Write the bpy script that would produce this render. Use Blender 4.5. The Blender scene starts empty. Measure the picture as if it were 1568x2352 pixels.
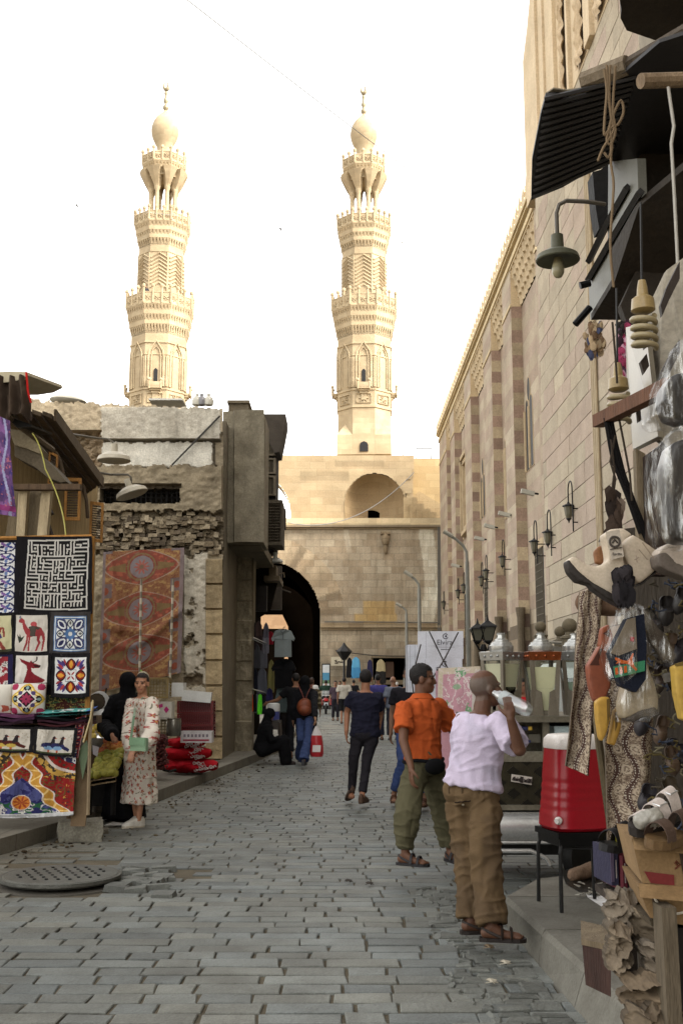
import bpy, bmesh, math, random
import numpy as np
from math import radians as R, sin, cos, pi, sqrt, atan2
from mathutils import Vector as V, Matrix, noise as mnoise
random.seed(7); rng = np.random.default_rng(7)
S = bpy.context.scene; COL = S.collection
# ---------------------------------------------------------------- camera, sky, sun, exposure
F = 2500.0; TH = math.atan(394/2500); CZ = 1.55; CT, ST = cos(TH), sin(TH)
cam = bpy.data.objects.new('camera', bpy.data.cameras.new('camera')); COL.objects.link(cam)
cam.location = (0, 0, CZ); cam.rotation_euler = (pi/2+TH, 0, 0)
cam.data.sensor_fit = 'VERTICAL'; cam.data.sensor_height = 36; cam.data.lens = 36*F/2352
cam.data.clip_start = .05; cam.data.clip_end = 2000; S.camera = cam
SUN_EL, SUN_DIR = R(43), V((.86, -.51, 0)).normalized()
w = bpy.data.worlds.new('World'); S.world = w; w.use_nodes = True
nt = w.node_tree; nt.nodes.clear()
sky = nt.nodes.new('ShaderNodeTexSky'); sky.sky_type = 'NISHITA'; sky.sun_disc = False
sky.sun_elevation = SUN_EL; sky.sun_rotation = atan2(SUN_DIR.x, SUN_DIR.y)
sky.dust_density = 2.5; sky.air_density = 1.0; sky.ozone_density = 1.0
hs = nt.nodes.new('ShaderNodeHueSaturation'); hs.inputs['Saturation'].default_value = .18
mxw = nt.nodes.new('ShaderNodeMix'); mxw.data_type = 'RGBA'; mxw.blend_type = 'MULTIPLY'; mxw.inputs[0].default_value = 1
mxw.inputs[7].default_value = (1.04, 1.0, .93, 1)
bg = nt.nodes.new('ShaderNodeBackground'); bg.inputs[1].default_value = .15
wo = nt.nodes.new('ShaderNodeOutputWorld')
nt.links.new(sky.outputs[0], hs.inputs['Color']); nt.links.new(hs.outputs[0], mxw.inputs[6])
nt.links.new(mxw.outputs[2], bg.inputs[0]); nt.links.new(bg.outputs[0], wo.inputs[0])
sl = bpy.data.lights.new('sun', 'SUN'); sl.energy = .85; sl.angle = R(24); sl.color = (1, .94, .84)
so = bpy.data.objects.new('sun', sl); COL.objects.link(so); so.location = (40, -30, 60)
so.rotation_euler = (-V((SUN_DIR.x*cos(SUN_EL), SUN_DIR.y*cos(SUN_EL), sin(SUN_EL)))).to_track_quat('-Z', 'Y').to_euler()
S.view_settings.view_transform = 'Standard'; S.view_settings.look = 'None'
S.view_settings.exposure = 2.35; S.view_settings.gamma = 1
# ---------------------------------------------------------------- pixel helpers (u,v measured on a 1568x2352 view of the photograph)
def ray(u, v):
 a = (u-784)/F; b = -(v-1176)/F
 return a, CT-b*ST, ST+b*CT
def P(u, v, D):
 a, b, c = ray(u, v); t = D/b
 return V((a*t, D, CZ+c*t))
def G(u, v, z=0.):
 a, b, c = ray(u, v); t = (z-CZ)/c
 return V((a*t, b*t, z))
def PX(u, v, X):
 a, b, c = ray(u, v); t = X/a
 return V((X, b*t, CZ+c*t))
def lin(c):
 c = np.asarray(c, float)/255.
 return np.where(c <= .04045, c/12.92, ((c+.055)/1.055)**2.4)
def L(*c): return tuple(float(x) for x in lin(c))
# ---------------------------------------------------------------- materials
_M = {}
def M(name, col=(1, 1, 1), rough=.85, metal=0, var=.25, vs=2.5, bump=.25, bs=25, brick=None, trans=0, spec=.35, emis=0, ior=1.45, alpha=1, stretch=None, coat=0, fine=.12, grime=None):
 if name in _M: return _M[name]
 m = bpy.data.materials.new(name); _M[name] = m; m.use_nodes = True
 n = m.node_tree.nodes; l = m.node_tree.links; b = n['Principled BSDF']
 def N(t, **k):
  q = n.new(t)
  for a, c in k.items(): setattr(q, a, c)
  return q
 def mul(a, c, f=1., mode='MULTIPLY'):
  q = N('ShaderNodeMix', data_type='RGBA', blend_type=mode); q.inputs[0].default_value = f
  l.new(a, q.inputs[6])
  if isinstance(c, tuple): q.inputs[7].default_value = (*c, 1)
  else: l.new(c, q.inputs[7])
  return q.outputs[2]
 at = N('ShaderNodeAttribute', attribute_name='Col')
 c = mul(at.outputs[0], tuple(col))
 tc = N('ShaderNodeTexCoord'); co = tc.outputs['Object']
 if stretch:
  mp = N('ShaderNodeMapping'); mp.inputs['Scale'].default_value = stretch; l.new(co, mp.inputs[0]); co = mp.outputs[0]
 heights = []
 if brick:
  bw, bh, mort, dark, rnd = brick
  wn = N('ShaderNodeTexNoise'); wn.inputs['Scale'].default_value = 1.3; l.new(tc.outputs['UV'], wn.inputs[0])
  sb = N('ShaderNodeVectorMath', operation='SUBTRACT'); l.new(wn.outputs[1], sb.inputs[0]); sb.inputs[1].default_value = (.5, .5, .5)
  sc = N('ShaderNodeVectorMath', operation='SCALE'); sc.inputs['Scale'].default_value = .07; l.new(sb.outputs[0], sc.inputs[0])
  ad = N('ShaderNodeVectorMath'); l.new(tc.outputs['UV'], ad.inputs[0]); l.new(sc.outputs[0], ad.inputs[1])
  bt = N('ShaderNodeTexBrick'); bt.inputs['Scale'].default_value = 1; bt.inputs['Brick Width'].default_value = bw; bt.inputs['Row Height'].default_value = bh
  bt.inputs['Mortar Size'].default_value = mort; bt.inputs['Mortar Smooth'].default_value = .3; bt.offset = .43; bt.squash = .8; bt.squash_frequency = 3
  bt.inputs['Color1'].default_value = (1-rnd*.5, 1-rnd*.62, 1-rnd*.72, 1); bt.inputs['Color2'].default_value = (1, 1, 1, 1)
  bt.inputs['Mortar'].default_value = (dark, dark, dark, 1); l.new(ad.outputs[0], bt.inputs[0])
  c = mul(c, bt.outputs[0])
  iv = N('ShaderNodeMath', operation='MULTIPLY'); iv.inputs[1].default_value = -.9; l.new(bt.outputs[1], iv.inputs[0]); heights.append(iv.outputs[0])
 if var:
  t = N('ShaderNodeTexNoise'); t.inputs['Scale'].default_value = vs; t.inputs['Detail'].default_value = 6; t.inputs['Roughness'].default_value = .65; l.new(co, t.inputs[0])
  r = N('ShaderNodeValToRGB'); r.color_ramp.elements[0].position = .32; r.color_ramp.elements[1].position = .68
  r.color_ramp.elements[0].color = (1-var, 1-var*1.05, 1-var*1.1, 1); r.color_ramp.elements[1].color = (1, 1, 1, 1)
  l.new(t.outputs[0], r.inputs[0]); c = mul(c, r.outputs[0])
 if fine:
  t2 = N('ShaderNodeTexNoise'); t2.inputs['Scale'].default_value = bs*2.2; t2.inputs['Detail'].default_value = 3; l.new(co, t2.inputs[0])
  r2 = N('ShaderNodeValToRGB'); r2.color_ramp.elements[0].position = .3; r2.color_ramp.elements[1].position = .7
  r2.color_ramp.elements[0].color = (1-fine*1.6,)*3+(1,); r2.color_ramp.elements[1].color = (1, 1, 1, 1)
  l.new(t2.outputs[0], r2.inputs[0]); c = mul(c, r2.outputs[0])
 if grime:      # (strength, scale, colour): blotchy stains drawn out downwards
  gs, gsc, gc = grime
  mp = N('ShaderNodeMapping'); mp.inputs['Scale'].default_value = (gsc, gsc, gsc*.22); l.new(tc.outputs['Object'], mp.inputs[0])
  t3 = N('ShaderNodeTexNoise'); t3.inputs['Scale'].default_value = 1; t3.inputs['Detail'].default_value = 7; t3.inputs['Roughness'].default_value = .7; l.new(mp.outputs[0], t3.inputs[0])
  r3 = N('ShaderNodeMapRange'); r3.inputs[1].default_value = .48; r3.inputs[2].default_value = .72; r3.inputs[4].default_value = gs; l.new(t3.outputs[0], r3.inputs[0])
  q = N('ShaderNodeMix', data_type='RGBA'); l.new(r3.outputs[0], q.inputs[0]); l.new(c, q.inputs[6]); q.inputs[7].default_value = (*gc, 1); c = q.outputs[2]
 l.new(c, b.inputs['Base Color'])
 b.inputs['Roughness'].default_value = rough; b.inputs['Metallic'].default_value = metal
 b.inputs['Specular IOR Level'].default_value = spec; b.inputs['IOR'].default_value = ior
 b.inputs['Transmission Weight'].default_value = trans; b.inputs['Alpha'].default_value = alpha
 b.inputs['Coat Weight'].default_value = coat
 if emis:
  l.new(c, b.inputs['Emission Color']); b.inputs['Emission Strength'].default_value = emis
 if bump:
  t = N('ShaderNodeTexNoise'); t.inputs['Scale'].default_value = bs; t.inputs['Detail'].default_value = 5; l.new(co, t.inputs[0])
  h = t.outputs[0]
  if heights:
   q = N('ShaderNodeMath', operation='ADD'); l.new(h, q.inputs[0]); l.new(heights[0], q.inputs[1]); h = q.outputs[0]
  bp = N('ShaderNodeBump'); bp.inputs['Strength'].default_value = bump; bp.inputs['Distance'].default_value = .02
  l.new(h, bp.inputs['Height']); l.new(bp.outputs[0], b.inputs['Normal'])
 return m
# ---------------------------------------------------------------- mesh builder
def rotm(rx=0, ry=0, rz=0): return Matrix.Rotation(rz, 3, 'Z') @ Matrix.Rotation(ry, 3, 'Y') @ Matrix.Rotation(rx, 3, 'X')
class MB:
 def __init__(s): s.v, s.f, s.m, s.c, s.mat, s.col, s.X = [], [], [], [], 0, (1, 1, 1), None
 def add(s, vs, fs):
  o = len(s.v)
  s.v += [tuple(s.X @ V(p)) for p in vs] if s.X is not None else [tuple(p) for p in vs]
  s.f += [tuple(i+o for i in q) for q in fs]; s.m += [s.mat]*len(fs); s.c += [s.col]*len(fs)
  return s
 def box(s, c, d, rz=0, rx=0, ry=0, taper=1):
  m = rotm(rx, ry, rz); c = V(c); vs = []
  for k in (-1, 1):
   q = taper if k > 0 else 1
   for a, b in ((-1, -1), (1, -1), (1, 1), (-1, 1)): vs.append(c+m @ V((a*d[0]/2*q, b*d[1]/2*q, k*d[2]/2)))
  return s.add(vs, [(3, 2, 1, 0), (4, 5, 6, 7), (0, 1, 5, 4), (1, 2, 6, 5), (2, 3, 7, 6), (3, 0, 4, 7)])
 def bx(s, x0, x1, y0, y1, z0, z1): return s.box(((x0+x1)/2, (y0+y1)/2, (z0+z1)/2), (abs(x1-x0), abs(y1-y0), abs(z1-z0)))
 def quad(s, a, b, c, d): return s.add([a, b, c, d], [(0, 1, 2, 3)])
 def slab(s, pts, off):              # closed slab: polygon pts (3d) pushed along off
  n = len(pts); off = V(off); a = [V(p) for p in pts]; vs = a+[p+off for p in a]
  return s.add(vs, [tuple(range(n))[::-1], tuple(range(n, 2*n))]+[(i, (i+1) % n, n+(i+1) % n, n+i) for i in range(n)])
 def loft(s, rings, close=True, cap=True):
  n = len(rings[0]); vs = [p for r in rings for p in r]; fs = []
  for k in range(len(rings)-1):
   for i in range(n if close else n-1):
    j = (i+1) % n; fs.append((k*n+i, k*n+j, (k+1)*n+j, (k+1)*n+i))
  if cap: fs += [tuple(range(n))[::-1], tuple((len(rings)-1)*n+i for i in range(n))]
  return s.add(vs, fs)
 def tube(s, pts, r, n=6, r2=None, flat=1):
  pts = [V(p) for p in pts]; rings = []; up = V((0, 0, 1)); pn = None
  for i, p in enumerate(pts):
   t = (pts[min(i+1, len(pts)-1)]-pts[max(i-1, 0)])
   t = t.normalized() if t.length > 1e-9 else V((0, 0, 1))
   if pn is None: a = t.cross(up if abs(t.z) < .9 else V((1, 0, 0))).normalized()
   else: a = (pn-t*pn.dot(t)).normalized()
   pn = a; b = t.cross(a)
   rr = r if not isinstance(r, (list, tuple)) else r[i]
   if r2 is not None: rr = r+(r2-r)*i/max(1, len(pts)-1)
   rings.append([p+a*cos(2*pi*k/n)*rr+b*sin(2*pi*k/n)*rr*flat for k in range(n)])
  return s.loft(rings)
 def lathe(s, prof, n=16, c=(0, 0, 0), a0=0, sx=1, sy=1, R3=None):
  c = V(c); rings = []
  for r, z in prof:
   q = [V((r*sx*cos(a0+2*pi*k/n), r*sy*sin(a0+2*pi*k/n), z)) for k in range(n)]
   rings.append([c+(R3 @ p if R3 else p) for p in q])
  return s.loft(rings)
 def sph(s, c, r, n=12, m=8, R3=None):
  r = (r, r, r) if not isinstance(r, (tuple, list)) else r; c = V(c); rings = []
  for i in range(1, m):
   a = pi*i/m
   q = [V((r[0]*sin(a)*cos(2*pi*k/n), r[1]*sin(a)*sin(2*pi*k/n), -r[2]*cos(a))) for k in range(n)]
   rings.append([c+(R3 @ p if R3 else p) for p in q])
  o = len(s.v); s.loft(rings, cap=False)
  k0, k1 = V((0, 0, -r[2])), V((0, 0, r[2]))
  if R3: k0, k1 = R3 @ k0, R3 @ k1
  N_ = len(s.v); X = s.X; s.X = None
  b, t = c+k0, c+k1
  if X is not None: b, t = X @ b, X @ t
  s.v += [tuple(b), tuple(t)]; tp = [(N_, o+(i+1) % n, o+i) for i in range(n)]+[(N_+1, o+(m-2)*n+i, o+(m-2)*n+(i+1) % n) for i in range(n)]
  s.f += tp; s.m += [s.mat]*len(tp); s.c += [s.col]*len(tp); s.X = X
  return s
 def arr(s, vs, fs, cols=None):      # numpy verts / faces / per-face colours
  o = len(s.v); s.v += [tuple(p) for p in vs.tolist()]; s.f += [tuple(i+o for i in q) for q in fs.tolist()]
  s.m += [s.mat]*len(fs); s.c += [tuple(c) for c in cols.tolist()] if cols is not None else [s.col]*len(fs)
  return s
 def build(s, name, mats, parent=None, w=True, smooth=0, loc=None, rz=0):
  if not isinstance(mats, (list, tuple)): mats = [mats]
  vs = np.array(s.v, float)
  if parent is not None:
   base = np.array(_wl(parent)) if w else np.zeros(3)
  elif loc is not None: base = np.zeros(3)
  else: base = np.array([(vs[:, 0].min()+vs[:, 0].max())/2, (vs[:, 1].min()+vs[:, 1].max())/2, vs[:, 2].min()])
  me = bpy.data.meshes.new(name); me.from_pydata((vs-base).tolist(), [], s.f)
  for m in mats: me.materials.append(m)
  me.polygons.foreach_set('material_index', np.array(s.m, np.int32))
  finish(me, np.array(s.c, float), smooth)
  o = bpy.data.objects.new(name, me); COL.objects.link(o)
  if parent is not None: o.parent = parent
  elif loc is not None: o.location = loc; o.rotation_euler[2] = rz
  else: o.location = base.tolist()
  return o
def _wl(o):
 l = V(o.location)
 while o.parent is not None: o = o.parent; l += V(o.location)
 return l
def finish(me, fc, smooth=0):
 me.update(); nl = len(me.loops); npol = len(me.polygons)
 lt = np.empty(npol, np.int32); me.polygons.foreach_get('loop_total', lt)
 ca = me.color_attributes.new('Col', 'FLOAT_COLOR', 'CORNER')
 a = np.ones((nl, 4), np.float32); a[:, :3] = np.repeat(fc, lt, axis=0); ca.data.foreach_set('color', a.ravel())
 co = np.empty(len(me.vertices)*3, np.float32); me.vertices.foreach_get('co', co); co = co.reshape(-1, 3)
 vi = np.empty(nl, np.int32); me.loops.foreach_get('vertex_index', vi)
 no = np.empty(npol*3, np.float32); me.polygons.foreach_get('normal', no); no = np.repeat(np.abs(no.reshape(-1, 3)), lt, axis=0)
 p = co[vi]; ax = no.argmax(1); uv = np.where((ax == 2)[:, None], p[:, :2], np.where((ax == 1)[:, None], p[:, [0, 2]], p[:, [1, 2]]))
 me.uv_layers.new(name='UVMap').data.foreach_set('uv', uv.astype(np.float32).ravel())
 if smooth:
  me.shade_smooth(); me.set_sharp_from_angle(angle=R(smooth))
def tag(o, label=None, cat=None, group=None, kind=None):
 if label: o['label'] = label
 if cat: o['category'] = cat
 if group: o['group'] = group
 if kind: o['kind'] = kind
 return o
def thing(name, label, cat, loc=(0, 0, 0), rz=0, group=None):
 o = bpy.data.objects.new(name, None); COL.objects.link(o); o.location = loc; o.rotation_euler[2] = rz; o.empty_display_size = .2
 return tag(o, label, cat, group)
def dup(root, loc=None, rz=None, label=None, scale=None):
 r = root.copy(); COL.objects.link(r)
 if loc is not None: r.location = loc
 if rz is not None: r.rotation_euler[2] = rz
 if label: r['label'] = label
 if scale: r.scale = (scale,)*3
 for ch in list(root.children):
  c = ch.copy(); COL.objects.link(c); c.parent = r
  for g in ch.children: d = g.copy(); COL.objects.link(d); d.parent = c
 return r
def gridobj(mb, pts, cols):             # pts (ny,nx,3), cols (ny-1,nx-1,3); quads added to mb
 ny, nx = pts.shape[:2]; i = np.arange(ny*nx).reshape(ny, nx)
 q = np.stack([i[:-1, :-1], i[:-1, 1:], i[1:, 1:], i[1:, :-1]], -1).reshape(-1, 4)
 return mb.arr(pts.reshape(-1, 3), q, np.broadcast_to(cols, (ny-1, nx-1, 3)).reshape(-1, 3))
def vnoise(x, y, seed=0, octv=4):       # value noise on numpy arrays, ~[0,1]
 out = 0; amp = .5; tot = 0
 for o in range(octv):
  xi, yi = np.floor(x).astype(np.int64), np.floor(y).astype(np.int64); fx, fy = x-xi, y-yi
  fx, fy = fx*fx*(3-2*fx), fy*fy*(3-2*fy)
  def h(a, b):
   n = (a*374761393+b*668265263+(seed+o)*69069) & 0x7fffffff
   n = ((n ^ (n >> 13))*1274126177) & 0x7fffffff
   return ((n ^ (n >> 16)) & 0xffff)/65535.
  v = (h(xi, yi)*(1-fx)+h(xi+1, yi)*fx)*(1-fy)+(h(xi, yi+1)*(1-fx)+h(xi+1, yi+1)*fx)*fy
  out = out+v*amp; tot += amp; amp *= .5; x, y = x*2.03+17, y*2.03+31
 return out/tot
def box3(u, v, a, b, c, d): return (u >= a) & (u <= b) & (v >= c) & (v <= d)
def relief(mb, u0, u1, v0, v1, D, step, fn, keep=None):
 """wall facing the street at depth D: fn(u,v)->(metres toward the viewer, colour); keep(u,v)->bool"""
 us = np.arange(u0, u1+step*.5, step); vs = np.arange(v0, v1+step*.5, step)
 U, W = np.meshgrid(us, vs); b = -(W-1176)/F; t = D/(CT-b*ST)
 dep, col = fn(U, W); pts = np.stack([(U-784)/F*t, D-dep, CZ+(ST+b*CT)*t], -1)
 pts = pts[::-1]; ny, nx = U.shape
 cc = ((col[:-1, :-1]+col[1:, 1:])/2)[::-1]
 i = np.arange(ny*nx).reshape(ny, nx); q = np.stack([i[:-1, :-1], i[:-1, 1:], i[1:, 1:], i[1:, :-1]], -1).reshape(-1, 4); cc = cc.reshape(-1, 3)
 if keep is not None:
  k = keep((U[:-1, :-1]+U[1:, 1:])/2, (W[:-1, :-1]+W[1:, 1:])/2)[::-1].reshape(-1); q = q[k]; cc = cc[k]
 mb.arr(pts.reshape(-1, 3), q, cc)
def blocks(mb, o, U, Vd, N, rows, lens, gap, bev, hj, colf, dropf=None, depth=.05):
 """bevelled stones: rows [(v0,v1)], lens(rng)->lengths; colf(n, cx, cv)->(n,3)"""
 rect = []
 for (a, b, l0, l1) in rows:
  x = l0+lens()*rng.random()*.9-.0; x = min(x, l1); xs = [l0]
  while x < l1-.08: xs.append(x); x += lens()
  xs.append(l1)
  for p, q in zip(xs[:-1], xs[1:]): rect.append((p, q, a, b))
 r = np.array(rect); n = len(r); cx = (r[:, 0]+r[:, 1])/2; cv = (r[:, 2]+r[:, 3])/2
 if dropf is not None: k = ~dropf(cx, cv); r, cx, cv = r[k], cx[k], cv[k]; n = len(r)
 g = gap/2*(1+rng.random((n, 4))*.9)
 u0, u1, v0, v1 = r[:, 0]+g[:, 0], r[:, 1]-g[:, 1], r[:, 2]+g[:, 2]*1.3, r[:, 3]-g[:, 3]*1.3
 jt = lambda: (rng.random(n)-.5)*gap*1.7
 h = (rng.random(n)-.5)*hj; tx, ty = (rng.random(n)-.5)*hj*.8, (rng.random(n)-.5)*hj*.8
 A = []
 for (a, b, su, sv) in ((u0, v0, -1, -1), (u1, v0, 1, -1), (u1, v1, 1, 1), (u0, v1, -1, 1)): A.append((a+jt(), b+jt(), su, sv))
 vs = [np.stack([a, b, np.full(n, -depth)], -1) for a, b, _, _ in A]+[np.stack([a, b, h+tx*su+ty*sv-bev*.8], -1) for a, b, su, sv in A]
 vs += [np.stack([a-su*bev, b-sv*bev, h+tx*su+ty*sv], -1) for a, b, su, sv in A]
 vs = np.stack(vs, 1)           # n,12,3
 B = np.array([U, Vd, N], float); W = vs.reshape(-1, 3) @ B+np.array(o, float)
 fq = np.array([(8, 9, 10, 11), (4, 5, 9, 8), (5, 6, 10, 9), (6, 7, 11, 10), (7, 4, 8, 11), (0, 1, 5, 4), (1, 2, 6, 5), (2, 3, 7, 6), (3, 0, 4, 7)])
 fs = (fq[None]+np.arange(n)[:, None, None]*12).reshape(-1, 4); cols = np.repeat(colf(n, cx, cv), 9, axis=0)
 mb.arr(W, fs, cols)
def bez(a, b, c, n=8): return [V(a)*(1-t)**2+V(b)*2*t*(1-t)+V(c)*t*t for t in [i/n for i in range(n+1)]]
def sag(a, b, d, n=14):
 a, b = V(a), V(b); return [a.lerp(b, i/n)-V((0, 0, 4*d*(i/n)*(1-i/n))) for i in range(n+1)]
# ---------------------------------------------------------------- ground, road, pavements
m_ground = M('ground_dirt', L(138, 126, 105), .95, var=.35, vs=1.2, bump=.4)
m_paver = M('paver_stone', (1, 1, 1), .6, var=.38, vs=3, bump=.35, bs=45, spec=.4, fine=.2)
m_joint = M('joint_sand', L(98, 90, 74), .95, var=.45, vs=3, bump=.5, bs=60)
m_pave = M('pavement_slab', L(122, 118, 107), .8, brick=(.8, .55, .008, .55, .18), var=.35, vs=2, bump=.4)
m_kerb = M('kerb_stone', (1, 1, 1), .8, var=.35, vs=4, bump=.4, bs=35)
b = MB(); b.quad((-400, -60, -.12), (400, -60, -.12), (400, 700, -.12), (-400, 700, -.12)); tag(b.build('ground', m_ground, loc=(0, 0, 0)), kind='structure')
b = MB(); b.quad((-6.5, -8, -.016), (9, -8, -.016), (9, 110, -.016), (-9, 110, -.016)); tag(b.build('road_bed', m_joint, loc=(0, 0, 0)), kind='structure')
KL = [G(-330, 2080), G(0, 1965), G(215, 1897)]                      # left kerb line, near piece
KL2 = [G(330, 1856), G(500, 1786), G(670, 1716)]                    # then the stretch behind the two women
kb_ = lambda y: 1.066+.022*(7.34-y)
HL = .15; HR = .19
rows = []; y = 3.2
while y < 34:
 h = .165*(1+.12*(rng.random()-.5)); rows.append((y, y+h, -5.6, 7.5)); y += h
hole_a, hole_b = G(330, 2020), G(140, 2028)
def road_drop(x, v):
 h1 = np.hypot((x-hole_b.x)/.72, (v-hole_b.y)/.62) < 1
 h2 = (np.abs(x-(hole_a.x+.03)) < .36) & (np.abs(v-hole_a.y-.05) < .42) & (np.sin(x*37+v*91) > -.25)
 h3 = (x > -2.9) & (x < -1.9) & (v > 9.4) & (v < 10.6) & (np.sin(x*53+v*71) > .35)
 return h1 | h2 | h3
def road_col(n, x, v):
 base = np.array(L(116, 119, 114)); t = rng.random((n, 1)); k = .76+.36*rng.random((n, 1))
 c = base*k*(1+.10*(t-.5)*np.array([[1., .2, -.9]]))
 d = vnoise(x*.9, v*.5, 3)[:, None]
 d2 = vnoise(x*.35+9, v*.2, 31)[:, None]; c = c*(.62+.4*d+.42*d2)*1.
 dust = np.clip(1-np.abs(x+3.2+(v-9.5)*-.09)/1.2, 0, 1)[:, None]*vnoise(x*3, v*3, 9)[:, None]
 return c*(1-dust*.6)+np.array(L(140, 128, 104))*dust*.6
b = MB(); blocks(b, (0, 0, 0), (1, 0, 0), (0, 1, 0), (0, 0, 1), rows, lambda: (.2+.26*rng.random()), .0095, .006, .004, road_col, road_drop)
rows2 = []; y0 = y
while y < 100:
 h = .33; rows2.append((y, y+h, -7, 8)); y += h
blocks(b, (0, 0, 0), (1, 0, 0), (0, 1, 0), (0, 0, 1), rows2, lambda: .5+.3*rng.random(), .02, .01, .008, road_col)
v_ = np.array(b.v); v_[:, 2] += .016*(vnoise(v_[:, 0]*.9, v_[:, 1]*.7, 77, 2)-.5); b.v = [tuple(q) for q in v_.tolist()]
tag(b.build('road', m_paver, loc=(0, 0, 0), smooth=0), kind='structure')
# small worn setts beside the right kerb
b = MB(); rr_ = []; y = 4.6
while y < 8.6: rr_.append((y, y+.1, .62+.06*sin(y*5), kb_(y)-.03)); y += .1
blocks(b, (0, 0, .012), (1, 0, 0), (0, 1, 0), (0, 0, 1), rr_, lambda: .1+.1*rng.random(), .014, .01, .014, lambda n, x, v: np.array(L(106, 108, 102))*(.75+.4*rng.random((n, 1))), lambda x, v: np.sin(x*71+v*131) > .985)
tag(b.build('setts', m_paver, loc=(0, 0, 0)), kind='structure')
b = MB()
def slabz(mb, pts, z0, z1): mb.slab([V((p[0], p[1], z0)) for p in pts], (0, 0, z1-z0))
slabz(b, [(-9, KL[0].y-3), (KL[0].x, KL[0].y-3), (KL[0].x, KL[0].y), (KL[1].x, KL[1].y), (KL[2].x, KL[2].y), (KL[2].x-.22, KL[2].y+1.1), (-9, KL[2].y+1.1)], -.1, HL)
tag(b.build('pavement', m_pave, loc=(0, 0, 0)), kind='structure')
b = MB()
slabz(b, [(-9, KL[2].y+1.102), (KL[2].x-.35, KL[2].y+1.102), (KL2[0].x-.42, KL2[0].y-.3), (KL2[0].x, KL2[0].y), (KL2[1].x, KL2[1].y), (KL2[2].x, KL2[2].y), (-1.35, 31), (-1.7, 79), (-9, 79)], -.1, HL+.002)
tag(b.build('pavement', m_pave, loc=(0, 0, 0)), kind='structure')
# dark stone step at the recess behind the black-dressed woman
b = MB(); b.col = L(96, 92, 82); b.bx(-3.9, KL[2].x-.1, KL[2].y+.75, KL[2].y+1.5, HL, HL+.14); tag(b.build('doorstep', m_kerb), kind='structure')
b = MB()
kx = lambda y: 1.07+.071*(7.34-y)                 # top edge of the right kerb
kb_ = lambda y: 1.066+.022*(7.34-y)
far_ = [G(1234, 2018, HR), G(1312, 2009, HR), V((2.6, 8.7, 0)), V((9, 8.9, 0))]
slabz(b, [(kx(7.3)+.5, 7.3), (far_[1].x, far_[1].y-.02), (2.6, 8.66), (9, 8.86), (9, -2), (kx(-2)+.5, -2)], -.1, HR-.006)
yy = -1.5
while yy < 7.2:
 ln = .74+.12*rng.random(); e = min(yy+ln, 7.34); e = 7.34 if 7.34-e < .3 else e
 b.col = tuple(np.array(L(122, 119, 109))*(.82+.3*rng.random())); y0, y1 = yy+.005, e-.005
 q0 = [V((kb_(y0), y0, -.05)), V((kx(y0)+.52, y0, -.05)), V((kx(y1)+.52, y1, -.05)), V((kb_(y1), y1, -.05))]; q1 = [V((kx(y0)-.02, y0, HR-.03)), V((kx(y0)+.52, y0, HR-.03)), V((kx(y1)+.52, y1, HR-.03)), V((kx(y1)-.02, y1, HR-.03))]; q2 = [V((kx(y0), y0+.006, HR)), V((kx(y0)+.51, y0+.006, HR)), V((kx(y1)+.51, y1-.006, HR)), V((kx(y1), y1-.006, HR))]
 b.loft([q0, q1, q2]); yy = e
b.col = L(118, 114, 104); b.slab([V((p[0], p[1], -.05)) for p in ((kx(7.34), 7.35), (kx(7.34)+.52, 7.35), (far_[1].x, far_[1].y), (far_[0].x, far_[0].y))], (0, 0, HR+.049))
tag(b.build('pavement', m_kerb, loc=(0, 0, 0)), kind='structure')
# ---------------------------------------------------------------- the gate at the end of the street
m_gate = M('gate_stone', (1, 1, 1), .9, brick=(1.05, .5, .018, .62, .5), var=.3, vs=.5, bump=.5, bs=6, fine=.14, grime=(.35, .35, L(110, 98, 78)))
m_gup = M('gate_upper_stone', (1, 1, 1), .9, brick=(1.2, .55, .012, .75, .28), var=.2, vs=.4, bump=.35, bs=6, fine=.1)
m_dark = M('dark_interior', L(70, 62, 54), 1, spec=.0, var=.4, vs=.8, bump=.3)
DG = 80
def ar_in(u, v): return ((u < 735) & (v > 1415)) | ((u-608)**2+(v-1415)**2 < 127**2)
def gate_lo(u, v):
 n = vnoise(u*.03, v*.03, 2); n2 = vnoise(u*.09, v*.02, 5); base = np.array(L(184, 170, 146))[None, None]*(.72+.5*n[..., None])
 st = (np.clip(1-np.abs(u-982-8*np.sin(v*.02))/(17+9*n2), 0, 1) > .25)*(v < 1500)
 st2 = (np.clip(1-np.abs(u-800-6*np.sin(v*.03))/9, 0, 1)*(v < 1270) > .3)*.5
 k = np.clip(st*.95+st2, 0, 1)[..., None]; c = base*(1-k)+np.array(L(226, 218, 196))*k
 nb = box3(u, v, 834, 905, 1380, 1436) | box3(u, v, 815, 912, 1410, 1428); c = np.where(nb[..., None], np.array(L(196, 166, 112))*(.9+.15*n[..., None]), c)
 a = np.hypot(u-608, v-1415); ring = (a > 127) & (a < 182) & (v < 1415); ang = np.floor(np.arctan2(1415-v, u-608)*9)
 c = np.where(ring[..., None], np.array(L(186, 168, 140))*(.62+.6*((np.sin(ang*12.9)*43.7) % 1))[..., None], c)
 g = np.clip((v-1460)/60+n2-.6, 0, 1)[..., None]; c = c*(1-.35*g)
 d = .12*n2+.35*((v > 1436) & (u > 734))*0
 return d, c
gate = thing('stone_gate', 'great sandstone city gate with dark arched passage and round niche closing the street', 'gate', P(800, 1616, DG+3))
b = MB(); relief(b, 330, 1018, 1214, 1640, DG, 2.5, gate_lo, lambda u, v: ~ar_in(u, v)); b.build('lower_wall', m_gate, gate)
def px(u, v, D=DG): return P(u, v, D)
arc = [px(735, 1645)]+[px(608+127*cos(a), 1415-127*sin(a)) for a in np.linspace(0, pi, 26)]+[px(481, 1645)]
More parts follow.
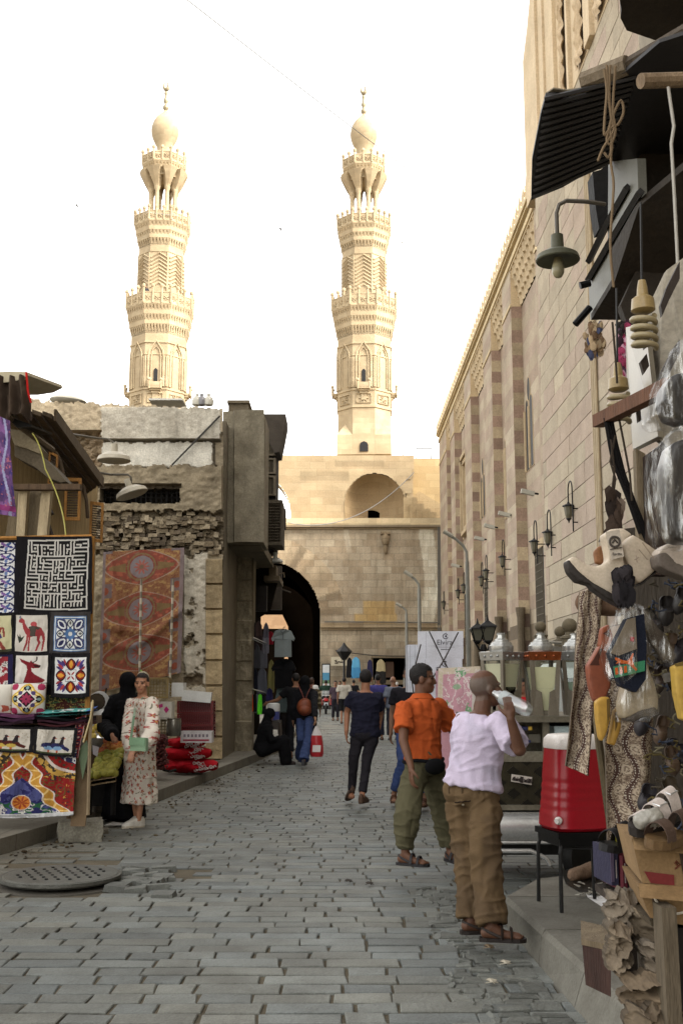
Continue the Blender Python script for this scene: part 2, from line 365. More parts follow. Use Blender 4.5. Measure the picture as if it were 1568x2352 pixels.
b = MB(); b.col = L(120, 105, 84); b.loft([arc, [p+V((0, 1.2, 0)) for p in arc]], close=False, cap=False)
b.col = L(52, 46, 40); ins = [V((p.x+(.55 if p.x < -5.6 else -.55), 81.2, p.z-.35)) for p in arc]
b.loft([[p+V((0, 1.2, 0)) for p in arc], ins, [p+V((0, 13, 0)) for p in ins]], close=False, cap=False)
for yy in (84, 88.5): b.loft([[V((p.x*.985-.08+.0, yy, p.z-.25)) for p in ins], [V((p.x*.985-.08, yy+.7, p.z-.25)) for p in ins]], close=False, cap=False)
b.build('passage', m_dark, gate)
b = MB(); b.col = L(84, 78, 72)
q = [P(300, 1270, 95), P(760, 1270, 95)]; o0, o1, o2 = P(598, 1411, 95), P(648, 1411, 95), P(662, 1440, 95)
zb, zt = -.1, q[0].z
b.bx(q[0].x, o0.x, 95, 95.6, zb, zt); b.bx(o2.x, q[1].x, 95, 95.6, zb, zt); b.bx(o0.x, o2.x, 95, 95.6, o0.z, zt)
b.slab([V((o1.x, 95, o1.z)), V((o2.x, 95, o1.z)), V((o2.x, 95, o2.z))], (0, .6, 0)); b.col = L(190, 170, 150); b.bx(o0.x, o2.x-.35, 95.1, 95.5, zb, P(600, 1444, 95).z); b.build('passage_end', m_dark, gate)
b = MB(); b.col = L(148, 120, 92); b.bx(-16, 4, 125, 126, -.1, 14); o = b.build('far_house', m_gup); tag(o, 'sunlit pale house wall seen through the far end of the gate passage', 'house')
def up_in(u, v): return ((u-572)/96.)**2+((v-1188)/107.)**2 < 1
def ni_in(u, v): return ((np.abs(u-860) < 69) & (v > 1156)) | ((u-860)**2+(v-1156)**2 < 69**2)
def gate_up(u, v):
 n = vnoise(u*.025, v*.04, 12); c = np.array(L(178, 159, 127))[None, None]*(.82+.3*n[..., None])
 dk = box3(u, v, 690, 800, 1082, 1104) | box3(u, v, 770, 880, 1058, 1072); c = np.where(dk[..., None], c*.8, c)
 return .05*n, c
DU = 81.2
b = MB(); relief(b, 420, 950, 1046, 1192, DU, 2.5, gate_up, lambda u, v: ~up_in(u, v) & ~ni_in(u, v) & ~((u > 938+8*np.sin(np.floor(v/11)*2.3)) & (v > 1095)))
t0, t1 = P(420, 1046, DU), P(950, 1046, DU); b.col = L(178, 159, 127); b.bx(t0.x, t1.x, DU+.02, DU+4, t0.z-.3, t0.z-.02)
bs_ = P(700, 1200, DU).z
b.bx(P(672, 1100, DU).x, P(788, 1100, DU).x, DU+.05, DU+3.5, bs_, t0.z-.3); b.bx(P(932, 1100, DU).x, P(948, 1100, DU).x, DU+.05, DU+3.5, bs_, t0.z-.3)
b.bx(P(788, 1100, DU).x, P(932, 1100, DU).x, DU+3.2, DU+3.6, bs_, t0.z-.3)
b.build('upper_wall', m_gup, gate)
b = MB(); b.col = L(178, 159, 127); ua = [px(572+96*cos(a), 1188-107*sin(a), DU) for a in np.linspace(-.05, pi+.05, 30)]
b.loft([ua, [p+V((0, 2.6, 0)) for p in ua]], close=False, cap=False); b.build('open_arch', m_gup, gate)
b = MB(); b.col = L(172, 150, 116); rings = []; c0 = px(860, 1156, DU); r0 = px(929, 1156, DU).x-c0.x; nb_ = px(860, 1200, DU).z
for ph in np.linspace(0, pi/2, 10):
 rings.append([V((c0.x+r0*cos(a)*cos(ph) if ph < 1.56 else c0.x, DU+r0*sin(a)*cos(ph), c0.z+r0*sin(ph))) for a in np.linspace(0, pi, 22)])
rings.insert(0, [V((p.x, p.y, nb_)) for p in rings[0]]); b.loft(rings, close=False, cap=False); b.build('niche', m_gup, gate, smooth=60)
b = MB(); b.col = L(30, 26, 22); wq = [px(852+26*cos(a), 1190-18*sin(a), DU+r0-.05) for a in np.linspace(0, pi, 14)]; b.slab(wq, (0, .1, 0)); b.build('niche_window', m_dark, gate)
b = MB()
for (va, vb_, pr, cc) in ((1190, 1203, .0, (214, 196, 160)), (1203, 1207, .28, (196, 178, 142)), (1207, 1212, .45, (150, 136, 112)), (1212, 1216, .2, (178, 160, 128))):
 a0, a1 = P(330, va, DG), P(1018, vb_, DG); us = [a0.x+(a1.x-a0.x)*k/9 for k in range(10)]
 for x0, x1 in zip(us[:-1], us[1:]):
  b.col = tuple(np.array(L(*cc))*(.75+.45*random.random())); b.bx(x0+.004, x1-.004, DG-pr, DG+1.2, a1.z+.003, a0.z)
b.build('cornice', m_gup, gate)
b = MB(); b.col = L(172, 154, 124)
for va, vb_, pr in ((1432, 1437, .25), (1437, 1442, .4), (1442, 1447, .2)): a0, a1 = P(736, va, DG), P(1012, vb_, DG); b.bx(a0.x, a1.x, DG-pr, DG+.1, a1.z+.002, a0.z)
b.build('string_course', m_gate, gate)
b = MB(); b.col = L(182, 160, 120); a0, a1 = P(947, 1053, 83), P(1022, 1205, 83); b.bx(a0.x, a1.x, 83, 88, a1.z, a0.z)
b.col = L(170, 150, 116); p4 = [P(948, 1140, 82.9), P(962, 1128, 82.9), P(1016, 1160, 82.9), P(1016, 1202, 82.9), P(948, 1202, 82.9)]; b.slab(p4[::-1], (0, .3, 0))
for k, (uu, vv) in enumerate(((925, 1145), (940, 1160), (955, 1172), (968, 1180))):
 a0 = P(uu, vv, 81.5); a1 = P(uu+32, 1192, 81.5); b.bx(a0.x, a1.x, 81-.1*k, 82.4, a1.z-.4, a0.z)
b.build('side_tower', m_gup, gate)
b = MB(); b.col = L(150, 134, 108); c_ = P(885, 1238, DG-.3); b.sph(c_, (.3, .4, .55), 10, 8); b.sph(c_+V((0, .05, -.65)), (.17, .25, .5), 8, 6); b.bx(c_.x-.35, c_.x+.35, DG-.6, DG+.2, c_.z+.35, c_.z+.55); b.build('corbel', m_gate, gate, smooth=50)
b = MB(); b.col = L(104, 98, 88)
for uu in (1006, 1010): b.tube([P(uu, 1210, DG-.35), P(uu, 1600, DG-.35)], .07)
b.tube([P(745, 1428, DG-.45), P(1008, 1430, DG-.45)], .05); b.build('pipe', M('pipe_metal', (1, 1, 1), .6, var=.3), gate)
mg = M('iron', L(62, 60, 56), .6, .3, var=.3, vs=8)
b = MB()
for uu, v0_ in ((655, 1030), (718, 1028), (758, 1028)): b.tube([P(uu, 1048, DU+.5), P(uu, v0_, DU+.5)], .03)
fr = [P(956, 1054, 84), P(956, 1030, 84), P(990, 1030, 84), P(990, 1054, 84)]; b.tube(fr, .05)
b.tube([P(925, 1052, 84), P(925, 1012, 84), P(928, 1008, 84), P(932, 1012, 84)], .035); b.build('roof_rod', mg, gate)
# ---------------------------------------------------------------- minarets
m_min = M('minaret_stone', L(182, 165, 135), .9, brick=(.9, .42, .008, .84, .26), var=.3, vs=.7, bump=.3, bs=8, fine=.06)
DM = 86; mu = 837
def mz(v): return P(mu, v, DM).z
def mr(h, v): return P(784+h, v, DM).x
C8 = 1/cos(pi/8)
def octp(b, steps, n=8, cap=True):      # steps: (halfwidth px, v)
 b.lathe([(mr(h, v)*(C8 if n == 8 else 1), mz(v)) for h, v in steps], n, a0=pi/8 if n == 8 else 0)
def face8(k): a = -pi/2+k*pi/4; return V((cos(a), sin(a), 0)), V((-sin(a), cos(a), 0))
def minaret(label, loc, rz):
 t = thing('minaret', label, 'minaret', loc, rz, 'twin minarets')
 zoff = loc[2]
 def put(b, name, sm=0, m=m_min):
  b.v = [(x, y, z-zoff) for x, y, z in b.v]; return b.build(name, m, t, w=False, smooth=sm)
 b = MB(); octp(b, [(61, 1056), (61, 1000), (60, 985), (60, 780)])
 for k in range(4):
  a = pi/4+k*pi/2; r = mr(61, 1000); ct = V((cos(a), sin(a), 0))
  b.slab([V((sx*r, sy*r, mz(1056))) for sx, sy in ((cos(a)/abs(cos(a)), .42*sin(a)/abs(sin(a))), (.42*cos(a)/abs(cos(a)), sin(a)/abs(sin(a))), (cos(a)/abs(cos(a)), sin(a)/abs(sin(a))))], (0, 0, mz(1012)-mz(1056)))
  tri = [V((cos(a)/abs(cos(a))*r, .42*sin(a)/abs(sin(a))*r, mz(1012))), V((cos(a)/abs(cos(a))*r, sin(a)/abs(sin(a))*r, mz(1012))), V((.42*cos(a)/abs(cos(a))*r, sin(a)/abs(sin(a))*r, mz(1012))), V((ct.x*r*.99, ct.y*r*.99, mz(984)))]
  b.add(tri, [(0, 1, 3), (1, 2, 3), (2, 0, 3)])
 put(b, 'lower_shaft')
 b = MB()
 for v, e, hh in ((948, 2.5, 3), (910, 2, 2), (833, 1.6, 1.6), (806, 2.4, 2.2)): octp(b, [(60.2, v+hh), (60+e, v+hh-.5), (60+e, v-hh+.5), (60.2, v-hh)])
 for k in range(8):
  n, s = face8(k); r = mr(60, 860)+.02; wd = mr(15, 860)
  for sx in (-1.55, -1.2, 1.2, 1.55): b.tube([n*(r+.02)+s*(wd*sx)+V((0, 0, mz(905))), n*(r+.02)+s*(wd*sx)+V((0, 0, mz(838)))], .075, 6)
  key = [n*(r+.03)+s*(wd*x)+V((0, 0, mz(v))) for x, v in ((-1.1, 905), (-1.1, 838), (-.95, 825), (0, 803), (.95, 825), (1.1, 838), (1.1, 905))]
  b.tube(key, .09, 5)
  ky2 = [n*(r+.03)+s*(wd*x)+V((0, 0, mz(v))) for x, v in ((-.7, 903), (-.7, 840), (-.5, 824), (0, 815), (.5, 824), (.7, 840), (.7, 903))]
  b.tube(ky2, .06, 5)
  ky3 = [n*(r+.02)+s*(wd*x)+V((0, 0, mz(v))) for x, v in ((-1.1, 940), (-1.1, 920), (1.1, 920), (1.1, 940), (-1.1, 940))]; b.tube(ky3, .05, 4)
  for q in range(4):
   a = q*pi/4; dd = s*cos(a)*wd*.7+V((0, 0, sin(a)*wd*.7)); cc = n*(r+.02)+V((0, 0, mz(930))); b.tube([cc-dd, cc+dd], .04, 4)
 put(b, 'blind_arches')
 for k in range(0, 8, 2):
  bw = MB(); bb = MB()
  n, s = face8(k); r = mr(60, 880); wd = mr(4.2, 880)
  o = [n*(r+.03)+s*(x*wd)+V((0, 0, mz(v))) for x, v in ((-1, 898), (1, 898), (1, 868), (0, 864), (-1, 868))]; bw.slab(o, n*.05); put(bw, 'window', m=M('window_dark', L(26, 24, 24), .6))
  for (h0, h1, dd, ww) in ((911, 906, .5, 13.5), (915, 911, .34, 12), (920, 915, .2, 9), (934, 920, .1, 6)):
   c = n*(r+dd/2)+V((0, 0, (mz(h0)+mz(h1))/2)); bb.box(c, (mr(ww, 910)*2 if abs(n.x) < .1 else dd, dd if abs(n.x) < .1 else mr(ww, 910)*2, mz(h1)-mz(h0)))
  c = n*(r+.46)+V((0, 0, mz(902))); bb.box(c, (mr(13, 910)*2 if abs(n.x) < .1 else .1, .1 if abs(n.x) < .1 else mr(13, 910)*2, mz(897)-mz(907)))
  for sx in (-1, 1): pp = n*(r+.46)+s*mr(13, 910)*sx; bb.tube([pp+V((0, 0, mz(912))), pp+V((0, 0, mz(893)))], .09, 6); bb.sph(pp+V((0, 0, mz(892))), .14, 8, 6)
  put(bb, 'small_balcony')
 bw = MB(); nd = face8(0)[0]; o = [nd*(mr(61, 1040)+.03)+V((x*mr(9.5, 1040), 0, mz(v))) for x, v in ((-1, 1050), (1, 1050), (1, 1036), (.75, 1030), (0, 1027), (-.75, 1030), (-1, 1036))]; bw.slab(o, nd*.05)
 put(bw, 'door', m=M('window_dark', L(26, 24, 24), .6))
 def flare(name, h0, v0, h1, v1, tiers, ncell):
  b = MB(); st = [(h0, v0)]
  for i in range(tiers):
   f0, f1 = i/tiers, (i+1)/tiers; st += [(h0+(h1-h0)*f0**.8, v0+(v1-v0)*(f0+.75/tiers)), (h0+(h1-h0)*f1**.8, v0+(v1-v0)*f1)]
  octp(b, st)
  for i in range(tiers):
   f = (i+1)/tiers; hw = h0+(h1-h0)*f**.8; vt = v0+(v1-v0)*f; dz = abs(v1-v0)/tiers
   for k in range(8):
    n, s = face8(k); r = mr(hw, vt); half = r*math.tan(pi/8)
    for j in range(ncell):
     x = (-1+2*(j+.5)/ncell)*half; wq = half/ncell*.72; c = n*(r-.06)+s*x
     top = V((0, 0, mz(vt)+.02)); bot = V((0, 0, mz(vt+dz*1.0)))
     q = [c+s*wq-n*.22+top, c-s*wq-n*.22+top, c-s*wq+n*.06+top, c+s*wq+n*.06+top, c-n*.16+bot]
     b.add(q, [(0, 1, 2, 3), (0, 4, 1), (1, 4, 2), (2, 4, 3), (3, 4, 0)])
  put(b, name)
 def parapet(hw, v0, v1, vk, npost):
  b = MB(); octp(b, [(hw-4, v0), (hw, v0), (hw+1.2, v0-2), (hw+1.2, v0-5), (hw, v0-6), (hw, v1+3), (hw+.8, v1+2), (hw+.8, v1), (hw-5, v1), (hw-5, v0-4), (hw-6, v0-4)])
  for k in range(8):
   n, s = face8(k); r = mr(hw, v0); half = r*math.tan(pi/8)
   for j in range(npost):
    x = (-1+2*j/npost)*half; p = n*(r+.0)+s*x; b.tube([p+V((0, 0, mz(v0-4))), p+V((0, 0, mz(vk+3)))], .1, 6); b.sph(p+V((0, 0, mz(vk+2))), (.15, .15, .2), 8, 6)
    cx_ = (-1+2*(j+.5)/npost)*half; cc = n*(r+.02)+s*cx_+V((0, 0, mz((v0+v1)/2-1))); e = half/npost*.62
    for q in range(3): a = q*pi/3+.26; dd = s*cos(a)*e+V((0, 0, sin(a)*e)); b.tube([cc-dd, cc+dd], .05, 4)
  put(b, 'parapet')
 flare('muqarnas', 60, 787, 73, 726, 3, 8); parapet(72, 727, 698, 684, 3)
 b = MB(); octp(b, [(49.5, 727), (48.5, 586), (48.5, 582)])
 for v in (690, 600): octp(b, [(49, v+2), (50, v+1.5), (50, v-1.5), (49, v-2)])
 put(b, 'middle_shaft')
 b = MB()
 for k in range(8):
  n, s = face8(k); r = mr(49, 640)+.02; half = r*math.tan(pi/8)*.86
  for j in range(9):
   v = 682-j*8.4; pts = [n*r+s*(-half)+V((0, 0, mz(v))), n*r+V((0, 0, mz(v-11 if k % 2 == 0 else v-11))), n*r+s*half+V((0, 0, mz(v)))]; b.tube(pts, .085, 4)
  b.tube([n*r+s*half*1.02+V((0, 0, mz(690))), n*r+s*half*1.02+V((0, 0, mz(602)))], .06, 4)
 put(b, 'chevrons')
 flare('muqarnas', 48.5, 588, 60, 538, 3, 6); parapet(59, 538, 513, 503, 3)
 b = MB()
 for k in range(8):
  a = pi/8+k*pi/4; p = V((cos(a), sin(a), 0))*mr(29, 480)
  b.lathe([(.2, mz(510)), (.24, mz(507)), (.17, mz(504)), (.165, mz(456)), (.24, mz(451)), (.26, mz(447))], 10, p)
 put(b, 'colonnade', 40)
 b = MB()
 for k in range(8):
  a = pi/8+k*pi/4; d = V((cos(a), sin(a), 0))
  rg = []
  for f, hw, wd in ((0, 29, .22), (.15, 30.5, .26), (.4, 35, .38), (.7, 39, .54), (1, 42, .8)):
   z = mz(449-f*40); c = d*mr(hw-1, 430); s_ = V((-d.y, d.x, 0)); e = .2+.22*f
   rg.append([c+s_*wd*.8-d*e+V((0, 0, z)), c-s_*wd*.8-d*e+V((0, 0, z)), c-s_*wd*.8+d*e*.9+V((0, 0, z)), c+d*e*1.15+V((0, 0, z)), c+s_*wd*.8+d*e*.9+V((0, 0, z))])
  b.loft(rg)
 octp(b, [(36, 406), (42, 403), (46, 399), (46, 398), (30, 396)])
 put(b, 'capital_ring')
 flare('muqarnas', 38, 424, 47, 397, 2, 5); parapet(46, 398, 375, 365, 2)
 b = MB(); b.lathe([(mr(h, 300), mz(v)) for h, v in ((26, 398), (25, 372), (17, 366), (16, 356), (17.5, 346), (22, 338), (27, 328), (30, 318), (30.8, 309), (29.5, 300), (26, 290), (20.5, 281), (14, 274), (8, 269), (4.5, 265), (3, 262))], 28)
 put(b, 'bulb', 60)
 b = MB(); b.lathe([(mr(h, 240), mz(v)) for h, v in ((3, 263), (3.5, 262), (6.5, 258), (6.5, 255), (4, 251), (2.4, 249), (3.2, 246), (5.6, 242), (4, 236), (2.6, 230), (3, 226), (4.2, 223), (3, 220), (1, 218), (.8, 212))], 14)
 cr = [V((mr(5*sin(a), 205), 0, mz(206+8.5*cos(a)))) for a in np.linspace(.25, 2*pi-.35, 20) for _ in (0,)]
 b.tube([V((p.x, 0, p.z)) for p in [V((q.x, 0, 2*mz(206)-q.z)) for q in cr]], [.02+.14*sin(pi*i/19) for i in range(20)], 6)
 put(b, 'finial', 50, M('bronze', L(150, 138, 112), .5, .5))
 return t
zb_ = P(mu, 1056, DM).z
X_R = P(mu, 900, DM).x
minR = minaret('tall carved stone minaret with a dark arched door at its foot, beside the mosque', (X_R, DM, zb_), R(-3))
X_L = P(366, 800, DM*.988).x
minL = dup(minR, (X_L, DM*.988, zb_-.25), R(4), 'tall carved stone minaret rising behind the ruined plaster house')
# ---------------------------------------------------------------- mosque wall
m_mos = M('mosque_stone', (1, 1, 1), .9, brick=(1.35, .56, .012, .6, .36), var=.25, vs=.5, bump=.4, bs=5, fine=.12, grime=(.28, .4, L(128, 112, 92)))
m_pink = M('mosque_pink', (1, 1, 1), .9, brick=(1.6, 1.12, .01, .7, .34), var=.3, vs=.6, bump=.4, bs=6, fine=.14)
m_plain = M('mosque_carved', (1, 1, 1), .9, var=.22, vs=.8, bump=.5, bs=7, fine=.12)
mos = thing('mosque', 'long mosque facade of banded pale and pink stone with tall recesses along the right', 'mosque', (9, 50, 0))
XM, XB = 7.2, 7.65
recs = [(38.6, 44.4), (46.8, 50.6), (53.6, 59.1), (62.2, 68.0), (70.6, 73.3)]
ZT, ZR, ZC = 17.4, 19.0, 19.7
def stripe(b, face, z0, z1, q):
 """courses alternately pale and reddish along a vertical face; face(z)->4 points"""
 z = z0; k = 0
 while z < z1-.01:
  e = min(z+.545, z1); base = (L(186, 168, 138), L(164, 138, 120))[k % 2]; f = .8+.35*random.random()
  b.col = tuple(np.array(base)*f*(.62 if z < q else 1)); b.quad(*face(z, e)); z = e; k += 1
def dado(b, X, y0, y1, z1):         # wall face courses: pale above, old blackened stones at the foot
 yy = [y0]
 z = 0; k = 0
 while z < z1-.01:
  e = min(z+.56, z1); low = z < 3.9
  n = max(1, int((y1-y0)/(1.2 if low else 40)));
  for j in range(n):
   a, c = y0+(y1-y0)*j/n, y0+(y1-y0)*(j+1)/n
   f = random.random()
   if low: b.col = tuple(np.array(L(132, 118, 98))*(.55+.6*f)*(1+.25*(z > 2.8)))
   elif k % 2: b.col = tuple(np.array(L(186, 172, 150))*(.93+.1*f))
   else: b.col = tuple(np.array(L(178, 160, 142))*(.93+.1*f))
   b.quad((X, c, z), (X, a, z), (X, a, e), (X, c, e))
  z = e; k += 1
bw = MB(); m_str = M('striped_stone', (1, 1, 1), .9, var=.35, vs=1.2, bump=.5, bs=8, fine=.15); ed = [38.2]
for y0, y1 in recs: ed += [y0, y1]
ed.append(78.6)
for i in range(0, len(ed)-1, 2): dado(bw, XM, ed[i], ed[i+1], ZC)
for y0, y1 in recs:
 bs2 = MB(); bm = MB()
 dado(bw, XB, y0, y1, ZT)
 stripe(bs2, lambda z, e: ((XB, y1, z), (XM, y1, z), (XM, y1, e), (XB, y1, e)), 0, ZT, 3.9)
 bw.col = L(150, 140, 120); bw.quad((XM, y0, 0), (XB, y0, 0), (XB, y0, ZT), (XM, y0, ZT))
 # corner column with capital at the recess foot
 bs2.col = L(110, 98, 80); bs2.lathe([(.19, 0), (.19, .3), (.15, .4), (.15, 4.2), (.17, 4.3), (.2, 4.5), (.2, 4.6)], 12, (XM+.05, y1-.16, 0))
 # muqarnas hood closing the recess
 ny = int((y1-y0)/.07); nz = 44; Y, Z = np.meshgrid(np.linspace(y0, y1, ny), np.linspace(ZT, ZR, nz))
 f = (Z-ZT)/(ZR-ZT)*4; k = np.floor(np.clip(f, 0, 3.999)); ff = f-k; cell = .62
 ph = (Y-y0)/cell+.5*(k % 2); cx = np.abs((ph % 1)-.5)*2
 arch = np.clip(1-(cx**2+(np.clip(ff-.25, 0, 1)*1.2)**2), 0, 1)
 x = XB-.1*(k+1)*1.05-.02+.09*np.sqrt(arch)+.02*np.sin(Y*40)*np.sin(Z*40)
 cl = np.array(L(190, 170, 138))[None, None]*(.8+.35*vnoise(Y*2, Z*2, 3)[:-1, :-1, None])
 gridobj(bm, np.stack([x, Y, Z], -1)[:, ::-1], cl[:, ::-1])
 bm.col = L(206, 184, 148); bm.bx(XM-.02, XB+.02, y0, y1, ZR, ZR+.05)
 for ye in (y1-.002, y0+.002): bm.quad((XB, ye, ZT), (XM, ye, ZT), (XM, ye, ZR), (XB, ye, ZR))
 bs2.build('striped_reveal', m_str, mos); bm.build('muqarnas_hood', m_plain, mos, smooth=30)
bw.build('wall', m_pink, mos)
b = MB(); b.col = L(198, 182, 152)
b.bx(XM-.02, XB+.05, 38.2, 78.6, ZR+.05, ZC); b.col = L(210, 190, 152)
for z0, z1, pr in ((ZR+.1, ZR+.24, .08), (ZR+.3, ZR+.38, .05), (ZC-.18, ZC-.08, .16), (ZC-.08, ZC+.05, .24)): b.bx(XM-pr, XM+.3, 38.2, 78.62, z0, z1)
for i in range(0, len(ed)-1, 2): b.bx(XM-.05, XM+.02, ed[i], ed[i+1], ZT-.02, ZT+.1)
b.build('cornice', m_plain, mos)
b = MB(); b.col = L(212, 194, 162); y = 38.9; a = [(-.36, 0), (.36, 0), (.36, .18), (.2, .3), (.3, .46), (.18, .62), (.08, .72), (0, .86), (-.08, .72), (-.18, .62), (-.3, .46), (-.2, .3), (-.36, .18)]
b.slab([V((0, p, q)) for p, q in a], (.22, 0, 0)); first = None
while y < 78.4:
 if first is None: first = b.build('merlon', m_plain, mos, w=False); o = first
 else: o = first.copy(); COL.objects.link(o)
 o.location = (XM-.2-9, y-50, ZC+.05); y += .82
b = MB(); b.col = L(150, 132, 104); b.bx(XB, 16, 78.3, 78.6, 0, ZC); b.bx(XB+.3, 16, 38, 78.3, ZC-.4, ZC-.2); b.bx(15.7, 16, 24, 78.3, 0, ZC); b.build('side_wall', m_mos, mos)
# portal block
XP = 6.9
b = MB()
z = 0; k = 0
while z < 19:
 e = min(z+.6, 19)
 yy = 22.
 while yy < 36.6:
  ln = 1.0+1.1*random.random(); q = min(yy+ln, 36.6)
  t = random.random(); cc = (L(182, 169, 147), L(174, 162, 141), L(178, 160, 143))[int(t*3) if k % 3 else (2 if t > .5 else 0)]
  b.col = tuple(np.array(cc)*(.9+.16*random.random())*(.62 if z < 2.3 and random.random() < .7 else 1))
  dx = random.random()*.012
  b.add([(XP-dx, q-.012, z+.01), (XP-dx, yy+.012, z+.01), (XP-dx, yy+.012, e-.01), (XP-dx, q-.012, e-.01), (XP+.05, q-.012, z+.01), (XP+.05, yy+.012, z+.01), (XP+.05, yy+.012, e-.01), (XP+.05, q-.012, e-.01)], [(0, 1, 2, 3), (4, 5, 1, 0), (3, 2, 6, 7), (5, 6, 2, 1), (0, 3, 7, 4)])
  yy = q
 z = e; k += 1
b.build('portal_wall', M('portal_ashlar', (1, 1, 1), .9, var=.22, vs=1.3, bump=.5, bs=9, fine=.14, grime=(.25, .7, L(132, 116, 94))), mos)
b = MB(); b.col = L(120, 108, 90); b.bx(XP+.02, XP+1.5, 22, 36.58, 0, 19.0); b.build('portal_core', m_plain, mos)
b = MB(); b.col = L(212, 192, 160)
pr = [(22, 19.002), (38.2, 19.002), (38.2, 24.9), (37.2, 25.6), (35.6, 27.2), (34.4, 29.0), (34.2, 34), (22, 34)]
b.slab([V((XP-.02, y, z)) for y, z in pr][::-1], (1.4, 0, 0))
for yc, wd, pz in ((35.3, .12, .1), (34.1, .1, .08), (32.4, .25, .12), (31.3, .12, .1), (30.2, .12, .12), (27.6, .35, .14), (25.6, .12, .12), (25.0, .12, .1), (24.2, .3, .25)): b.bx(XP-.02-pz, XP, yc-wd, yc+wd, 19.0, 26.5 if yc > 34 else 34)
b.build('portal_top', m_plain, mos)
b = MB(); b.col = L(206, 176, 136)
for yc, wd in ((31.0, .32), (28.7, .55), (26.4, .5)):
 ny, nz = 26, 260; Y, Z = np.meshgrid(np.linspace(yc-wd, yc+wd, ny), np.linspace(19.1, 33.5, nz)); s = (Y-yc)/wd
 h = .09*np.sin(s*5+3*np.sin(Z*3.1))*np.sin(Z*5.2+s*3)+.05*vnoise(Y*9, Z*9, 4)
 gridobj(b, np.stack([XP-.05-.07-h*.8, Y, Z], -1)[:, ::-1], np.array(L(204, 182, 150)))
b.build('carved_band', m_plain, mos)
def lancet(Yc, z0, z1, wd, X, n=8):
 r = wd/2; return [V((X, Yc-r, z0)), V((X, Yc+r, z0))]+[V((X, Yc+r*cos(a), z1-r+r*sin(a))) for a in np.linspace(0, pi, n)]
wdk = M('window_dark', L(26, 24, 24), .6)
fr_m = M('window_stone_frame', L(186, 166, 134), .9)
for (u, v0, v1, vo, D, sc) in ((1218, 912, 1075, 893, 43.2, 1), (1106, 1092, 1187, 1072, 57.9, 1), (1158, 1010, 1190, None, 49.6, .4), (1048, 1180, 1240, 1165, 67.4, .8)):
 Xw = XB-.01; z0, z1 = P(u, v1, D).z, P(u, v0, D).z
 bf = MB(); bd = MB()
 for off in (-.48*sc, .48*sc):
  o = lancet(D+off, z0, z1, .62*sc, Xw); bd.slab(o, (-.012, 0, 0)); bf.tube(o+[o[0]], .022, 5); bf.tube([V((Xw-.03, D+off+.45*sc, z0)), V((Xw-.03, D+off+.45*sc, z1-.4))], .05, 8)
 if vo: zc = P(u, vo, D).z; o = [V((Xw, D+.34*cos(a), zc+.5*sin(a))) for a in np.linspace(0, 2*pi, 18)[:-1]]; bd.slab(o, (-.012, 0, 0)); bf.tube(o+[o[0]], .022, 5)
 f = bf.build('window_frame', fr_m, mos); bd.build('window_opening', wdk, f)
for (u, v0, v1, D, wd) in ((1229, 1262, 1445, 41.6, 1.5), (1112, 1335, 1465, 56.8, 1.7), (1054, 1365, 1480, 66.2, 1.7)):
 z0, z1 = P(u, v1, D).z, P(u, v0, D).z; Xw = XB-.01; bd = MB(); bf = MB(); bd.bx(Xw-.02, Xw, D-wd/2, D+wd/2, z0, z1)
 for k in range(7): y = D-wd/2+wd*k/6; bf.tube([(Xw-.07, y, z0), (Xw-.07, y, z1)], .025, 5)
 n = int((z1-z0)/.26)
 for k in range(n+1): z = z0+(z1-z0)*k/n; bf.tube([(Xw-.07, D-wd/2, z), (Xw-.07, D+wd/2, z)], .022, 5)
 f = bd.build('grille_window', wdk, mos); bf.build('grille', M('iron_grille', L(96, 88, 74), .7, .2), f)
 b = MB(); b.bx(Xw-.1, Xw+.01, D-wd/2-.3, D+wd/2+.3, z1+.02, z1+.35); b.build('lintel', fr_m, f)
b = MB(); z0, z1 = P(1068, 1225, 65).z, P(1068, 1040, 65).z
for k, (dz, pr) in enumerate(((0, .3), (.28, .18))):
 for a0, a1, c0, c1 in ((63.4, 66.8, z1-dz-.25, z1-dz), (63.4, 66.8, z0+dz, z0+dz+.25), (63.4+dz, 63.65+dz, z0, z1), (66.55-dz, 66.8-dz, z0, z1)): b.bx(XB-pr, XB, a0, a1, c0, c1)
b.build('panel_frame', fr_m, mos)
b = MB()
for dy in (0, .22, .4): b.tube([(XP-.06, 28.4+dy, .1), (XP-.06, 28.4+dy, 18)], .05, 6)
b.build('downpipe', M('pipe_pale', L(176, 158, 128), .7), mos)
# ---------------------------------------------------------------- buildings on the near right (above the stalls) and left
m_plas = M('old_plaster', (1, 1, 1), .92, var=.35, vs=1.6, bump=.4, bs=18, fine=.2, grime=(.4, 1.1, L(92, 84, 68)))
m_wood = M('old_wood', (1, 1, 1), .8, var=.45, vs=3, bump=.5, bs=18, fine=.2, stretch=(6, 6, .7))
m_dwood = M('dark_wood', L(62, 54, 44), .75, var=.4, vs=4, bump=.4, bs=20)
m_cloth = M('cloth', (1, 1, 1), .95, var=.12, vs=6, bump=.25, bs=160, fine=.08, spec=.15)
m_paint = M('paint', (1, 1, 1), .5, var=.18, vs=7, bump=.08, bs=40)
m_plastic = M('plastic', (1, 1, 1), .32, var=.1, vs=5, bump=.04, bs=60, spec=.5)
m_card = M('cardboard', (1, 1, 1), .9, var=.3, vs=6, bump=.25, bs=50)
m_chrome = M('chrome', L(206, 206, 204), .25, .7, var=.2, vs=9, bump=.06, bs=30)
m_blackm = M('black_metal', L(34, 33, 32), .5, .3, var=.3, vs=9, bump=.1)
bld = thing('shading_house', 'mostly unseen plaster house behind the shoe stall on the near right, raised to shade the street', 'house', (5, 8, 0))  # mostly unseen block, footprint and height set to keep sun off street and ruin
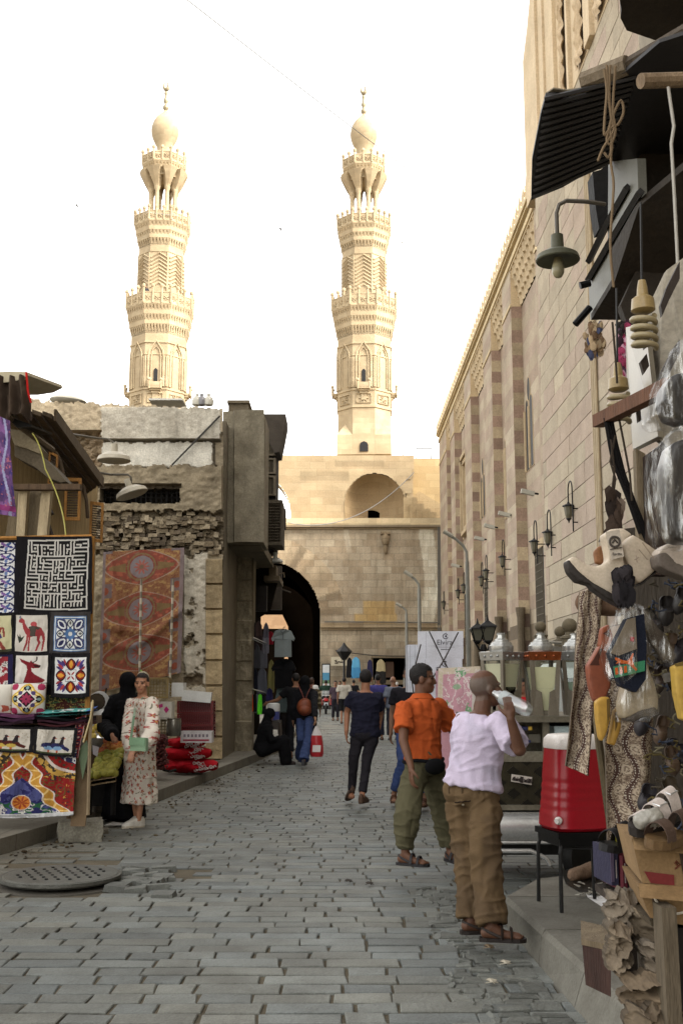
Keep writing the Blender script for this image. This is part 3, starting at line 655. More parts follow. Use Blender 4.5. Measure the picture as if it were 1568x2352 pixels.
b = MB(); b.col = L(150, 140, 122); fp = [(2.55, -14), (2.55, 7.6), (6.35, 21.4), (13, 21.4), (13, -14)]
b.slab([V((x, y, 0)) for x, y in fp], (0, 0, 18)); b.build('wall', m_plas, bld)
# ---- ruined house facing the street end on
DR = 20
def ruin_fn(u, v):
 n = vnoise(u*.05, v*.05, 21); n2 = vnoise(u*.09, v*.11, 22, 3); n3 = vnoise(u*.02, v*.03, 23)
 d = .04*n2; c = np.empty(u.shape+(3,)); c[:] = L(150, 138, 116)
 def z(m, col, dep=None, rough=0):
  nonlocal d
  k = (.82+.36*n)[..., None]*np.minimum(np.array(L(*col))*1.16, .72); c[m] = k[m]
  if dep is not None: d = np.where(m, dep+rough*(n2-.5)*2, d)
 w1 = 5*(n2-.5)*4
 z(v+w1*.3 < 995, (172, 158, 134), .12, .02)
 z((u < 238) & (v > 992) & (v < 1075), (142, 124, 100), -.06, .12)
 z(box3(u+w1*.2, v, 236, 508, 938, 1014), (186, 180, 166), .14, .015)
 z(box3(u, v, 236, 508, 1011, 1016), (92, 84, 70), -.02, .02)
 z(box3(u+w1*.2, v+w1*.5, 236, 489, 1016, 1073), (204, 200, 188), .05, .01)
 z(box3(u, v, 489, 494, 1018, 1080), (110, 100, 84), -.03, .02)
 z(box3(u, v+w1, 226, 512, 1074, 1176), (140, 128, 106), .17, .03)
 z(box3(u, v, 225, 420, 1116, 1124), (88, 78, 64), .0, .05)
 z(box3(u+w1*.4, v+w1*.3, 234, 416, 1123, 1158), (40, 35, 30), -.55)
 rb = (v+w1 > 1176) & (v+w1*1.4 < 1272)
 ro = np.floor(v/17); bl = (np.sin(np.floor((u+ro*23)/31)*12.98+ro*78.2)*437.5) % 1
 z(rb, (132, 120, 100)); d = np.where(rb, -.1+.3*bl*n+.12*(n2-.5), d); c[rb] *= (.55+.6*bl[..., None])[rb]
 low = v+w1*1.4 >= 1272
 z(low, (164, 152, 128), .06, .03)
 pw = low & (u > 424) & (u < 478) & (n+.5*n3 > .62); z(pw, (206, 198, 180), .1, .02)
 pe = low & (u > 424) & (u < 478) & (n+.5*n3 < .5); z(pe, (128, 114, 92), -.02, .06)
 q = (u > 474) & (v > 1285); rq = np.floor((v-1285)/58.); z(q, (180, 160, 124)); k = (.7+.5*((np.sin(rq*9.7)*91.3) % 1)); c[q] *= k[..., None][q]
 d = np.where(q, .16+.03*n2-.07*(np.abs(((v-1285) % 58)-29) > 27), d)
 st = vnoise(u*.12, v*.012, 29); c *= (1-.35*np.clip(st-.5, 0, 1)*2)[..., None]
 return d, c
ruin = thing('ruined_house', 'crumbling plaster and stone house with bare rubble and a hanging carpet, behind the fruit seller', 'house', P(370, 1700, DR+2))
b = MB(); relief(b, 62, 513, 918, 1740, DR, 2.2, ruin_fn, lambda u, v: v > 923+(u-80)*.047+5*(vnoise(u*.12, u*0+3, 3)-.5)*3)
b.build('front_wall', m_plas, ruin, smooth=40)
b = MB()
for k in range(330):
 u, v = 230+random.random()*276, 1182+84*random.random(); v = 1182+round((v-1182)/9.5)*9.5+random.random()*3; q = P(u, v, DR-.02+.14*random.random()*(1 if v < 1262 else .3)); w_ = .07+.15*random.random()**1.5; b.col = tuple(np.array(L(*random.choice(((150, 136, 112), (128, 114, 92), (164, 150, 126), (104, 92, 76)))))*(.7+.5*random.random()))
 b.box(q, (w_, .22, .055+.05*random.random()), .3*random.random()-.15, .3*random.random()-.15, .24*random.random()-.12, taper=.8+.2*random.random())
b.build('rubble_stones', M('rubble_stone', (1, 1, 1), .95, var=.4, vs=9, bump=.8, bs=30, fine=.25), ruin)
b = MB(); b.col = L(120, 110, 92); a0, a1 = P(62, 945, DR), P(512, 950, DR)
b.bx(a0.x, a1.x, DR+.6, DR+8, 0, a1.z); b.build('core', m_plas, ruin)
b = MB(); b.col = L(70, 60, 48)
for k in range(15): u = 242+k*11.8; b.tube([P(u, 1124, DR+.15), P(u, 1156, DR+.15)], .018, 5)
for v in (1133, 1143): b.tube([P(236, v, DR+.15), P(414, v, DR+.15)], .015, 5)
b.build('window_bars', m_dwood, ruin)
b = MB(); b.col = L(134, 124, 104)
def sidewall(u, v):
 n = vnoise(u*.05, v*.03, 41); return .05*n+np.where(u > 536, 0, -.12), np.array(L(146, 137, 117))[None, None]*(.62+.62*n[..., None])*np.where(u > 536, .92, 1.12)[..., None]
relief(b, 511, 606, 942, 1246, 21, 3, sidewall); a0, a1 = P(512, 950, 21), P(605, 1246, 21); b.bx(a0.x, a1.x, 21.12, 22.3, a1.z, a0.z-.03); b.bx(-4.5, -1.98, 22.3, 28, a1.z, a0.z-.05)
b.build('side_wall', m_plas, ruin)
def pil(u, v):
 n = vnoise(u*.08, v*.04, 51); ro = np.floor(v/46); return .1*n+.05*(np.sin(ro*7.7)), np.array(L(150, 140, 118))[None, None]*(.62+.65*n[..., None])
b = MB(); relief(b, 522, 578, 1262, 1730, 23.4, 3, pil); b.col = L(120, 110, 90); a0, a1 = P(522, 1262, 23.6), P(578, 1700, 23.6); b.bx(a0.x, a1.x, 23.55, 24.2, 0, a0.z); b.build('pillar', m_plas, ruin)
b = MB(); b.col = L(122, 112, 92); a0, a1 = P(514, 1250, 22.5), P(608, 1270, 22.5); b.bx(a0.x, a1.x, 21.4, 25.5, a1.z, a0.z)
for k in range(16):
 u = 525+random.random()*76; q = P(u, 1250-random.random()*8, 21.8+random.random()); b.col = tuple(np.array(L(158, 146, 122))*(.6+.5*random.random())); b.sph(q, (.1+.1*random.random(), .12, .06+.06*random.random()), 7, 5, rotm(random.random(), random.random()))
b.build('rubble_ledge', m_plas, ruin)
b = MB(); b.col = L(120, 108, 88); a0, a1 = P(526, 930, 21.3), P(571, 972, 21.3); b.bx(a0.x, a1.x, 21.2, 22.2, a1.z, a0.z); b.bx(a0.x-.02, a1.x+.02, 21.15, 22.25, a0.z, a0.z+.06); b.build('roof_block', m_plas, ruin)
# bags, jugs, sheet on the roof edge
def rooftop():
 b = MB(); b.col = L(176, 172, 160); q = P(157, 921, 20.4)
 b.sph(q, (.36, .3, .09), 16, 8, rotm(0, .08)); tag(b.build('sandbag', m_cloth, smooth=60), 'pale flat bag lying on the roof edge of the ruined house', 'bag')
 b = MB(); b.col = L(206, 204, 194); q0, q1 = P(344, 922, 20.4), P(421, 922, 20.4); b.bx(q0.x, q1.x, 20.3, 20.9, q0.z, q0.z+.035); tag(b.build('plastic_sheet', m_paint), 'thin pale sheet lying on the roof edge under the left minaret', 'sheet')
 for k, u in enumerate((452, 463, 479)):
  b = MB(); b.col = L(188, 184, 170) if k != 1 else L(120, 118, 120); q = P(u, 933, 20.6); b.lathe([(.03, 0), (.09, .02), (.1, .1), (.08, .16), (.03, .2), (.035, .24)], 12, q)
  tag(b.build('jug', m_plastic, smooth=50), ('pale round jug on the ruin roof, left of the dark one', 'dark grey jug on the ruin roof between two pale ones', 'pale round jug on the ruin roof, right of the dark one')[k], 'jug')
rooftop()
b = MB(); b.tube([P(505, 955, 19.8), P(395, 1068, 19.85)], .018, 5); tag(b.build('leaning_rod', mg), 'thin dark rod slanting across the pale plaster of the ruined house', 'rod')
# ---- mashrabiya bay and the dark shop under it
mas = thing('lattice_bay', 'dark carved wooden lattice bay window jutting over the street beside the plaster wall', 'bay window', P(628, 1255, 25))
def pb(b, u0, u1, v0, v1, D0, D1): a0, a1 = P(u0, v0, D0), P(u1, v1, D0); b.bx(a0.x, a1.x, D0, D1, a1.z, a0.z)
b = MB(); b.col = L(96, 88, 74)
pb(b, 598, 632, 1000, 1260, 25.1, 26.2); b.build('body', m_dwood, mas)
b = MB(); b.col = (1, 1, 1); q = [P(u, v, 24.8) for u, v in ((586, 951), (656, 951), (656, 968), (650, 1000), (642, 1038), (630, 1040), (612, 1000), (598, 968), (586, 966))]; b.slab(q[::-1], (0, 1.0, 0)); b.build('eave', m_dwood, mas)
b = MB(); b.col = L(120, 110, 92)
for v0, v1 in ((1010, 1046), (1052, 1088), (1092, 1138)):
 pb(b, 606, 610, v0, v1, 25.0, 25.1); pb(b, 628, 633, v0, v1, 25.0, 25.1); pb(b, 610, 628, v0, v0+4, 25.0, 25.1); pb(b, 610, 628, v1-4, v1, 25.0, 25.1)
 for k in range(5): u = 612+k*3.5; b.tube([P(u, v0, 25.06), P(u, v1, 25.06)], .012, 4)
b.build('panel', m_wood, mas)
b = MB(); b.col = L(92, 84, 70); pb(b, 600, 648, 1148, 1156, 24.5, 25.5); pb(b, 600, 648, 1244, 1252, 24.5, 25.5); pb(b, 600, 604, 1156, 1244, 24.5, 24.6); pb(b, 644, 648, 1156, 1244, 24.5, 25.5)
for k in range(10): u = 605+k*4.2; b.tube([P(u, 1156, 24.56), P(u, 1244, 24.56)], .016, 4)
for k in range(13): v = 1160+k*6.6; b.tube([P(603, v, 24.53), P(645, v, 24.53)], .014, 4)
b.col = L(70, 62, 52); pb(b, 604, 644, 1156, 1244, 24.75, 25.4); b.build('lattice_balcony', m_wood, mas)
b = MB(); pb(b, 641, 655, 1168, 1212, 25.5, 25.9); b.tube([P(610, 1290, 25.5), P(640, 1250, 25.5)], .06); b.build('bracket', m_dwood, mas)
shop = thing('clothes_shop', 'dark open shop front hung with clothes under the rubble ledge', 'shop', P(600, 1700, 27))
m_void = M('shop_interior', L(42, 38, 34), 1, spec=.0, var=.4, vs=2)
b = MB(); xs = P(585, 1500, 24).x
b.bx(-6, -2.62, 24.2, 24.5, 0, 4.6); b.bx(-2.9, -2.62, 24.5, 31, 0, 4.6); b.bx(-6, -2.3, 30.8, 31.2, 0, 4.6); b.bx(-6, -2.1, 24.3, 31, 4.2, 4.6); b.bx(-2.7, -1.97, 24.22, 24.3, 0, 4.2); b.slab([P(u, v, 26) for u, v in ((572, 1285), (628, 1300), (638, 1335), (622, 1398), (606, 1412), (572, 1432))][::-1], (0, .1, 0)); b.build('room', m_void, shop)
b = MB(); b.col = L(88, 72, 56); pb(b, 571, 612, 1345, 1403, 24.4, 24.7); b.build('signboard', m_dwood, shop)
b = MB(); b.col = L(112, 100, 82); pb(b, 606, 642, 1322, 1334, 25.4, 27); b.tube([P(642, 1318, 25.4), P(652, 1316, 25.4), P(653, 1326, 25.4)], .02); pb(b, 618, 634, 1298, 1325, 25.6, 26.4); b.build('canopy', m_plas, shop)
b = MB(); b.tube([P(626, 1346, 30.9), P(668, 1361, 30.9)], .025); pb(b, 622, 646, 1300, 1400, 30.6, 30.9); b.build('awning_bar', m_dwood, shop)
# ---- wooden shop house at the far left, along the street
wl = thing('wooden_shop', 'old tan wooden shop house with louvred shutters and broken eaves behind the textile display', 'house', (-5, 14, 0))
XW = -3.95
b = MB(); b.col = L(190, 166, 122); b.bx(XW-3, XW, 11.6, 17.4, 0, 4.75); b.build('wall', m_wood, wl)
b = MB(); b.col = L(120, 104, 82)
e0, e1 = PX(120, 957, -3.4), PX(231, 1112, -3.4)
for k in range(5):
 f0, f1 = k/5, (k+1)/5; a_, c_ = V((-3.4-.62*f0, e0.y, e0.z-.02+.1*f0)), V((-3.4-.62*f0, e1.y+1.6*f0, e1.z+.1*f0)); a2, c2 = V((-3.4-.62*f1+.01, e0.y, e0.z+.1*f1)), V((-3.4-.62*f1+.01, e1.y+1.6*f1, e1.z+.1*f1))
 b.col = tuple(np.array(L(122, 106, 86))*(.7+.5*random.random())); b.slab([a_, c_, c2, a2], (0, 0, .05))
b.slab([e0+V((.02, 0, -.05)), e1+V((.02, 0, -.05)), e1+V((.02, 0, .09)), e0+V((.02, 0, .09))], (.03, 0, 0)); b.build('eave', m_wood, wl)
b = MB(); b.col = L(98, 88, 72)
pts = [(34, 1022), (62, 1030), (92, 1043), (122, 1070), (153, 1106), (140, 1108), (112, 1098), (80, 1072), (34, 1048)]
b.slab([P(u, v, 11.6) for u, v in pts][::-1], (0, .5, 0)); b.col = L(140, 128, 104); b.slab([P(u, v, 11.55) for u, v in ((20, 985), (60, 990), (95, 1030), (92, 1042), (62, 1030), (34, 1022))][::-1], (0, .3, 0)); b.build('broken_canopy', m_plas, wl)
b = MB(); b.col = L(104, 90, 72); b.tube([P(-10, 938, 11), P(122, 1034, 11.8)], .035, 6); b.build('rafter', m_wood, wl)
b = MB(); b.col = L(96, 76, 56); a0, a1 = P(34, 1113, 11.4), P(187, 1126, 11.4); b.bx(a0.x, a1.x, 11.35, 11.45, a1.z, a0.z); b.build('cross_beam', m_wood, wl)
for u0, u1, us in ((44, 36, 20), (96, 84, 22)):
 b = MB(); b.col = L(196, 178, 144); q = [P(u0, 1122, 11.45), P(u0+us, 1122, 11.45), P(u1+us, 1245, 11.45), P(u1, 1245, 11.45)]; b.slab(q[::-1], (0, .1, 0)); b.build('post', m_wood, wl)
b = MB(); b.col = L(120, 106, 82); b.slab([P(u, v, 11.6) for u, v in ((30, 1122), (100, 1122), (88, 1250), (10, 1250))][::-1], (0, .08, 0)); b.build('board', m_wood, wl)
for (u0, v0, u1, v1, D, hh) in ((150, 1097, 187, 1098, 13.6, 98), (208, 1151, 238, 1155, 15.8, 92), (113, 1034, 133, 1045, 12.6, 78)):
 q0, q1 = P(u0, v0, D), P(u1, v1, D+.1); hz = P(u0, v0, D).z-P(u0, v0+hh, D).z; b = MB(); b.col = L(190, 138, 76); ex = (q1-q0); w_ = .16
 for fa, fb, za, zb2 in ((0, w_, 0, 1), (1-w_, 1, 0, 1), (w_, 1-w_, 0, .08), (w_, 1-w_, .92, 1)):
  A, B_ = q0+ex*fa, q0+ex*fb; b.slab([A-V((0, 0, hz*zb2)), B_-V((0, 0, hz*zb2)), B_-V((0, 0, hz*za)), A-V((0, 0, hz*za))], (0, .04, 0))
 s_ = b.build('shutter', m_wood, wl); b = MB(); b.col = L(84, 66, 44)
 for k in range(14): zc = hz*(.09+.06*k); A, B_ = q0+ex*w_, q0+ex*(1-w_); b.slab([A+V((0, .0, -zc-.035*hz)), B_+V((0, 0, -zc-.035*hz)), B_+V((0, .035, -zc)), A+V((0, .035, -zc))], (0, .008, 0))
 b.build('louvre', m_wood, s_)
b = MB(); b.col = L(92, 76, 58); b.tube([P(u, v, 12.9) for u, v in ((118, 1034), (130, 1040), (139, 1060), (146, 1090))], .022); b.build('arched_trim', m_wood, wl); b = MB(); b.col = L(92, 76, 58); b.tube([P(u, v, 14.3) for u, v in ((152, 1095), (180, 1100), (192, 1118), (199, 1150), (202, 1190))], .024); b.build('arched_trim', m_wood, wl)
b = MB(); b.col = L(64, 48, 34); b.slab([P(u, v, 12) for u, v in ((100, 1150), (112, 1160), (120, 1178), (112, 1182), (104, 1176), (112, 1205), (122, 1236), (98, 1240))][::-1], (0, .1, 0)); b.build('bracket', m_wood, wl)
tp = thing('tarp_awning', 'dark torn tarpaulin awning with a pale top on the shop roof at far left', 'awning', P(20, 960, 11.2))
b = MB(); b.col = L(60, 50, 42)
def tarp(u, v):
 n = vnoise(u*.06, v*.03, 61); return .12*n+.05*np.sin(u*.25), np.array(L(74, 62, 52))[None, None]*(.5+.9*n[..., None])
relief(b, -40, 82, 868, 968, 11, 3, tarp, lambda u, v: (u < 62+(v-868)*.19) & (v < 960+8*np.sin(u*.1))); b.build('side_sheet', m_cloth, tp, smooth=60)
b = MB(); b.col = L(186, 176, 150); b.slab([P(u, v, 10.95) for u, v in ((-40, 856), (20, 853), (62, 854), (64, 862), (40, 874), (0, 880), (-40, 880))][::-1], (0, 1.4, .25)); b.build('top_sheet', m_cloth, tp)
b = MB(); b.col = L(190, 40, 36); b.tube([P(61, 855, 10.94), P(65, 900, 10.94), P(72, 925, 10.96)], .012); b.build('red_edging', m_cloth, tp)
b = MB(); b.col = L(120, 112, 100); b.slab([P(u, v, 11.2) for u, v in ((24, 958), (74, 976), (72, 980), (40, 982), (24, 966))][::-1], (0, .8, .1)); tag(b.build('corrugated_sheet', m_blackm), 'bent corrugated metal sheet under the dark tarpaulin awning', 'metal sheet')
# hanging purple scarf
def sheet(name, quad, D, nx, ny, paint, mat=None, amp=.02, fr=9., seed=1, label=None, cat=None, group=None, parent=None, fold=None, edge=None, th=.006):
 TL, TR, BR, BL = [P(u, v, d) for (u, v), d in zip(quad, D if isinstance(D, (tuple, list)) else (D,)*4)]
 s, t = np.meshgrid(np.linspace(0, 1, nx+1), np.linspace(0, 1, ny+1)); A = lambda p: np.array(p)
 p = (A(TL)*((1-s)*(1-t))[..., None]+A(TR)*(s*(1-t))[..., None]+A(BR)*(s*t)[..., None]+A(BL)*((1-s)*t)[..., None])
 W = (TR-TL).length; H = (BL-TL).length
 d = amp*((vnoise(s*W*fr, t*H*fr*.5, seed)-.5)*2) if fold is None else fold(s, t)
 p[..., 1] -= d
 if edge: dx, dz = edge(s, t); p[..., 0] += dx; p[..., 2] += dz
 sc, tcn = (s[:-1, :-1]+s[1:, 1:])/2, (t[:-1, :-1]+t[1:, 1:])/2; c = paint(sc, tcn)
 b = MB(); gridobj(b, p[::-1], c[::-1])
 bk = p.copy(); bk[..., 1] += th; gridobj(b, bk, c*.5)
 rim = [tuple(x) for x in p[0]]+[tuple(x) for x in p[1:, -1]]+[tuple(x) for x in p[-1, ::-1][1:]]+[tuple(x) for x in p[::-1, 0][1:-1]]
 b.col = tuple(np.asarray(c).reshape(-1, 3).mean(0)*.6); n = len(rim); b.add(rim+[(x, y+th, z) for x, y, z in rim], [(i, (i+1) % n, n+(i+1) % n, n+i) for i in range(n)])
 o = b.build(name, mat or m_cloth, parent, smooth=50)
 return tag(o, label, cat, group)
def fill(s, col): k = sum(col)/3; c = np.empty(s.shape+(3,)); c[:] = L(*[k+(x-k)*.82 for x in col]); return c
def on(c, m, col): k = sum(col)/3; c[m] = L(*[k+(x-k)*.82 for x in col])
def purple(s, t):
 c = fill(s, (92, 60, 112)); n = vnoise(s*5, t*9, 4); on(c, n > .58, (126, 80, 140)); on(c, n < .38, (66, 52, 116)); on(c, (np.abs(s-.75-.1*np.sin(t*9)) < .05), (150, 150, 190)); on(c, (t > .9) & (t < .96), (140, 50, 110)); on(c, vnoise(s*9, t*20, 8) > .72, (170, 90, 110)); return c
sheet('scarf', ((-30, 945), (22, 965), (37, 1186), (-30, 1178)), 9, 40, 90, purple, amp=.05, label='purple printed scarf hanging at the left edge of the display', cat='scarf')
b = MB(); b.col = L(170, 166, 84); b.tube(bez(P(75, 995, 11.2), P(95, 1020, 11.2), P(105, 1078, 11.2), 8)[:-1]+bez(P(105, 1078, 11.2), P(150, 1160, 11.2), P(152, 1240, 11.1), 10), .007, 5); tag(b.build('cable', m_plastic), 'yellow cable dangling in front of the wooden shop house', 'cable')
# dome lamps on the left
def dome_lamp(label, u, v, D, pts, col=(176, 168, 150), R_=.26, tilt=0, group=None):
 q = P(u, v, D); t = thing('dome_lamp', label, 'lamp', q, 0, group); b = MB(); b.col = L(*col); h = R_*.55
 rm = rotm(0, tilt, 0)
 b.lathe([(.02, h+.12), (.05, h+.12), (.055, h), (R_*.5, h*.86), (R_*.92, h*.42), (R_, 0), (R_*.96, -.01), (R_*.8, h*.2), (.03, h*.6)], 24, (0, 0, 0), R3=rm); b.build('shade', m_paint, t, w=False, smooth=40)
 b = MB(); b.col = L(90, 84, 74); top = rm @ V((0, 0, h+.1)); b.tube([top]+[P(a, c, d)-q for a, c, d in pts], .018, 6); b.build('arm', m_paint, t, w=False, smooth=40)
 return t
dome_lamp('pale dome lamp on an arm over the ruined house plaster, higher one', 262, 1058, 16.5, [(262, 1036, 16.5), (259, 1014, 16.5), (246, 1008, 16.5), (222, 1006, 16.4), (155, 996, 15.3)], group='dome lamps on the left')
dome_lamp('pale dome lamp tilted on an arm over the ruined house, lower one', 304, 1136, 17, [(303, 1110, 17), (301, 1096, 17), (294, 1090, 17), (255, 1090, 17), (222, 1085, 16)], tilt=-.35, group='dome lamps on the left')
dome_lamp('grey white dome lamp hanging at the clothes shop before the arch', 632, 1291, 25, [(632, 1272, 25), (629, 1263, 25), (622, 1260, 25), (596, 1261, 25)], (190, 190, 184), .185)
b = MB(); b.col = L(214, 212, 204); q = P(598, 1283, 24.6); b.lathe([(.04, 0), (.05, .02), (.05, .12), (.03, .14), (.02, .2)], 10, q); tag(b.build('bulb', m_paint, smooth=40), 'white bulb hanging under the rubble ledge', 'bulb')
# ---------------------------------------------------------------- textile display at the left
ts = thing('textile_stall', 'wooden display frame of the textile seller, hung with black bordered panels', 'stall', (-3, 11.1, HL))
DT = 11.0
b = MB(); b.col = L(176, 124, 58); b.tube([P(-60, 1238, DT+.06), P(150, 1233, DT+.06), P(212, 1232, DT+.06)], .022, 6)
b.tube([P(213, 1232, DT+.05), P(204, 1540, DT+.05), P(199, 1720, DT+.02)], .028, 6); b.build('frame', m_wood, ts)
b = MB(); b.col = L(30, 28, 30); b.slab([P(u, v, DT+.12) for u, v in ((-80, 1240), (210, 1240), (200, 1690), (-80, 1690))][::-1], (0, .04, 0)); b.build('backcloth', m_cloth, ts)
b = MB(); b.col = L(110, 92, 70); b.slab([P(u, v, DT+.02) for u, v in ((-80, 1648), (204, 1646), (204, 1664), (-80, 1666))][::-1], (0, .6, 0))
for u in (-40, 60, 160): b.tube([P(u, 1660, DT+.3), P(u, 1880, DT+.3)], .03)
b.build('table', m_wood, ts)
b = MB(); b.col = L(150, 132, 104); b.tube([P(213, 1612, DT-.2), P(207, 1700, DT-.25), P(203, 1872, DT-.3)], .017, 5); b.build('post', m_wood, ts)
b = MB(); b.col = L(186, 168, 128); b.tube([P(214, 1608, DT-.25), P(208, 1650, DT-.3), P(192, 1705, DT-.35), P(197, 1690, DT-.33)], .008, 5); tag(b.build('rope', m_cloth), 'pale rope tied to the post of the textile display', 'rope')
def Pt(x, y): return (70+x*250/1568.)*.6806, (1800+y*270/1693.)*.6806
KUF = ("245,170,245,385 245,385,360,385 365,240,365,470 300,240,380,240 430,240,715,245 450,245,450,470 585,245,585,310 580,400,580,470 625,325,715,325 735,175,720,470 795,175,785,470 850,230,840,470 925,240,915,470 "
"1075,170,1060,470 985,325,1045,325 1000,330,985,410 1140,160,1130,400 1200,230,1260,230 1280,230,1270,290 1160,300,1420,300 1340,215,1400,215 1130,385,1400,380 1130,465,1345,460 370,480,1110,475 180,455,250,465 245,465,215,780 "
"215,780,345,780 350,480,340,840 290,545,345,545 300,620,345,620 300,620,280,710 280,710,320,710 430,480,420,620 420,620,640,630 490,545,500,620 555,545,930,550 690,560,680,850 480,700,690,710 485,640,475,770 400,785,680,785 "
"765,580,760,650 825,560,815,780 750,710,890,710 890,620,890,710 840,620,890,620 750,710,740,800 970,490,940,950 1040,540,1020,770 820,780,1100,780 1110,470,1100,545 1110,545,1345,545 1180,545,1175,690 1255,620,1250,690 "
"1095,700,1390,695 1095,700,1090,840 1100,785,1390,780 205,855,600,860 605,810,590,1020 150,930,395,930 405,870,395,1020 145,1010,740,1020 470,890,460,950 670,800,660,1000 680,870,800,865 810,820,795,950 795,950,880,945 "
"940,945,1100,945 1005,860,1330,860 1165,880,1160,1020 790,1025,1165,1025 1235,870,1220,1170 1305,930,1300,1030 1230,1100,1320,1100 185,1080,180,1170 180,1170,400,1175 250,1080,330,1080 330,1080,325,1140 400,1030,395,1180 "
"455,1030,440,1240 470,1175,540,1175 600,1040,590,1100 655,1090,640,1170 660,1100,780,1100 790,1030,785,1200 580,1170,660,1165 580,1180,570,1250 870,1040,860,1570 885,1185,960,1185 1010,1040,1000,1360 1030,1190,1320,1185 "
"1080,1050,1075,1110 370,1255,1000,1260 250,1180,240,1320 270,1250,340,1250 160,1330,360,1330 375,1260,345,1500 430,1280,420,1560 500,1270,490,1560 500,1410,570,1410 580,1320,575,1400 640,1270,620,1510 715,1290,705,1510 "
"790,1270,780,1570 180,1360,170,1420 170,1415,240,1415 105,1490,300,1490 300,1340,295,1490 870,1340,950,1340 860,1420,1300,1420 1090,1260,1240,1260 1240,1260,1225,1360 1080,1200,1075,1355 1160,1290,1150,1400 1290,1340,1370,1340 "
"1300,1340,1290,1420 930,1440,920,1510 1070,1430,1065,1510 1140,1430,1135,1510 1215,1430,1210,1510 1280,1430,1285,1510 180,150,1440,130 180,150,90,1570 1440,130,1395,1590 90,1570,1395,1590")
def kufic(s, t):
 x, y = -70+s*1590, 60+t*1640; c = fill(s, (26, 24, 26)); wmask = np.zeros(s.shape, bool)
 for q in KUF.split():
  x0, y0, x1, y1 = map(float, q.split(',')); wmask |= (x > min(x0, x1)-17) & (x < max(x0, x1)+17) & (y > min(y0, y1)-17) & (y < max(y0, y1)+17) & (np.abs((x-x0)*(y1-y0)-(y-y0)*(x1-x0))/np.hypot(x1-x0, y1-y0) < 16)
 for q in "315,315 515,320 510,405 650,405 1000,245 300,465 420,700 1105,630 1325,620 535,940 875,870 735,940 520,1100 720,1180 940,1100 1155,1110 180,1250 1300,1265 570,1495 1000,1500".split():
  a, d = map(float, q.split(',')); wmask |= np.hypot(x-a, y-d) < 24
 on(c, wmask, (186, 182, 174)); return c
def mirror(s): return 1-np.abs(2*s-1)
def el(s, t, a, d, rx, ry): return ((s-a)/rx)**2+((t-d)/ry)**2
def petal(x, y, ang, r0, r1, wd):
 c, sn = cos(ang), sin(ang); l = x*c+y*sn; q = -x*sn+y*c; f = np.clip((l-r0)/(r1-r0), 0, 1); return (l > r0) & (l < r1) & (np.abs(q) < wd*np.sin(pi*f)**.7)
def bord(c, s, t, b, col): on(c, (s < b) | (s > 1-b) | (t < b) | (t > 1-b), col)
def poly(s, t, pts):
 ins = np.zeros(s.shape, bool); n = len(pts)
 for i in range(n):
  (x0, y0), (x1, y1) = pts[i], pts[(i+1) % n]
  k = ((y0 > t) != (y1 > t)) & (s < (x1-x0)*(t-y0)/((y1-y0) or 1e-9)+x0); ins ^= k
 return ins
def bluefloral(s, t):
 c = fill(s, (208, 208, 208)); x, y = (s*2.2) % 1-.5, (t*6) % 1-.5; r = np.hypot(x, y); on(c, (np.abs(r-.42) < .05), (40, 44, 90))
 for k in range(5): on(c, petal(x, y, k*2*pi/5+.3, .03, .36, .09), ((60, 66, 140), (96, 120, 170), (40, 40, 80), (120, 80, 150), (60, 90, 150))[k])
 on(c, r < .06, (170, 130, 170)); on(c, (s > .86) | (t < .03) | (t > .98), (26, 24, 30)); return c
def camel(s, t):
 c = fill(s, (198, 190, 178)); red = (158, 52, 56)
 for p in ([(.1, .12), (.17, .06), (.28, .13), (.3, .2), (.22, .22), (.1, .2)], [(.2, .2), (.28, .18), (.4, .36), (.55, .3), (.62, .2), (.68, .3), (.8, .34), (.9, .5), (.86, .56), (.6, .58), (.42, .6), (.32, .5), (.24, .36)],
     [(.36, .55), (.42, .56), (.4, .75), (.3, .98), (.25, .98), (.34, .75)], [(.44, .56), (.5, .57), (.46, .78), (.45, .98), (.4, .98), (.41, .76)], [(.7, .54), (.8, .52), (.76, .68), (.8, .75), (.68, .98), (.62, .98), (.72, .76), (.68, .66)], [(.8, .5), (.9, .5), (.93, .68), (.86, .98), (.81, .98), (.86, .7)]): on(c, poly(s, t, p), red)
 on(c, el(s, t, .57, .24, .1, .07) < 1, (178, 66, 70)); on(c, poly(s, t, [(.4, .32), (.55, .28), (.78, .34), (.72, .4), (.66, .38), (.64, .58), (.48, .58), (.46, .38)]), (74, 66, 58)); on(c, el(s, t, .14, .06, .03, .05) < 1, (110, 116, 128))
 on(c, poly(s, t, [(.05, .52), (.14, .62), (.14, .52), (.19, .62), (.3, .56), (.22, .7), (.14, .78), (.1, .68)]), (50, 54, 44)); return c
def medallion(s, t):
 c = fill(s, (206, 208, 206)); x, y = mirror(s), mirror(t); X, Y = s-.5, t-.5; bord(c, s, t, .09, (76, 108, 152)); on(c, (np.minimum(x, y)*.5 > .035) & (np.minimum(x, y)*.5 < .05), (200, 206, 212))
 for k in range(8): on(c, petal(X, Y, k*pi/4+pi/4*0, .05, .2, .05), (70, 108, 160))
 for k in range(4):
  a = k*pi/2; on(c, petal(X, Y, a, .17, .41, .11), (58, 60, 80)); on(c, petal(X, Y, a, .2, .38, .07), (198, 200, 196)); on(c, petal(X, Y, a, .25, .36, .035), (90, 88, 84))
  a += pi/4; on(c, petal(X, Y, a, .15, .56, .15), (50, 50, 92)); on(c, petal(X, Y, a, .2, .52, .1), (204, 206, 208)); on(c, petal(X, Y, a, .26, .48, .055), (46, 46, 86))
  on(c, petal(X, Y, a-.34, .3, .5, .03), (70, 74, 110)); on(c, petal(X, Y, a+.34, .3, .5, .03), (70, 74, 110))
 return c
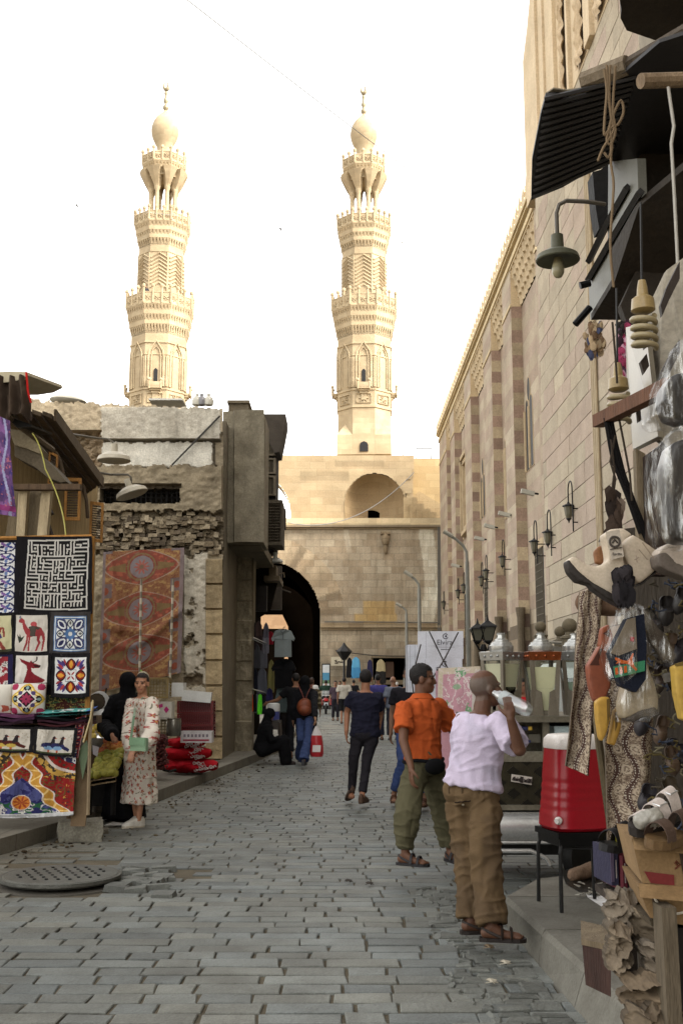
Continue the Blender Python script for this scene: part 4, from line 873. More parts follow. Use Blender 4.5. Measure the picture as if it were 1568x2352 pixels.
def gazelle(s, t):
 c = fill(s, (206, 200, 190)); red = (128, 28, 36)
 on(c, poly(s, t, [(.12, .1), (.3, .18), (.44, .24), (.5, .16), (.53, .24), (.66, .3), (.8, .36), (.76, .44), (.58, .46), (.5, .44), (.52, .56), (.6, .66), (.95, .9), (.85, .98), (.25, .98), (.34, .7), (.38, .5), (.34, .34), (.18, .24)]), red)
 on(c, poly(s, t, [(.55, .32), (.8, .36), (.77, .43), (.62, .42)]), (54, 30, 30)); on(c, (np.abs(np.hypot(s-.52, (t-.1))-.15) < .018) & (s > .52) & (t > .03), (60, 44, 40)); return c
def starflower(s, t):
 c = fill(s, (212, 212, 210)); X, Y = s-.5, t-.5
 for k in range(4):
  a = k*pi/2
  on(c, petal(X, Y, a, .14, .47, .16), (40, 26, 30)); on(c, petal(X, Y, a, .17, .44, .11), (150, 38, 30)); on(c, petal(X, Y, a, .2, .42, .06), (222, 150, 42))
  a += pi/4
  for d, col in ((-.3, (70, 50, 110)), (0, (72, 56, 128)), (.3, (150, 42, 50)), (-.14, (176, 56, 60)), (.16, (60, 46, 100))): on(c, petal(X, Y, a+d, .3, .62 if d == 0 else .52, .04), col)
  on(c, petal(X, Y, a, .02, .16, .025), (160, 46, 56))
 on(c, (np.abs(np.maximum(np.abs(X), np.abs(Y))-.16) < .008), (60, 50, 70)); return c
def withb(f, b, col, off=(0, 0)):
 def g(s, t):
  c = f(np.clip((s-b)/(1-2*b), 0, 1), np.clip((t-b)/(1-2*b), 0, 1)); bord(c, s, t, b, col); return c
 return g
def cushion1(s, t):
 c = fill(s, (206, 198, 190)); X, Y = s-.5, t-.5; r = np.hypot(X, Y); th = np.arctan2(Y, X); q = r-.36-.06*np.cos(4*th)
 on(c, np.abs(q) < .075, (206, 164, 50)); on(c, np.abs(q) < .02, (236, 216, 130))
 for k in range(4):
  on(c, petal(X, Y, k*pi/2, .26, .44, .12), (46, 34, 34)); on(c, petal(X, Y, k*pi/2, .3, .42, .05), (120, 150, 150)); on(c, petal(X, Y, k*pi/2+pi/4, .44, .66, .12), (160, 40, 76)); on(c, petal(X, Y, k*pi/2+pi/4, .2, .34, .08), (74, 60, 110))
 d = np.abs(X)+np.abs(Y); on(c, (d > .27) & (d < .3), (226, 220, 210)); on(c, d < .27, (44, 26, 34))
 for k in range(8): on(c, petal(X, Y, k*pi/4, .02, .2, .04), (160, 44, 80))
 return c
def ducks(body, belly):
 def f(s, t):
  c = fill(s, (190, 182, 168)); on(c, t > .93, (60, 70, 40)); on(c, np.abs(vnoise(s*4, t*4, 3)-.5) < .012, (160, 150, 130))
  for dx in (0, .24):
   on(c, el(s, t, .34+dx, .66, .2, .13) < 1, body); on(c, el(s, t, .34+dx, .76, .12, .09) < 1, belly); on(c, poly(s, t, [(.36+dx, .62), (.43+dx, .32), (.49+dx, .34), (.5+dx, .6)]), (46, 40, 44)); on(c, el(s, t, .47+dx, .33, .045, .06) < 1, (60, 40, 44)); on(c, poly(s, t, [(.5+dx, .32), (.56+dx, .36), (.5+dx, .38)]), (176, 64, 40)); on(c, (np.abs(s-.34-dx) < .03) & (t > .84) & (t < .93), (186, 84, 50))
  on(c, poly(s, t, [(.1, .74), (.3, .55), (.3, .72)]), body); on(c, poly(s, t, [(.7, .6), (.93, .78), (.9, .9), (.7, .76)]), body); return c
 return f
def khay(s, t):
 c = fill(s, (150, 30, 28)); x = np.abs(s-.47)*1.0; n = vnoise(s*14, t*14, 5); vine = np.abs(n-.5) < .035; on(c, vine, (96, 84, 40)); on(c, n > .68, (60, 50, 50)); on(c, vnoise(s*22, t*22, 7) > .75, (196, 146, 50))
 w1 = .05+.46*np.clip(t-.08, 0, 1)**1.6+.03*np.sin(t*22); arm = (x > w1-.046) & (x < w1+.046); on(c, arm, (200, 140, 46)); on(c, arm & (np.abs(np.sin(t*26+x*10)+(x-w1)*14) < .3), (236, 196, 110)); on(c, (np.abs(x-w1-.053) < .008) | (np.abs(x-w1+.053) < .008), (216, 200, 190))
 inn = (x < w1-.06) & (t > .42+1.1*x); on(c, inn, (40, 40, 96)); on(c, inn & (n > .55), (70, 74, 130)); on(c, inn & (t > .78) & (np.abs(np.sin(x*30)+np.sin(t*40)) < .5), (40, 96, 60)); on(c, inn & (t > .8) & (np.abs(n-.48) < .04), (200, 196, 190))
 r = np.hypot((s-.47)*1.0, (t-.78)*.9); on(c, r < .1, (196, 176, 160)); on(c, r < .088, (206, 118, 34)); on(c, (r < .088) & (np.sin(np.arctan2(t-.78, s-.47)*8)*.04+.05 > r), (160, 58, 30))
 q = np.hypot((np.abs(s-.47)-.56), (t+.06)*.9); on(c, q < .38, (44, 44, 80)); on(c, (q > .345) & (q < .38), (206, 190, 180)); on(c, (q > .25) & (q < .345), (150, 30, 28)); on(c, (q > .25) & (q < .34) & (np.sin(s*80)*np.sin(t*60) > .5), (60, 70, 50)); on(c, (q < .25) & (np.abs(n-.5) < .05), (200, 200, 200)); on(c, (q > .38) & (q < .46), (196, 150, 60)); on(c, (q > .38) & (q < .46) & (np.abs(n-.5) < .08), (60, 50, 40))
 on(c, t > .945, (196, 196, 196)); on(c, (t > .945) & (vnoise(s*8, t*30, 9) > .6), (150, 150, 150)); return c
def redstrip(s, t):
 c = fill(s, (150, 40, 40)); y = (t*7) % 1-.5; r = np.hypot(s-.5, y*.9); on(c, r < .36, (40, 40, 70)); on(c, r < .2, (190, 60, 50)); on(c, r < .1, (206, 196, 180)); on(c, (s < .1) | (s > .9), (190, 150, 140)); return c
def rugdark(s, t):
 c = fill(s, (70, 30, 28)); n = vnoise(s*5, t*5, 2); on(c, n > .5, (44, 50, 36)); on(c, np.abs(n-.5) < .025, (70, 100, 60)); on(c, np.abs(vnoise(s*9, t*9, 6)-.5) < .03, (150, 130, 60)); return c
def figure(s, t):
 c = fill(s, (190, 184, 140)); on(c, t > .94, (60, 60, 40))
 for p, col in (([(.1, .12), (.3, .04), (.45, .1), (.5, .3), (.6, .36), (.4, .4), (.1, .36)], (40, 36, 40)), ([(.25, .1), (.5, .12), (.46, .28), (.25, .28)], (130, 70, 44)), ([(.1, .3), (.6, .32), (.5, .55), (.2, .55)], (150, 52, 44)), ([(.2, .5), (.55, .5), (.62, .62), (.2, .64)], (60, 50, 110)), ([(.3, .62), (.46, .62), (.78, .94), (.6, .94)], (140, 58, 48)), ([(.15, .62), (.3, .62), (.22, .94), (.06, .94)], (140, 58, 48)), ([(.58, .3), (.7, .34), (.74, .6), (.66, .6)], (140, 58, 48))): on(c, poly(s, t, p), col)
 return c
def redfl(s, t):
 c = fill(s, (200, 196, 190)); n = vnoise(s*4, t*7, 4); on(c, n > .58, (150, 40, 50)); on(c, n < .34, (50, 60, 90)); on(c, np.abs(n-.46) < .02, (50, 70, 60)); bord(c, s, t, .06, (30, 28, 60)); on(c, s > .8, (34, 30, 66)); return c
def palecush(s, t):
 c = fill(s, (206, 200, 186)); on(c, (t > .7) & (vnoise(s*5, t*5, 2) > .55), (180, 80, 60)); on(c, (vnoise(s*6, t*6, 8) > .7), (190, 90, 60)); on(c, t > .95, (170, 70, 50)); return c
Z4 = lambda u0, v0, u1, v1, sk=0: ((u0+sk, v0), (u1+sk*.7, v0), (u1, v1), (u0, v1))
kb = 'panels of the textile display'
bl = (28, 26, 28)
def tx(q, D, n, f, label, cat='textile', amp=.03, name='quilt', **k): sheet(name, q, D, n[0], n[1], f, label=label, cat=cat, group=kb, amp=amp, seed=len(label), edge=lambda s, t: (.012*(vnoise(t*5, s*0+len(label), 4)-.5)*np.abs(s-.5)*2, -.012*np.sin(pi*s)*(t+.3)), **k)
tx(((-60, 1240), (50, 1240), (46, 1408), (-60, 1408)), DT, (60, 90), bluefloral, 'blue and white floral scroll panel left of the square script panel')
q = [Pt(-70, 60), Pt(1520, 60), Pt(1520, 1700), Pt(-70, 1700)]; tx(q, DT, (150, 156), kufic, 'black panel filled with white square maze-like Arabic script', amp=.014)
tx(Z4(-30, 1408, 30, 1500, 0), DT-.02, (40, 50), withb(figure, .06, bl), 'cream panel with a walking man in Egyptian style')
tx(Z4(29, 1406, 114, 1501, 3), DT-.02, (80, 90), withb(camel, .07, bl), 'white panel with a red camel in profile')
tx(Z4(114, 1405, 207, 1503, 3), DT-.02, (96, 96), withb(medallion, .09, (58, 54, 54)), 'blue and white eight-point medallion panel with grey border')
tx(Z4(-30, 1503, 31, 1580, 0), DT-.04, (40, 50), redfl, 'half hidden white panel with red and blue flowers and navy edge')
tx(Z4(29, 1500, 116, 1572, 2), DT-.04, (80, 70), withb(gazelle, .07, bl), 'white panel with a dark red horned gazelle lying down')
tx(Z4(117, 1500, 206, 1600, 3), DT-.04, (96, 96), withb(starflower, .09, bl), 'white panel with four orange and red lotus flowers in a cross')
tx(Z4(100, 1596, 203, 1648, 0), DT+.03, (70, 40), rugdark, 'dark green and maroon rug hanging behind the folded cloths')
def cush(q, f, label, puff=.09, D=DT-.14): sheet('cushion', q, D, 70, 70, f, fold=lambda s, t: puff*(np.sin(pi*s)*np.sin(pi*t))**.5, label=label, cat='cushion', th=.03)
cush(((30, 1570), (107, 1570), (102, 1642), (27, 1640)), cushion1, 'square cushion with yellow scalloped ring and magenta star on the table')
cush(((-30, 1572), (30, 1572), (26, 1640), (-30, 1640)), palecush, 'cream cushion with small red figures at the left edge of the table', .07)
def stack(u0, u1, v0, v1, cols, label, top=None, sk=0):
 t = thing('folded_cloths', label, 'folded cloth', P((u0+u1)/2, v1, DT-.1)); n = len(cols)
 for k, cc in enumerate(cols):
  va, vb = v0+(v1-v0)*k/n, v0+(v1-v0)*(k+1)/n; b = MB(); b.col = L(*cc); a0, a1 = P(u0+random.random()*6, va, DT-.28), P(u1-random.random()*9, vb, DT-.28)
  h = a0.z-a1.z; rg = []
  for f in np.linspace(0, 1, 9): x = a0.x+(a1.x-a0.x)*f; dz = .012*sin(f*7+k)+sk*f*f; rg.append([V((x, DT-.3+.02*random.random(), a1.z+.004+dz)), V((x, DT-.3, a0.z-.004+dz)), V((x, DT+.1, a0.z+dz)), V((x, DT+.1, a1.z+.004+dz))])
  b.loft(rg); b.build('cloth', m_cloth, t)
stack(-30, 84, 1640, 1664, [(96, 56, 84), (60, 36, 56), (44, 28, 36)], 'stack of folded purple and plum cloths on the table')
stack(84, 208, 1648, 1668, [(20, 20, 24), (54, 30, 40), (70, 36, 40)], 'stack of folded black and maroon cloths on the table')
def teal(s, t):
 c = fill(s, (64, 150, 142)); n = vnoise(s*9, t*5, 3); m = (s > .25) & (s < .85) & (t > .3) & (t < .8); on(c, m & (n > .46), (196, 206, 200)); on(c, m & (n > .6), (40, 60, 64)); on(c, (s > .93), (60, 90, 160)); return c
def tealcloth():
 s, t = np.meshgrid(np.linspace(0, 1, 61), np.linspace(0, 1, 31)); a, d = P(82, 1650, DT-.3), P(206, 1645, DT-.3)
 p = np.zeros(s.shape+(3,)); p[..., 0] = a.x+(d.x-a.x)*s+.1*(t-.5)*0; p[..., 1] = a.y+(1-t)*.36; p[..., 2] = a.z+(d.z-a.z)*s+.03+.03*vnoise(s*5, t*3, 4)+.03*(1-t)+.05*np.clip(s-.8, 0, 1)
 b = MB(); c = teal((s[1:, 1:]+s[:-1, :-1])/2, (t[1:, 1:]+t[:-1, :-1])/2); gridobj(b, p[::-1], c[::-1]); p2 = p.copy(); p2[..., 2] -= .03; gridobj(b, p2, c*.7); tag(b.build('folded_cloth', m_cloth, smooth=60), 'folded teal cloth with white ornament on top of the black stack', 'folded cloth')
tealcloth()
tx(((-40, 1666), (80, 1671), (76, 1728), (-40, 1722)), DT-.34, (80, 50), withb(ducks((84, 34, 30), (190, 160, 60)), .08, bl), 'small panel with maroon and yellow ducks')
tx(((80, 1669), (180, 1672), (170, 1738), (76, 1730)), DT-.34, (90, 60), withb(ducks((40, 40, 84), (110, 150, 190)), .08, bl), 'small panel with dark blue ducks')
tx(((-55, 1715), (176, 1722), (169, 1872), (-60, 1878)), (DT-.3, DT-.3, DT-.2, DT-.2), (200, 140), khay, 'large red and gold tent cloth with blue arch motif draped over the table', amp=.03, name='tent_cloth')
tx(((174, 1650), (200, 1640), (180, 1740), (168, 1735)), DT-.24, (20, 60), redstrip, 'narrow red cloth end with round motifs hanging beside the duck panel', amp=.02)
b = MB(); b.col = L(118, 98, 74); b.slab([P(u, v, DT-.12) for u, v in ((176, 1745), (205, 1790), (203, 1840), (196, 1898), (162, 1898), (170, 1760))][::-1], (0, .02, .01)); tag(b.build('hardboard_sheet', m_card), 'torn brown hardboard sheet leaning beside the big tent cloth', 'board')
b = MB(); b.col = L(84, 104, 70); b.slab([P(u, v, DT-.2) for u, v in ((186, 1716), (200, 1700), (204, 1730), (190, 1790), (182, 1740))][::-1], (0, .02, 0)); tag(b.build('plastic_bag', m_plastic), 'crumpled green plastic bag hanging beside the tent cloth', 'bag')
# ---------------------------------------------------------------- carpet on the ruin and the goods before it
def carpet(s, t):
 c = fill(s, (150, 104, 64)); n = vnoise(s*26, t*50, 5); y = (t*3.1+.02) % 1; k = np.floor(t*3.1+.02); yc = y-.42
 X = s-.48; ox = np.abs(X)/.46; oval = (ox**1.25+(np.abs(yc)/.42)**1.6) < 1; on(c, n > .62, (176, 142, 78)); on(c, np.abs(n-.42) < .03, (120, 60, 44))
 on(c, (np.abs(X) > .36) & (np.abs(yc) > .34), (96, 104, 112)); on(c, np.hypot((np.abs(X)-.44)*1.2, (np.abs(yc)-.5)*.6) < .05, (150, 60, 40))
 on(c, oval, (146, 58, 48)); on(c, oval & (n > .6), (176, 84, 60)); on(c, oval & (n < .36), (120, 84, 56)); on(c, np.abs(ox**1.25+(np.abs(yc)/.42)**1.6-1) < .035, (170, 150, 130))
 d = np.hypot(X*1.06, yc*.58); lobe = (np.abs(yc) < .14*(1.25-ox*1.15)) & (np.abs(X) < .4); on(c, lobe & oval, (118, 108, 62))
 on(c, d < .21, (140, 52, 46)); on(c, (d < .21) & (n > .55), (120, 96, 76)); on(c, (d > .17) & (d < .19), (126, 116, 72)); on(c, d < .15, (122, 132, 142)); on(c, (d < .12) & (np.cos(np.arctan2(yc*.58, X)*10)*.03+.075 > d), (178, 92, 84)); on(c, d < .03, (110, 104, 84))
 on(c, (s < .035) | (s > .95), (120, 122, 128)); f = .22+.3*vnoise(s*5, t*8, 15)[..., None]; return (c*(1-f)+np.array(L(134, 90, 72))*f)*(.8+.3*n[..., None])
def cfold(s, t): return .05*np.exp(-((t-.52-.22*s)/.05)**2)*np.sin(s*3+.4)+.05*np.exp(-((t-.6-.12*np.sin(s*4))/.04)**2)+.03*vnoise(s*7+t*5, t*3-s*3, 7)+.05*np.exp(-((s-.1-t*.25)/.03)**2)*(t < .6)
sheet('carpet', ((238, 1268), (424, 1258), (416, 1545), (228, 1590)), 19.7, 180, 270, carpet, fold=cfold, label='faded printed carpet with three round medallions hung on the ruined house wall', cat='carpet')
for u0, u1, v1, lb in ((325, 321, 1562, 'pale measuring stick leaning on the middle of the hung carpet'), (398, 391, 1560, 'pale measuring stick leaning at the right edge of the hung carpet')):
 b = MB(); n = 16
 for k in range(n): b.col = L(186, 176, 156) if k % 2 else L(120, 110, 94); b.tube([P(u0+(u1-u0)*k/n, 1330+(v1-1330)*k/n, 19.3), P(u0+(u1-u0)*(k+1)/n, 1330+(v1-1330)*(k+1)/n, 19.3)], .022, 5)
 tag(b.build('measuring_stick', m_paint), lb, 'stick')
# scooter
def scooter():
 D = 15.5; t = thing('scooter', 'silver white motor scooter standing under the hung carpet, seen from the front', 'scooter', (P(236, 1690, D).x, D, HL)); W = lambda u, v, d=D: P(u, v, d)
 b = MB(); b.col = L(196, 198, 198); rg = []
 for v, hw, dp in ((1628, 24, .0), (1640, 30, -.06), (1665, 31, -.08), (1690, 26, -.1), (1712, 15, -.14)):
  c = W(237, v); r = W(237+hw, v).x-c.x; rg.append([c+V((r*cos(a), dp-.16*sin(a), 0)) for a in np.linspace(0, pi, 9)]+[c+V((r*cos(a), dp+.1, 0)) for a in np.linspace(pi, 0, 9)])
 b.loft(rg[::-1]); b.build('front_shield', m_plastic, t, smooth=50)
 b = MB(); b.col = L(190, 192, 192); c = W(228, 1612, D-.1); b.lathe([(.03, -.16), (.12, -.1), (.15, 0), (.14, .05), (.1, .06)], 16, c, R3=rotm(pi/2, 0, .5)); hl = b.build('headlight', m_plastic, t, smooth=50)
 b = MB(); b.col = L(120, 112, 100); b.lathe([(.0, 0), (.12, .0), (.12, .02), (0, .03)], 14, c+V((-.02, -.07, 0)), R3=rotm(pi/2, 0, .5)); b.build('lens', m_chrome, hl)
 b = MB(); b.tube([W(206, 1608, D+.1), W(238, 1604), W(262, 1598, D+.1)], .022, 6); b.tube([W(240, 1606), W(245, 1580)], .012, 5); b.build('handlebar', m_blackm, t)
 b = MB(); b.col = L(60, 60, 60); pb(b, 228, 250, 1660, 1664, D-.26, D-.2); pb(b, 228, 250, 1672, 1675, D-.27, D-.22); b.build('trim', m_plastic, t)
 b = MB(); b.lathe([(.1, -.05), (.24, -.05), (.25, 0), (.24, .05), (.1, .05)], 20, V((W(236, 1700).x, D-.05, HL+.25)), R3=rotm(0, pi/2)); b.build('wheel', m_blackm, t, smooth=40)
 b = MB(); b.col = L(186, 188, 188); c = V((W(236, 1700).x, D+.9, HL+.55)); b.sph(c, (.24, .5, .25), 14, 8); b.build('rear_body', m_plastic, t, smooth=60)
 b = MB(); b.col = L(40, 36, 34); b.sph(c+V((0, -.05, .26)), (.17, .45, .07), 12, 6); b.build('saddle', m_plastic, t, smooth=60)
scooter()
# fruit stand
fs = thing('fruit_stand', 'wooden fruit stand with a sloping tray beside the woman in black', 'stand', P(232, 1790, 12.3))
b = MB(); b.col = L(150, 128, 96); q = [P(204, 1796, 12.0), P(266, 1786, 12.0), P(266, 1774, 12.9), P(204, 1776, 12.9)]
b.slab(q, (0, 0, -.03)); b.slab([P(204, 1806, 12.0), P(266, 1796, 12.0), P(266, 1784, 12.0), P(204, 1794, 12.0)], (0, .03, 0)); b.build('tray', m_wood, fs)
b = MB(); b.col = L(70, 60, 48)
for u, d in ((208, 12.1), (262, 12.1)): b2 = MB(); b2.col = b.col; b2.tube([P(u, 1790, d), V((P(u, 1790, d).x, d, HL))], .03); b2.build('leg', m_dwood, fs)
b.slab([V((P(203, 1800, 12.9).x, 12.95, HL)), V((P(268, 1800, 12.9).x, 12.95, HL)), V((P(268, 1690, 12.9).x, 12.95, P(268, 1770, 12.9).z)), V((P(203, 1690, 12.9).x, 12.95, P(203, 1770, 12.9).z))], (0, .03, 0)); b.build('support', m_dwood, fs)
m_fruit = M('fruit_skin', (1, 1, 1), .45, var=.3, vs=20, bump=.05, bs=60, spec=.4)
fproto = {}
def fruit(kind, col, p, label, cat, grp, r):
 if kind not in fproto:
  b = MB(); b.col = L(*col); b.lathe([(0.001, -r), (r*.55, -r*.85), (r*.95, -r*.3), (r, .1*r), (r*.8, r*.65), (r*.35, r*.98), (.004, r*1.02)], 12); o = b.build('mango' if 'mango' in label else 'guava', m_fruit, loc=p, smooth=60); fproto[kind] = o
 else: o = fproto[kind].copy(); COL.objects.link(o)
 o.location = p; o.rotation_euler = (random.random()*6, random.random()*6, random.random()*6); o.scale = [.9+.25*random.random() for _ in range(3)]; tag(o, label, cat, grp)
a_, b_ = V(P(206, 1796, 12.05)), V(P(264, 1787, 12.05))
for j in range(9):
 for i in range(9):
  f = j/8; p = a_.lerp(b_, (i+.5+.3*(random.random()-.5))/9)+V((0, .85*f+.05*random.random(), .05+.36*f+.03*random.random()))
  k = random.random()
  if f > .62: fruit('r%d' % int(k*2), ((176, 96, 58), (190, 126, 60))[int(k*2)], p, 'reddish mango heaped at the back of the sloping fruit tray', 'mango', 'red mangoes on the tray', .046)
  else: fruit('g%d' % int(k*3), ((166, 160, 70), (186, 178, 84), (150, 152, 66))[int(k*3)], p, 'yellow green mango heaped at the front of the sloping fruit tray', 'mango', 'green mangoes on the tray', .046)
b = MB(); c = P(229, 1712, 13.3); b.lathe([(.02, -.1), (.16, -.08), (.27, .02), (.31, .1), (.3, .1), (.25, .02), (.02, -.06)], 24, c); b.build('', m_chrome) if 0 else tag(b.build('steel_bowl', m_chrome, smooth=40), 'shining steel bowl of yellow guavas behind the fruit tray', 'bowl')
for k in range(16): a = k*2.4; rr = .22*sqrt(k/16); fruit('y', (206, 180, 84), c+V((rr*cos(a), rr*sin(a)-.02, .1+.12*(1-k/16))), 'yellow guava heaped in the shining steel bowl', 'guava', 'guavas in the bowl', .045)
b = MB(); b.col = L(206, 200, 206); b.slab([P(u, v, 12.4) for u, v in ((213, 1712), (228, 1716), (224, 1738), (214, 1732))][::-1], (0, .006, 0)); tag(b.build('price_tag', m_card), 'small white price tag stuck among the mangoes', 'price tag')
b = MB(); b.col = L(92, 70, 50); b.bx(P(206, 1700, 13.5).x-.1, P(262, 1700, 13.5).x, 13.1, 13.8, HL, P(230, 1724, 13.3).z); tag(b.build('crate', m_wood), 'dark wooden crate carrying the steel bowl of guavas', 'crate')
def slatted(name, u0, u1, v0, v1, D, dp, col, label, nv=9, nh=5, grp=None, mat=None, solid=.0):
 t = thing(name, label, 'crate', P((u0+u1)/2, v1, D+dp/2), 0, grp); a0, a1 = P(u0, v0, D), P(u1, v1, D); x0, x1, z0, z1 = a0.x, a1.x, a1.z, a0.z; mat = mat or m_wood
 b = MB(); b.col = L(*col); e = (z1-z0)*.1
 for z in (z0, z1-e): b.bx(x0, x1, D, D+.02, z, z+e); b.bx(x0, x1, D+dp-.02, D+dp, z, z+e); b.bx(x0, x0+.02, D+.021, D+dp-.021, z, z+e); b.bx(x1-.02, x1, D+.021, D+dp-.021, z, z+e)
 for x in (x0, x1-.03): b.bx(x, x+.03, D-.004, D+.024, z0, z1); b.bx(x, x+.03, D+dp-.024, D+dp+.004, z0, z1)
 b.build('frame', mat, t); b = MB(); b.col = tuple(np.array(L(*col))*.85)
 for k in range(1, nv): x = x0+(x1-x0)*k/nv; b.bx(x-.006, x+.006, D+.004, D+.014, z0+e, z1-e)
 for k in range(1, nh): z = z0+(z1-z0)*k/nh; b.bx(x0+.03, x1-.03, D+.002, D+.012, z-.006, z+.006); b.bx(x0+.004, x0+.014, D+.03, D+dp-.03, z-.006, z+.006); b.bx(x1-.014, x1-.004, D+.03, D+dp-.03, z-.006, z+.006)
 b.bx(x0+.02, x1-.02, D+.03, D+dp-.03, z0+.01, z0+.03)
 if solid: b.bx(x0+.02, x1-.02, D+dp*.5, D+dp-.03, z0+.03, z1-e)
 b.build('slats', mat, t); return t
slatted('slatted_crate', 333, 387, 1556, 1604, 16.6, .3, (136, 116, 70), 'olive slatted crate on top of the pile beside the girl in the flowered dress', 8, 6, mat=m_plastic)
slatted('slatted_crate', 336, 392, 1654, 1690, 16.6, .3, (112, 96, 66), 'brown slatted crate under the box with the magenta number', 8, 5, mat=m_plastic)
def printbox(name, u0, u1, v0, v1, D, dp, col, label, rz=0, mat=None, deco=None, cat='box'):
 a0, a1 = P(u0, v0, D), P(u1, v1, D); w, h = a1.x-a0.x, a0.z-a1.z; c = V(((a0.x+a1.x)/2, D+dp/2, a1.z)); t = thing(name, label, cat, c, rz)
 b = MB(); b.col = L(*col)
 for x0, x1, y0, y1 in ((-w/2, w/2, -dp/2, -dp/2+.012), (-w/2, w/2, dp/2-.012, dp/2), (-w/2, -w/2+.012, -dp/2+.0125, dp/2-.0125), (w/2-.012, w/2, -dp/2+.0125, dp/2-.0125)): b.bx(x0, x1, y0, y1, 0, h)
 b.bx(-w/2+.0125, w/2-.0125, -dp/2+.0125, dp/2-.0125, 0, .012); b.build('carton', mat or m_card, t, w=False)
 if deco: deco(t, w, h, dp)
 return t
def deco20(t, w, h, dp):
 b = MB(); b.col = L(176, 40, 110); pts = lambda q: [V((-w/2+w*x, -dp/2-.004, h*(1-y))) for x, y in q]
 b.slab(pts([(.12, .18), (.42, .1), (.44, .3), (.26, .34), (.24, .8), (.14, .85)])[::-1], (0, .003, 0)); b.slab(pts([(.66, .25), (.84, .45), (.66, .66), (.5, .45)])[::-1], (0, .003, 0)); b.build('number', m_paint, t, w=False)
 b = MB(); b.col = L(120, 116, 108)
 for k in range(6): b.bx(-w/2+w*(.1+.13*k), -w/2+w*(.19+.13*k), -dp/2-.003, -dp/2-.0005, h*.05, h*.1)
 b.build('print', m_paint, t, w=False)
printbox('printed_box', 359, 394, 1612, 1652, 16.4, .3, (206, 202, 190), 'white carton with a large magenta number standing on the brown crate', deco=deco20)
b = MB(); b.col = L(150, 146, 136); b.lathe([(.1, 0), (.11, .02), (.11, .22), (.1, .24), (.11, .25), (.0, .25)], 16, P(399, 1690, 16.3)+V((0, 0, 0))); tag(b.build('tin_can', m_chrome, smooth=40), 'dull tin can between the crates and the red crate stack', 'can')
lidbox = lambda u0, u1, v0, v1, lb, rz: printbox('foam_box', u0, u1, v0, v1, 17.3, .34, (214, 214, 210), lb, rz, m_paint)
lidbox(389, 421, 1568, 1600, 'small white foam box behind the tilted one', 0)
t = lidbox(416, 482, 1588, 1612, 'long white foam box tilted on top of the red crates', R(4)); t.rotation_euler[1] = R(5)
for k, (v0, v1, lb) in enumerate(((1610, 1638, 'topmost red plastic crate of the stack under the foam box'), (1639, 1667, 'middle red plastic crate of the stack under the foam box'), (1668, 1697, 'lowest red plastic crate of the stack, partly behind the white carton'))):
 slatted('plastic_crate', 407, 489, v0, v1, 17.4+.02*k, .36, (112, 30, 32), lb, 16, 4, 'stack of red crates', m_plastic, solid=1)
def decop(t, w, h, dp):
 b = MB(); b.col = L(150, 40, 60); b.bx(-w*.42, w*.42, -dp/2-.003, -dp/2-.0005, h*.15, h*.3); b.col = L(120, 110, 120)
 for k in range(7): b.bx(-w*.4+k*w*.12, -w*.33+k*w*.12, -dp/2-.003, -dp/2-.0005, h*.5, h*.75)
 b.build('print', m_paint, t, w=False)
printbox('printed_box', 415, 486, 1680, 1706, 16.9, .3, (206, 200, 200), 'low white printed carton on the red sacks', deco=decop)
b = MB()
for k in range(420):
 p = P(358+random.random()*26*(.5+random.random()*.6), 1688+random.random()*78, 16.1+random.random()*.3); b.col = tuple(np.array(L(92, 40, 38))*(.5+.9*random.random())); b.sph(p, (.02, .016, .026), 6, 4, rotm(random.random()*3, random.random()*3))
tag(b.build('date_bunch', m_fruit, smooth=60), 'hanging bunches of dark red dates behind the girl in the flowered dress', 'dates', kind='stuff')
def redsack(u0, u1, v0, v1, D, seed, label):
 a0, a1 = P(u0, v0, D), P(u1, v1, D); w, h = a1.x-a0.x, a0.z-a1.z; t = thing('red_sack', label, 'sack', V(((a0.x+a1.x)/2, D, a1.z)), 0, 'heap of red sacks')
 s, q = np.meshgrid(np.linspace(0, 1, 46), np.linspace(0, 1, 22)); th = q*2*pi; n = vnoise(s*7, np.sin(th)*2+3, seed)
 e = (np.sin(pi*np.clip(s*.98+.01, 0, 1))**.3); r = e*(.8+.5*n)
 p = np.stack([a0.x+w*s, D+.3*r*np.cos(th), a1.z+h/2+h/2*r*np.sin(th)], -1); b = MB(); c = np.empty((21, 45, 3)); c[:] = L(168, 22, 34); c *= (.75+.5*n[:-1, :-1, None]); gridobj(b, p, c); b.build('fabric', m_cloth, t, smooth=70)
 b = MB()
 for k in range(9):
  f = .62+.34*random.random(); z = a1.z+h*(.2+.7*random.random()); x = a0.x+w*f; b.col = L(206, 190, 186); b.tube([(x+.05*cos(a), D-.3-.02*sin(a*3), z+.022*sin(a*2)) for a in np.linspace(0, 5, 9)], .008, 4)
 b.build('white_hem', m_cloth, t)
redsack(378, 500, 1742, 1774, 17.5, 3, 'lowest bright red sack lying flat on the pavement')
redsack(376, 486, 1714, 1746, 17.55, 5, 'middle bright red sack of the heap on the pavement')
redsack(384, 470, 1692, 1718, 17.6, 8, 'topmost bright red sack of the heap on the pavement')
b = MB(); b.col = L(40, 38, 36); b.tube([P(375, 1768, 16.4), P(390, 1772, 16.3), P(404, 1768, 16.4)], .02, 5); tag(b.build('strap', m_cloth), 'dark strap lying on the pavement before the red sacks', 'strap')
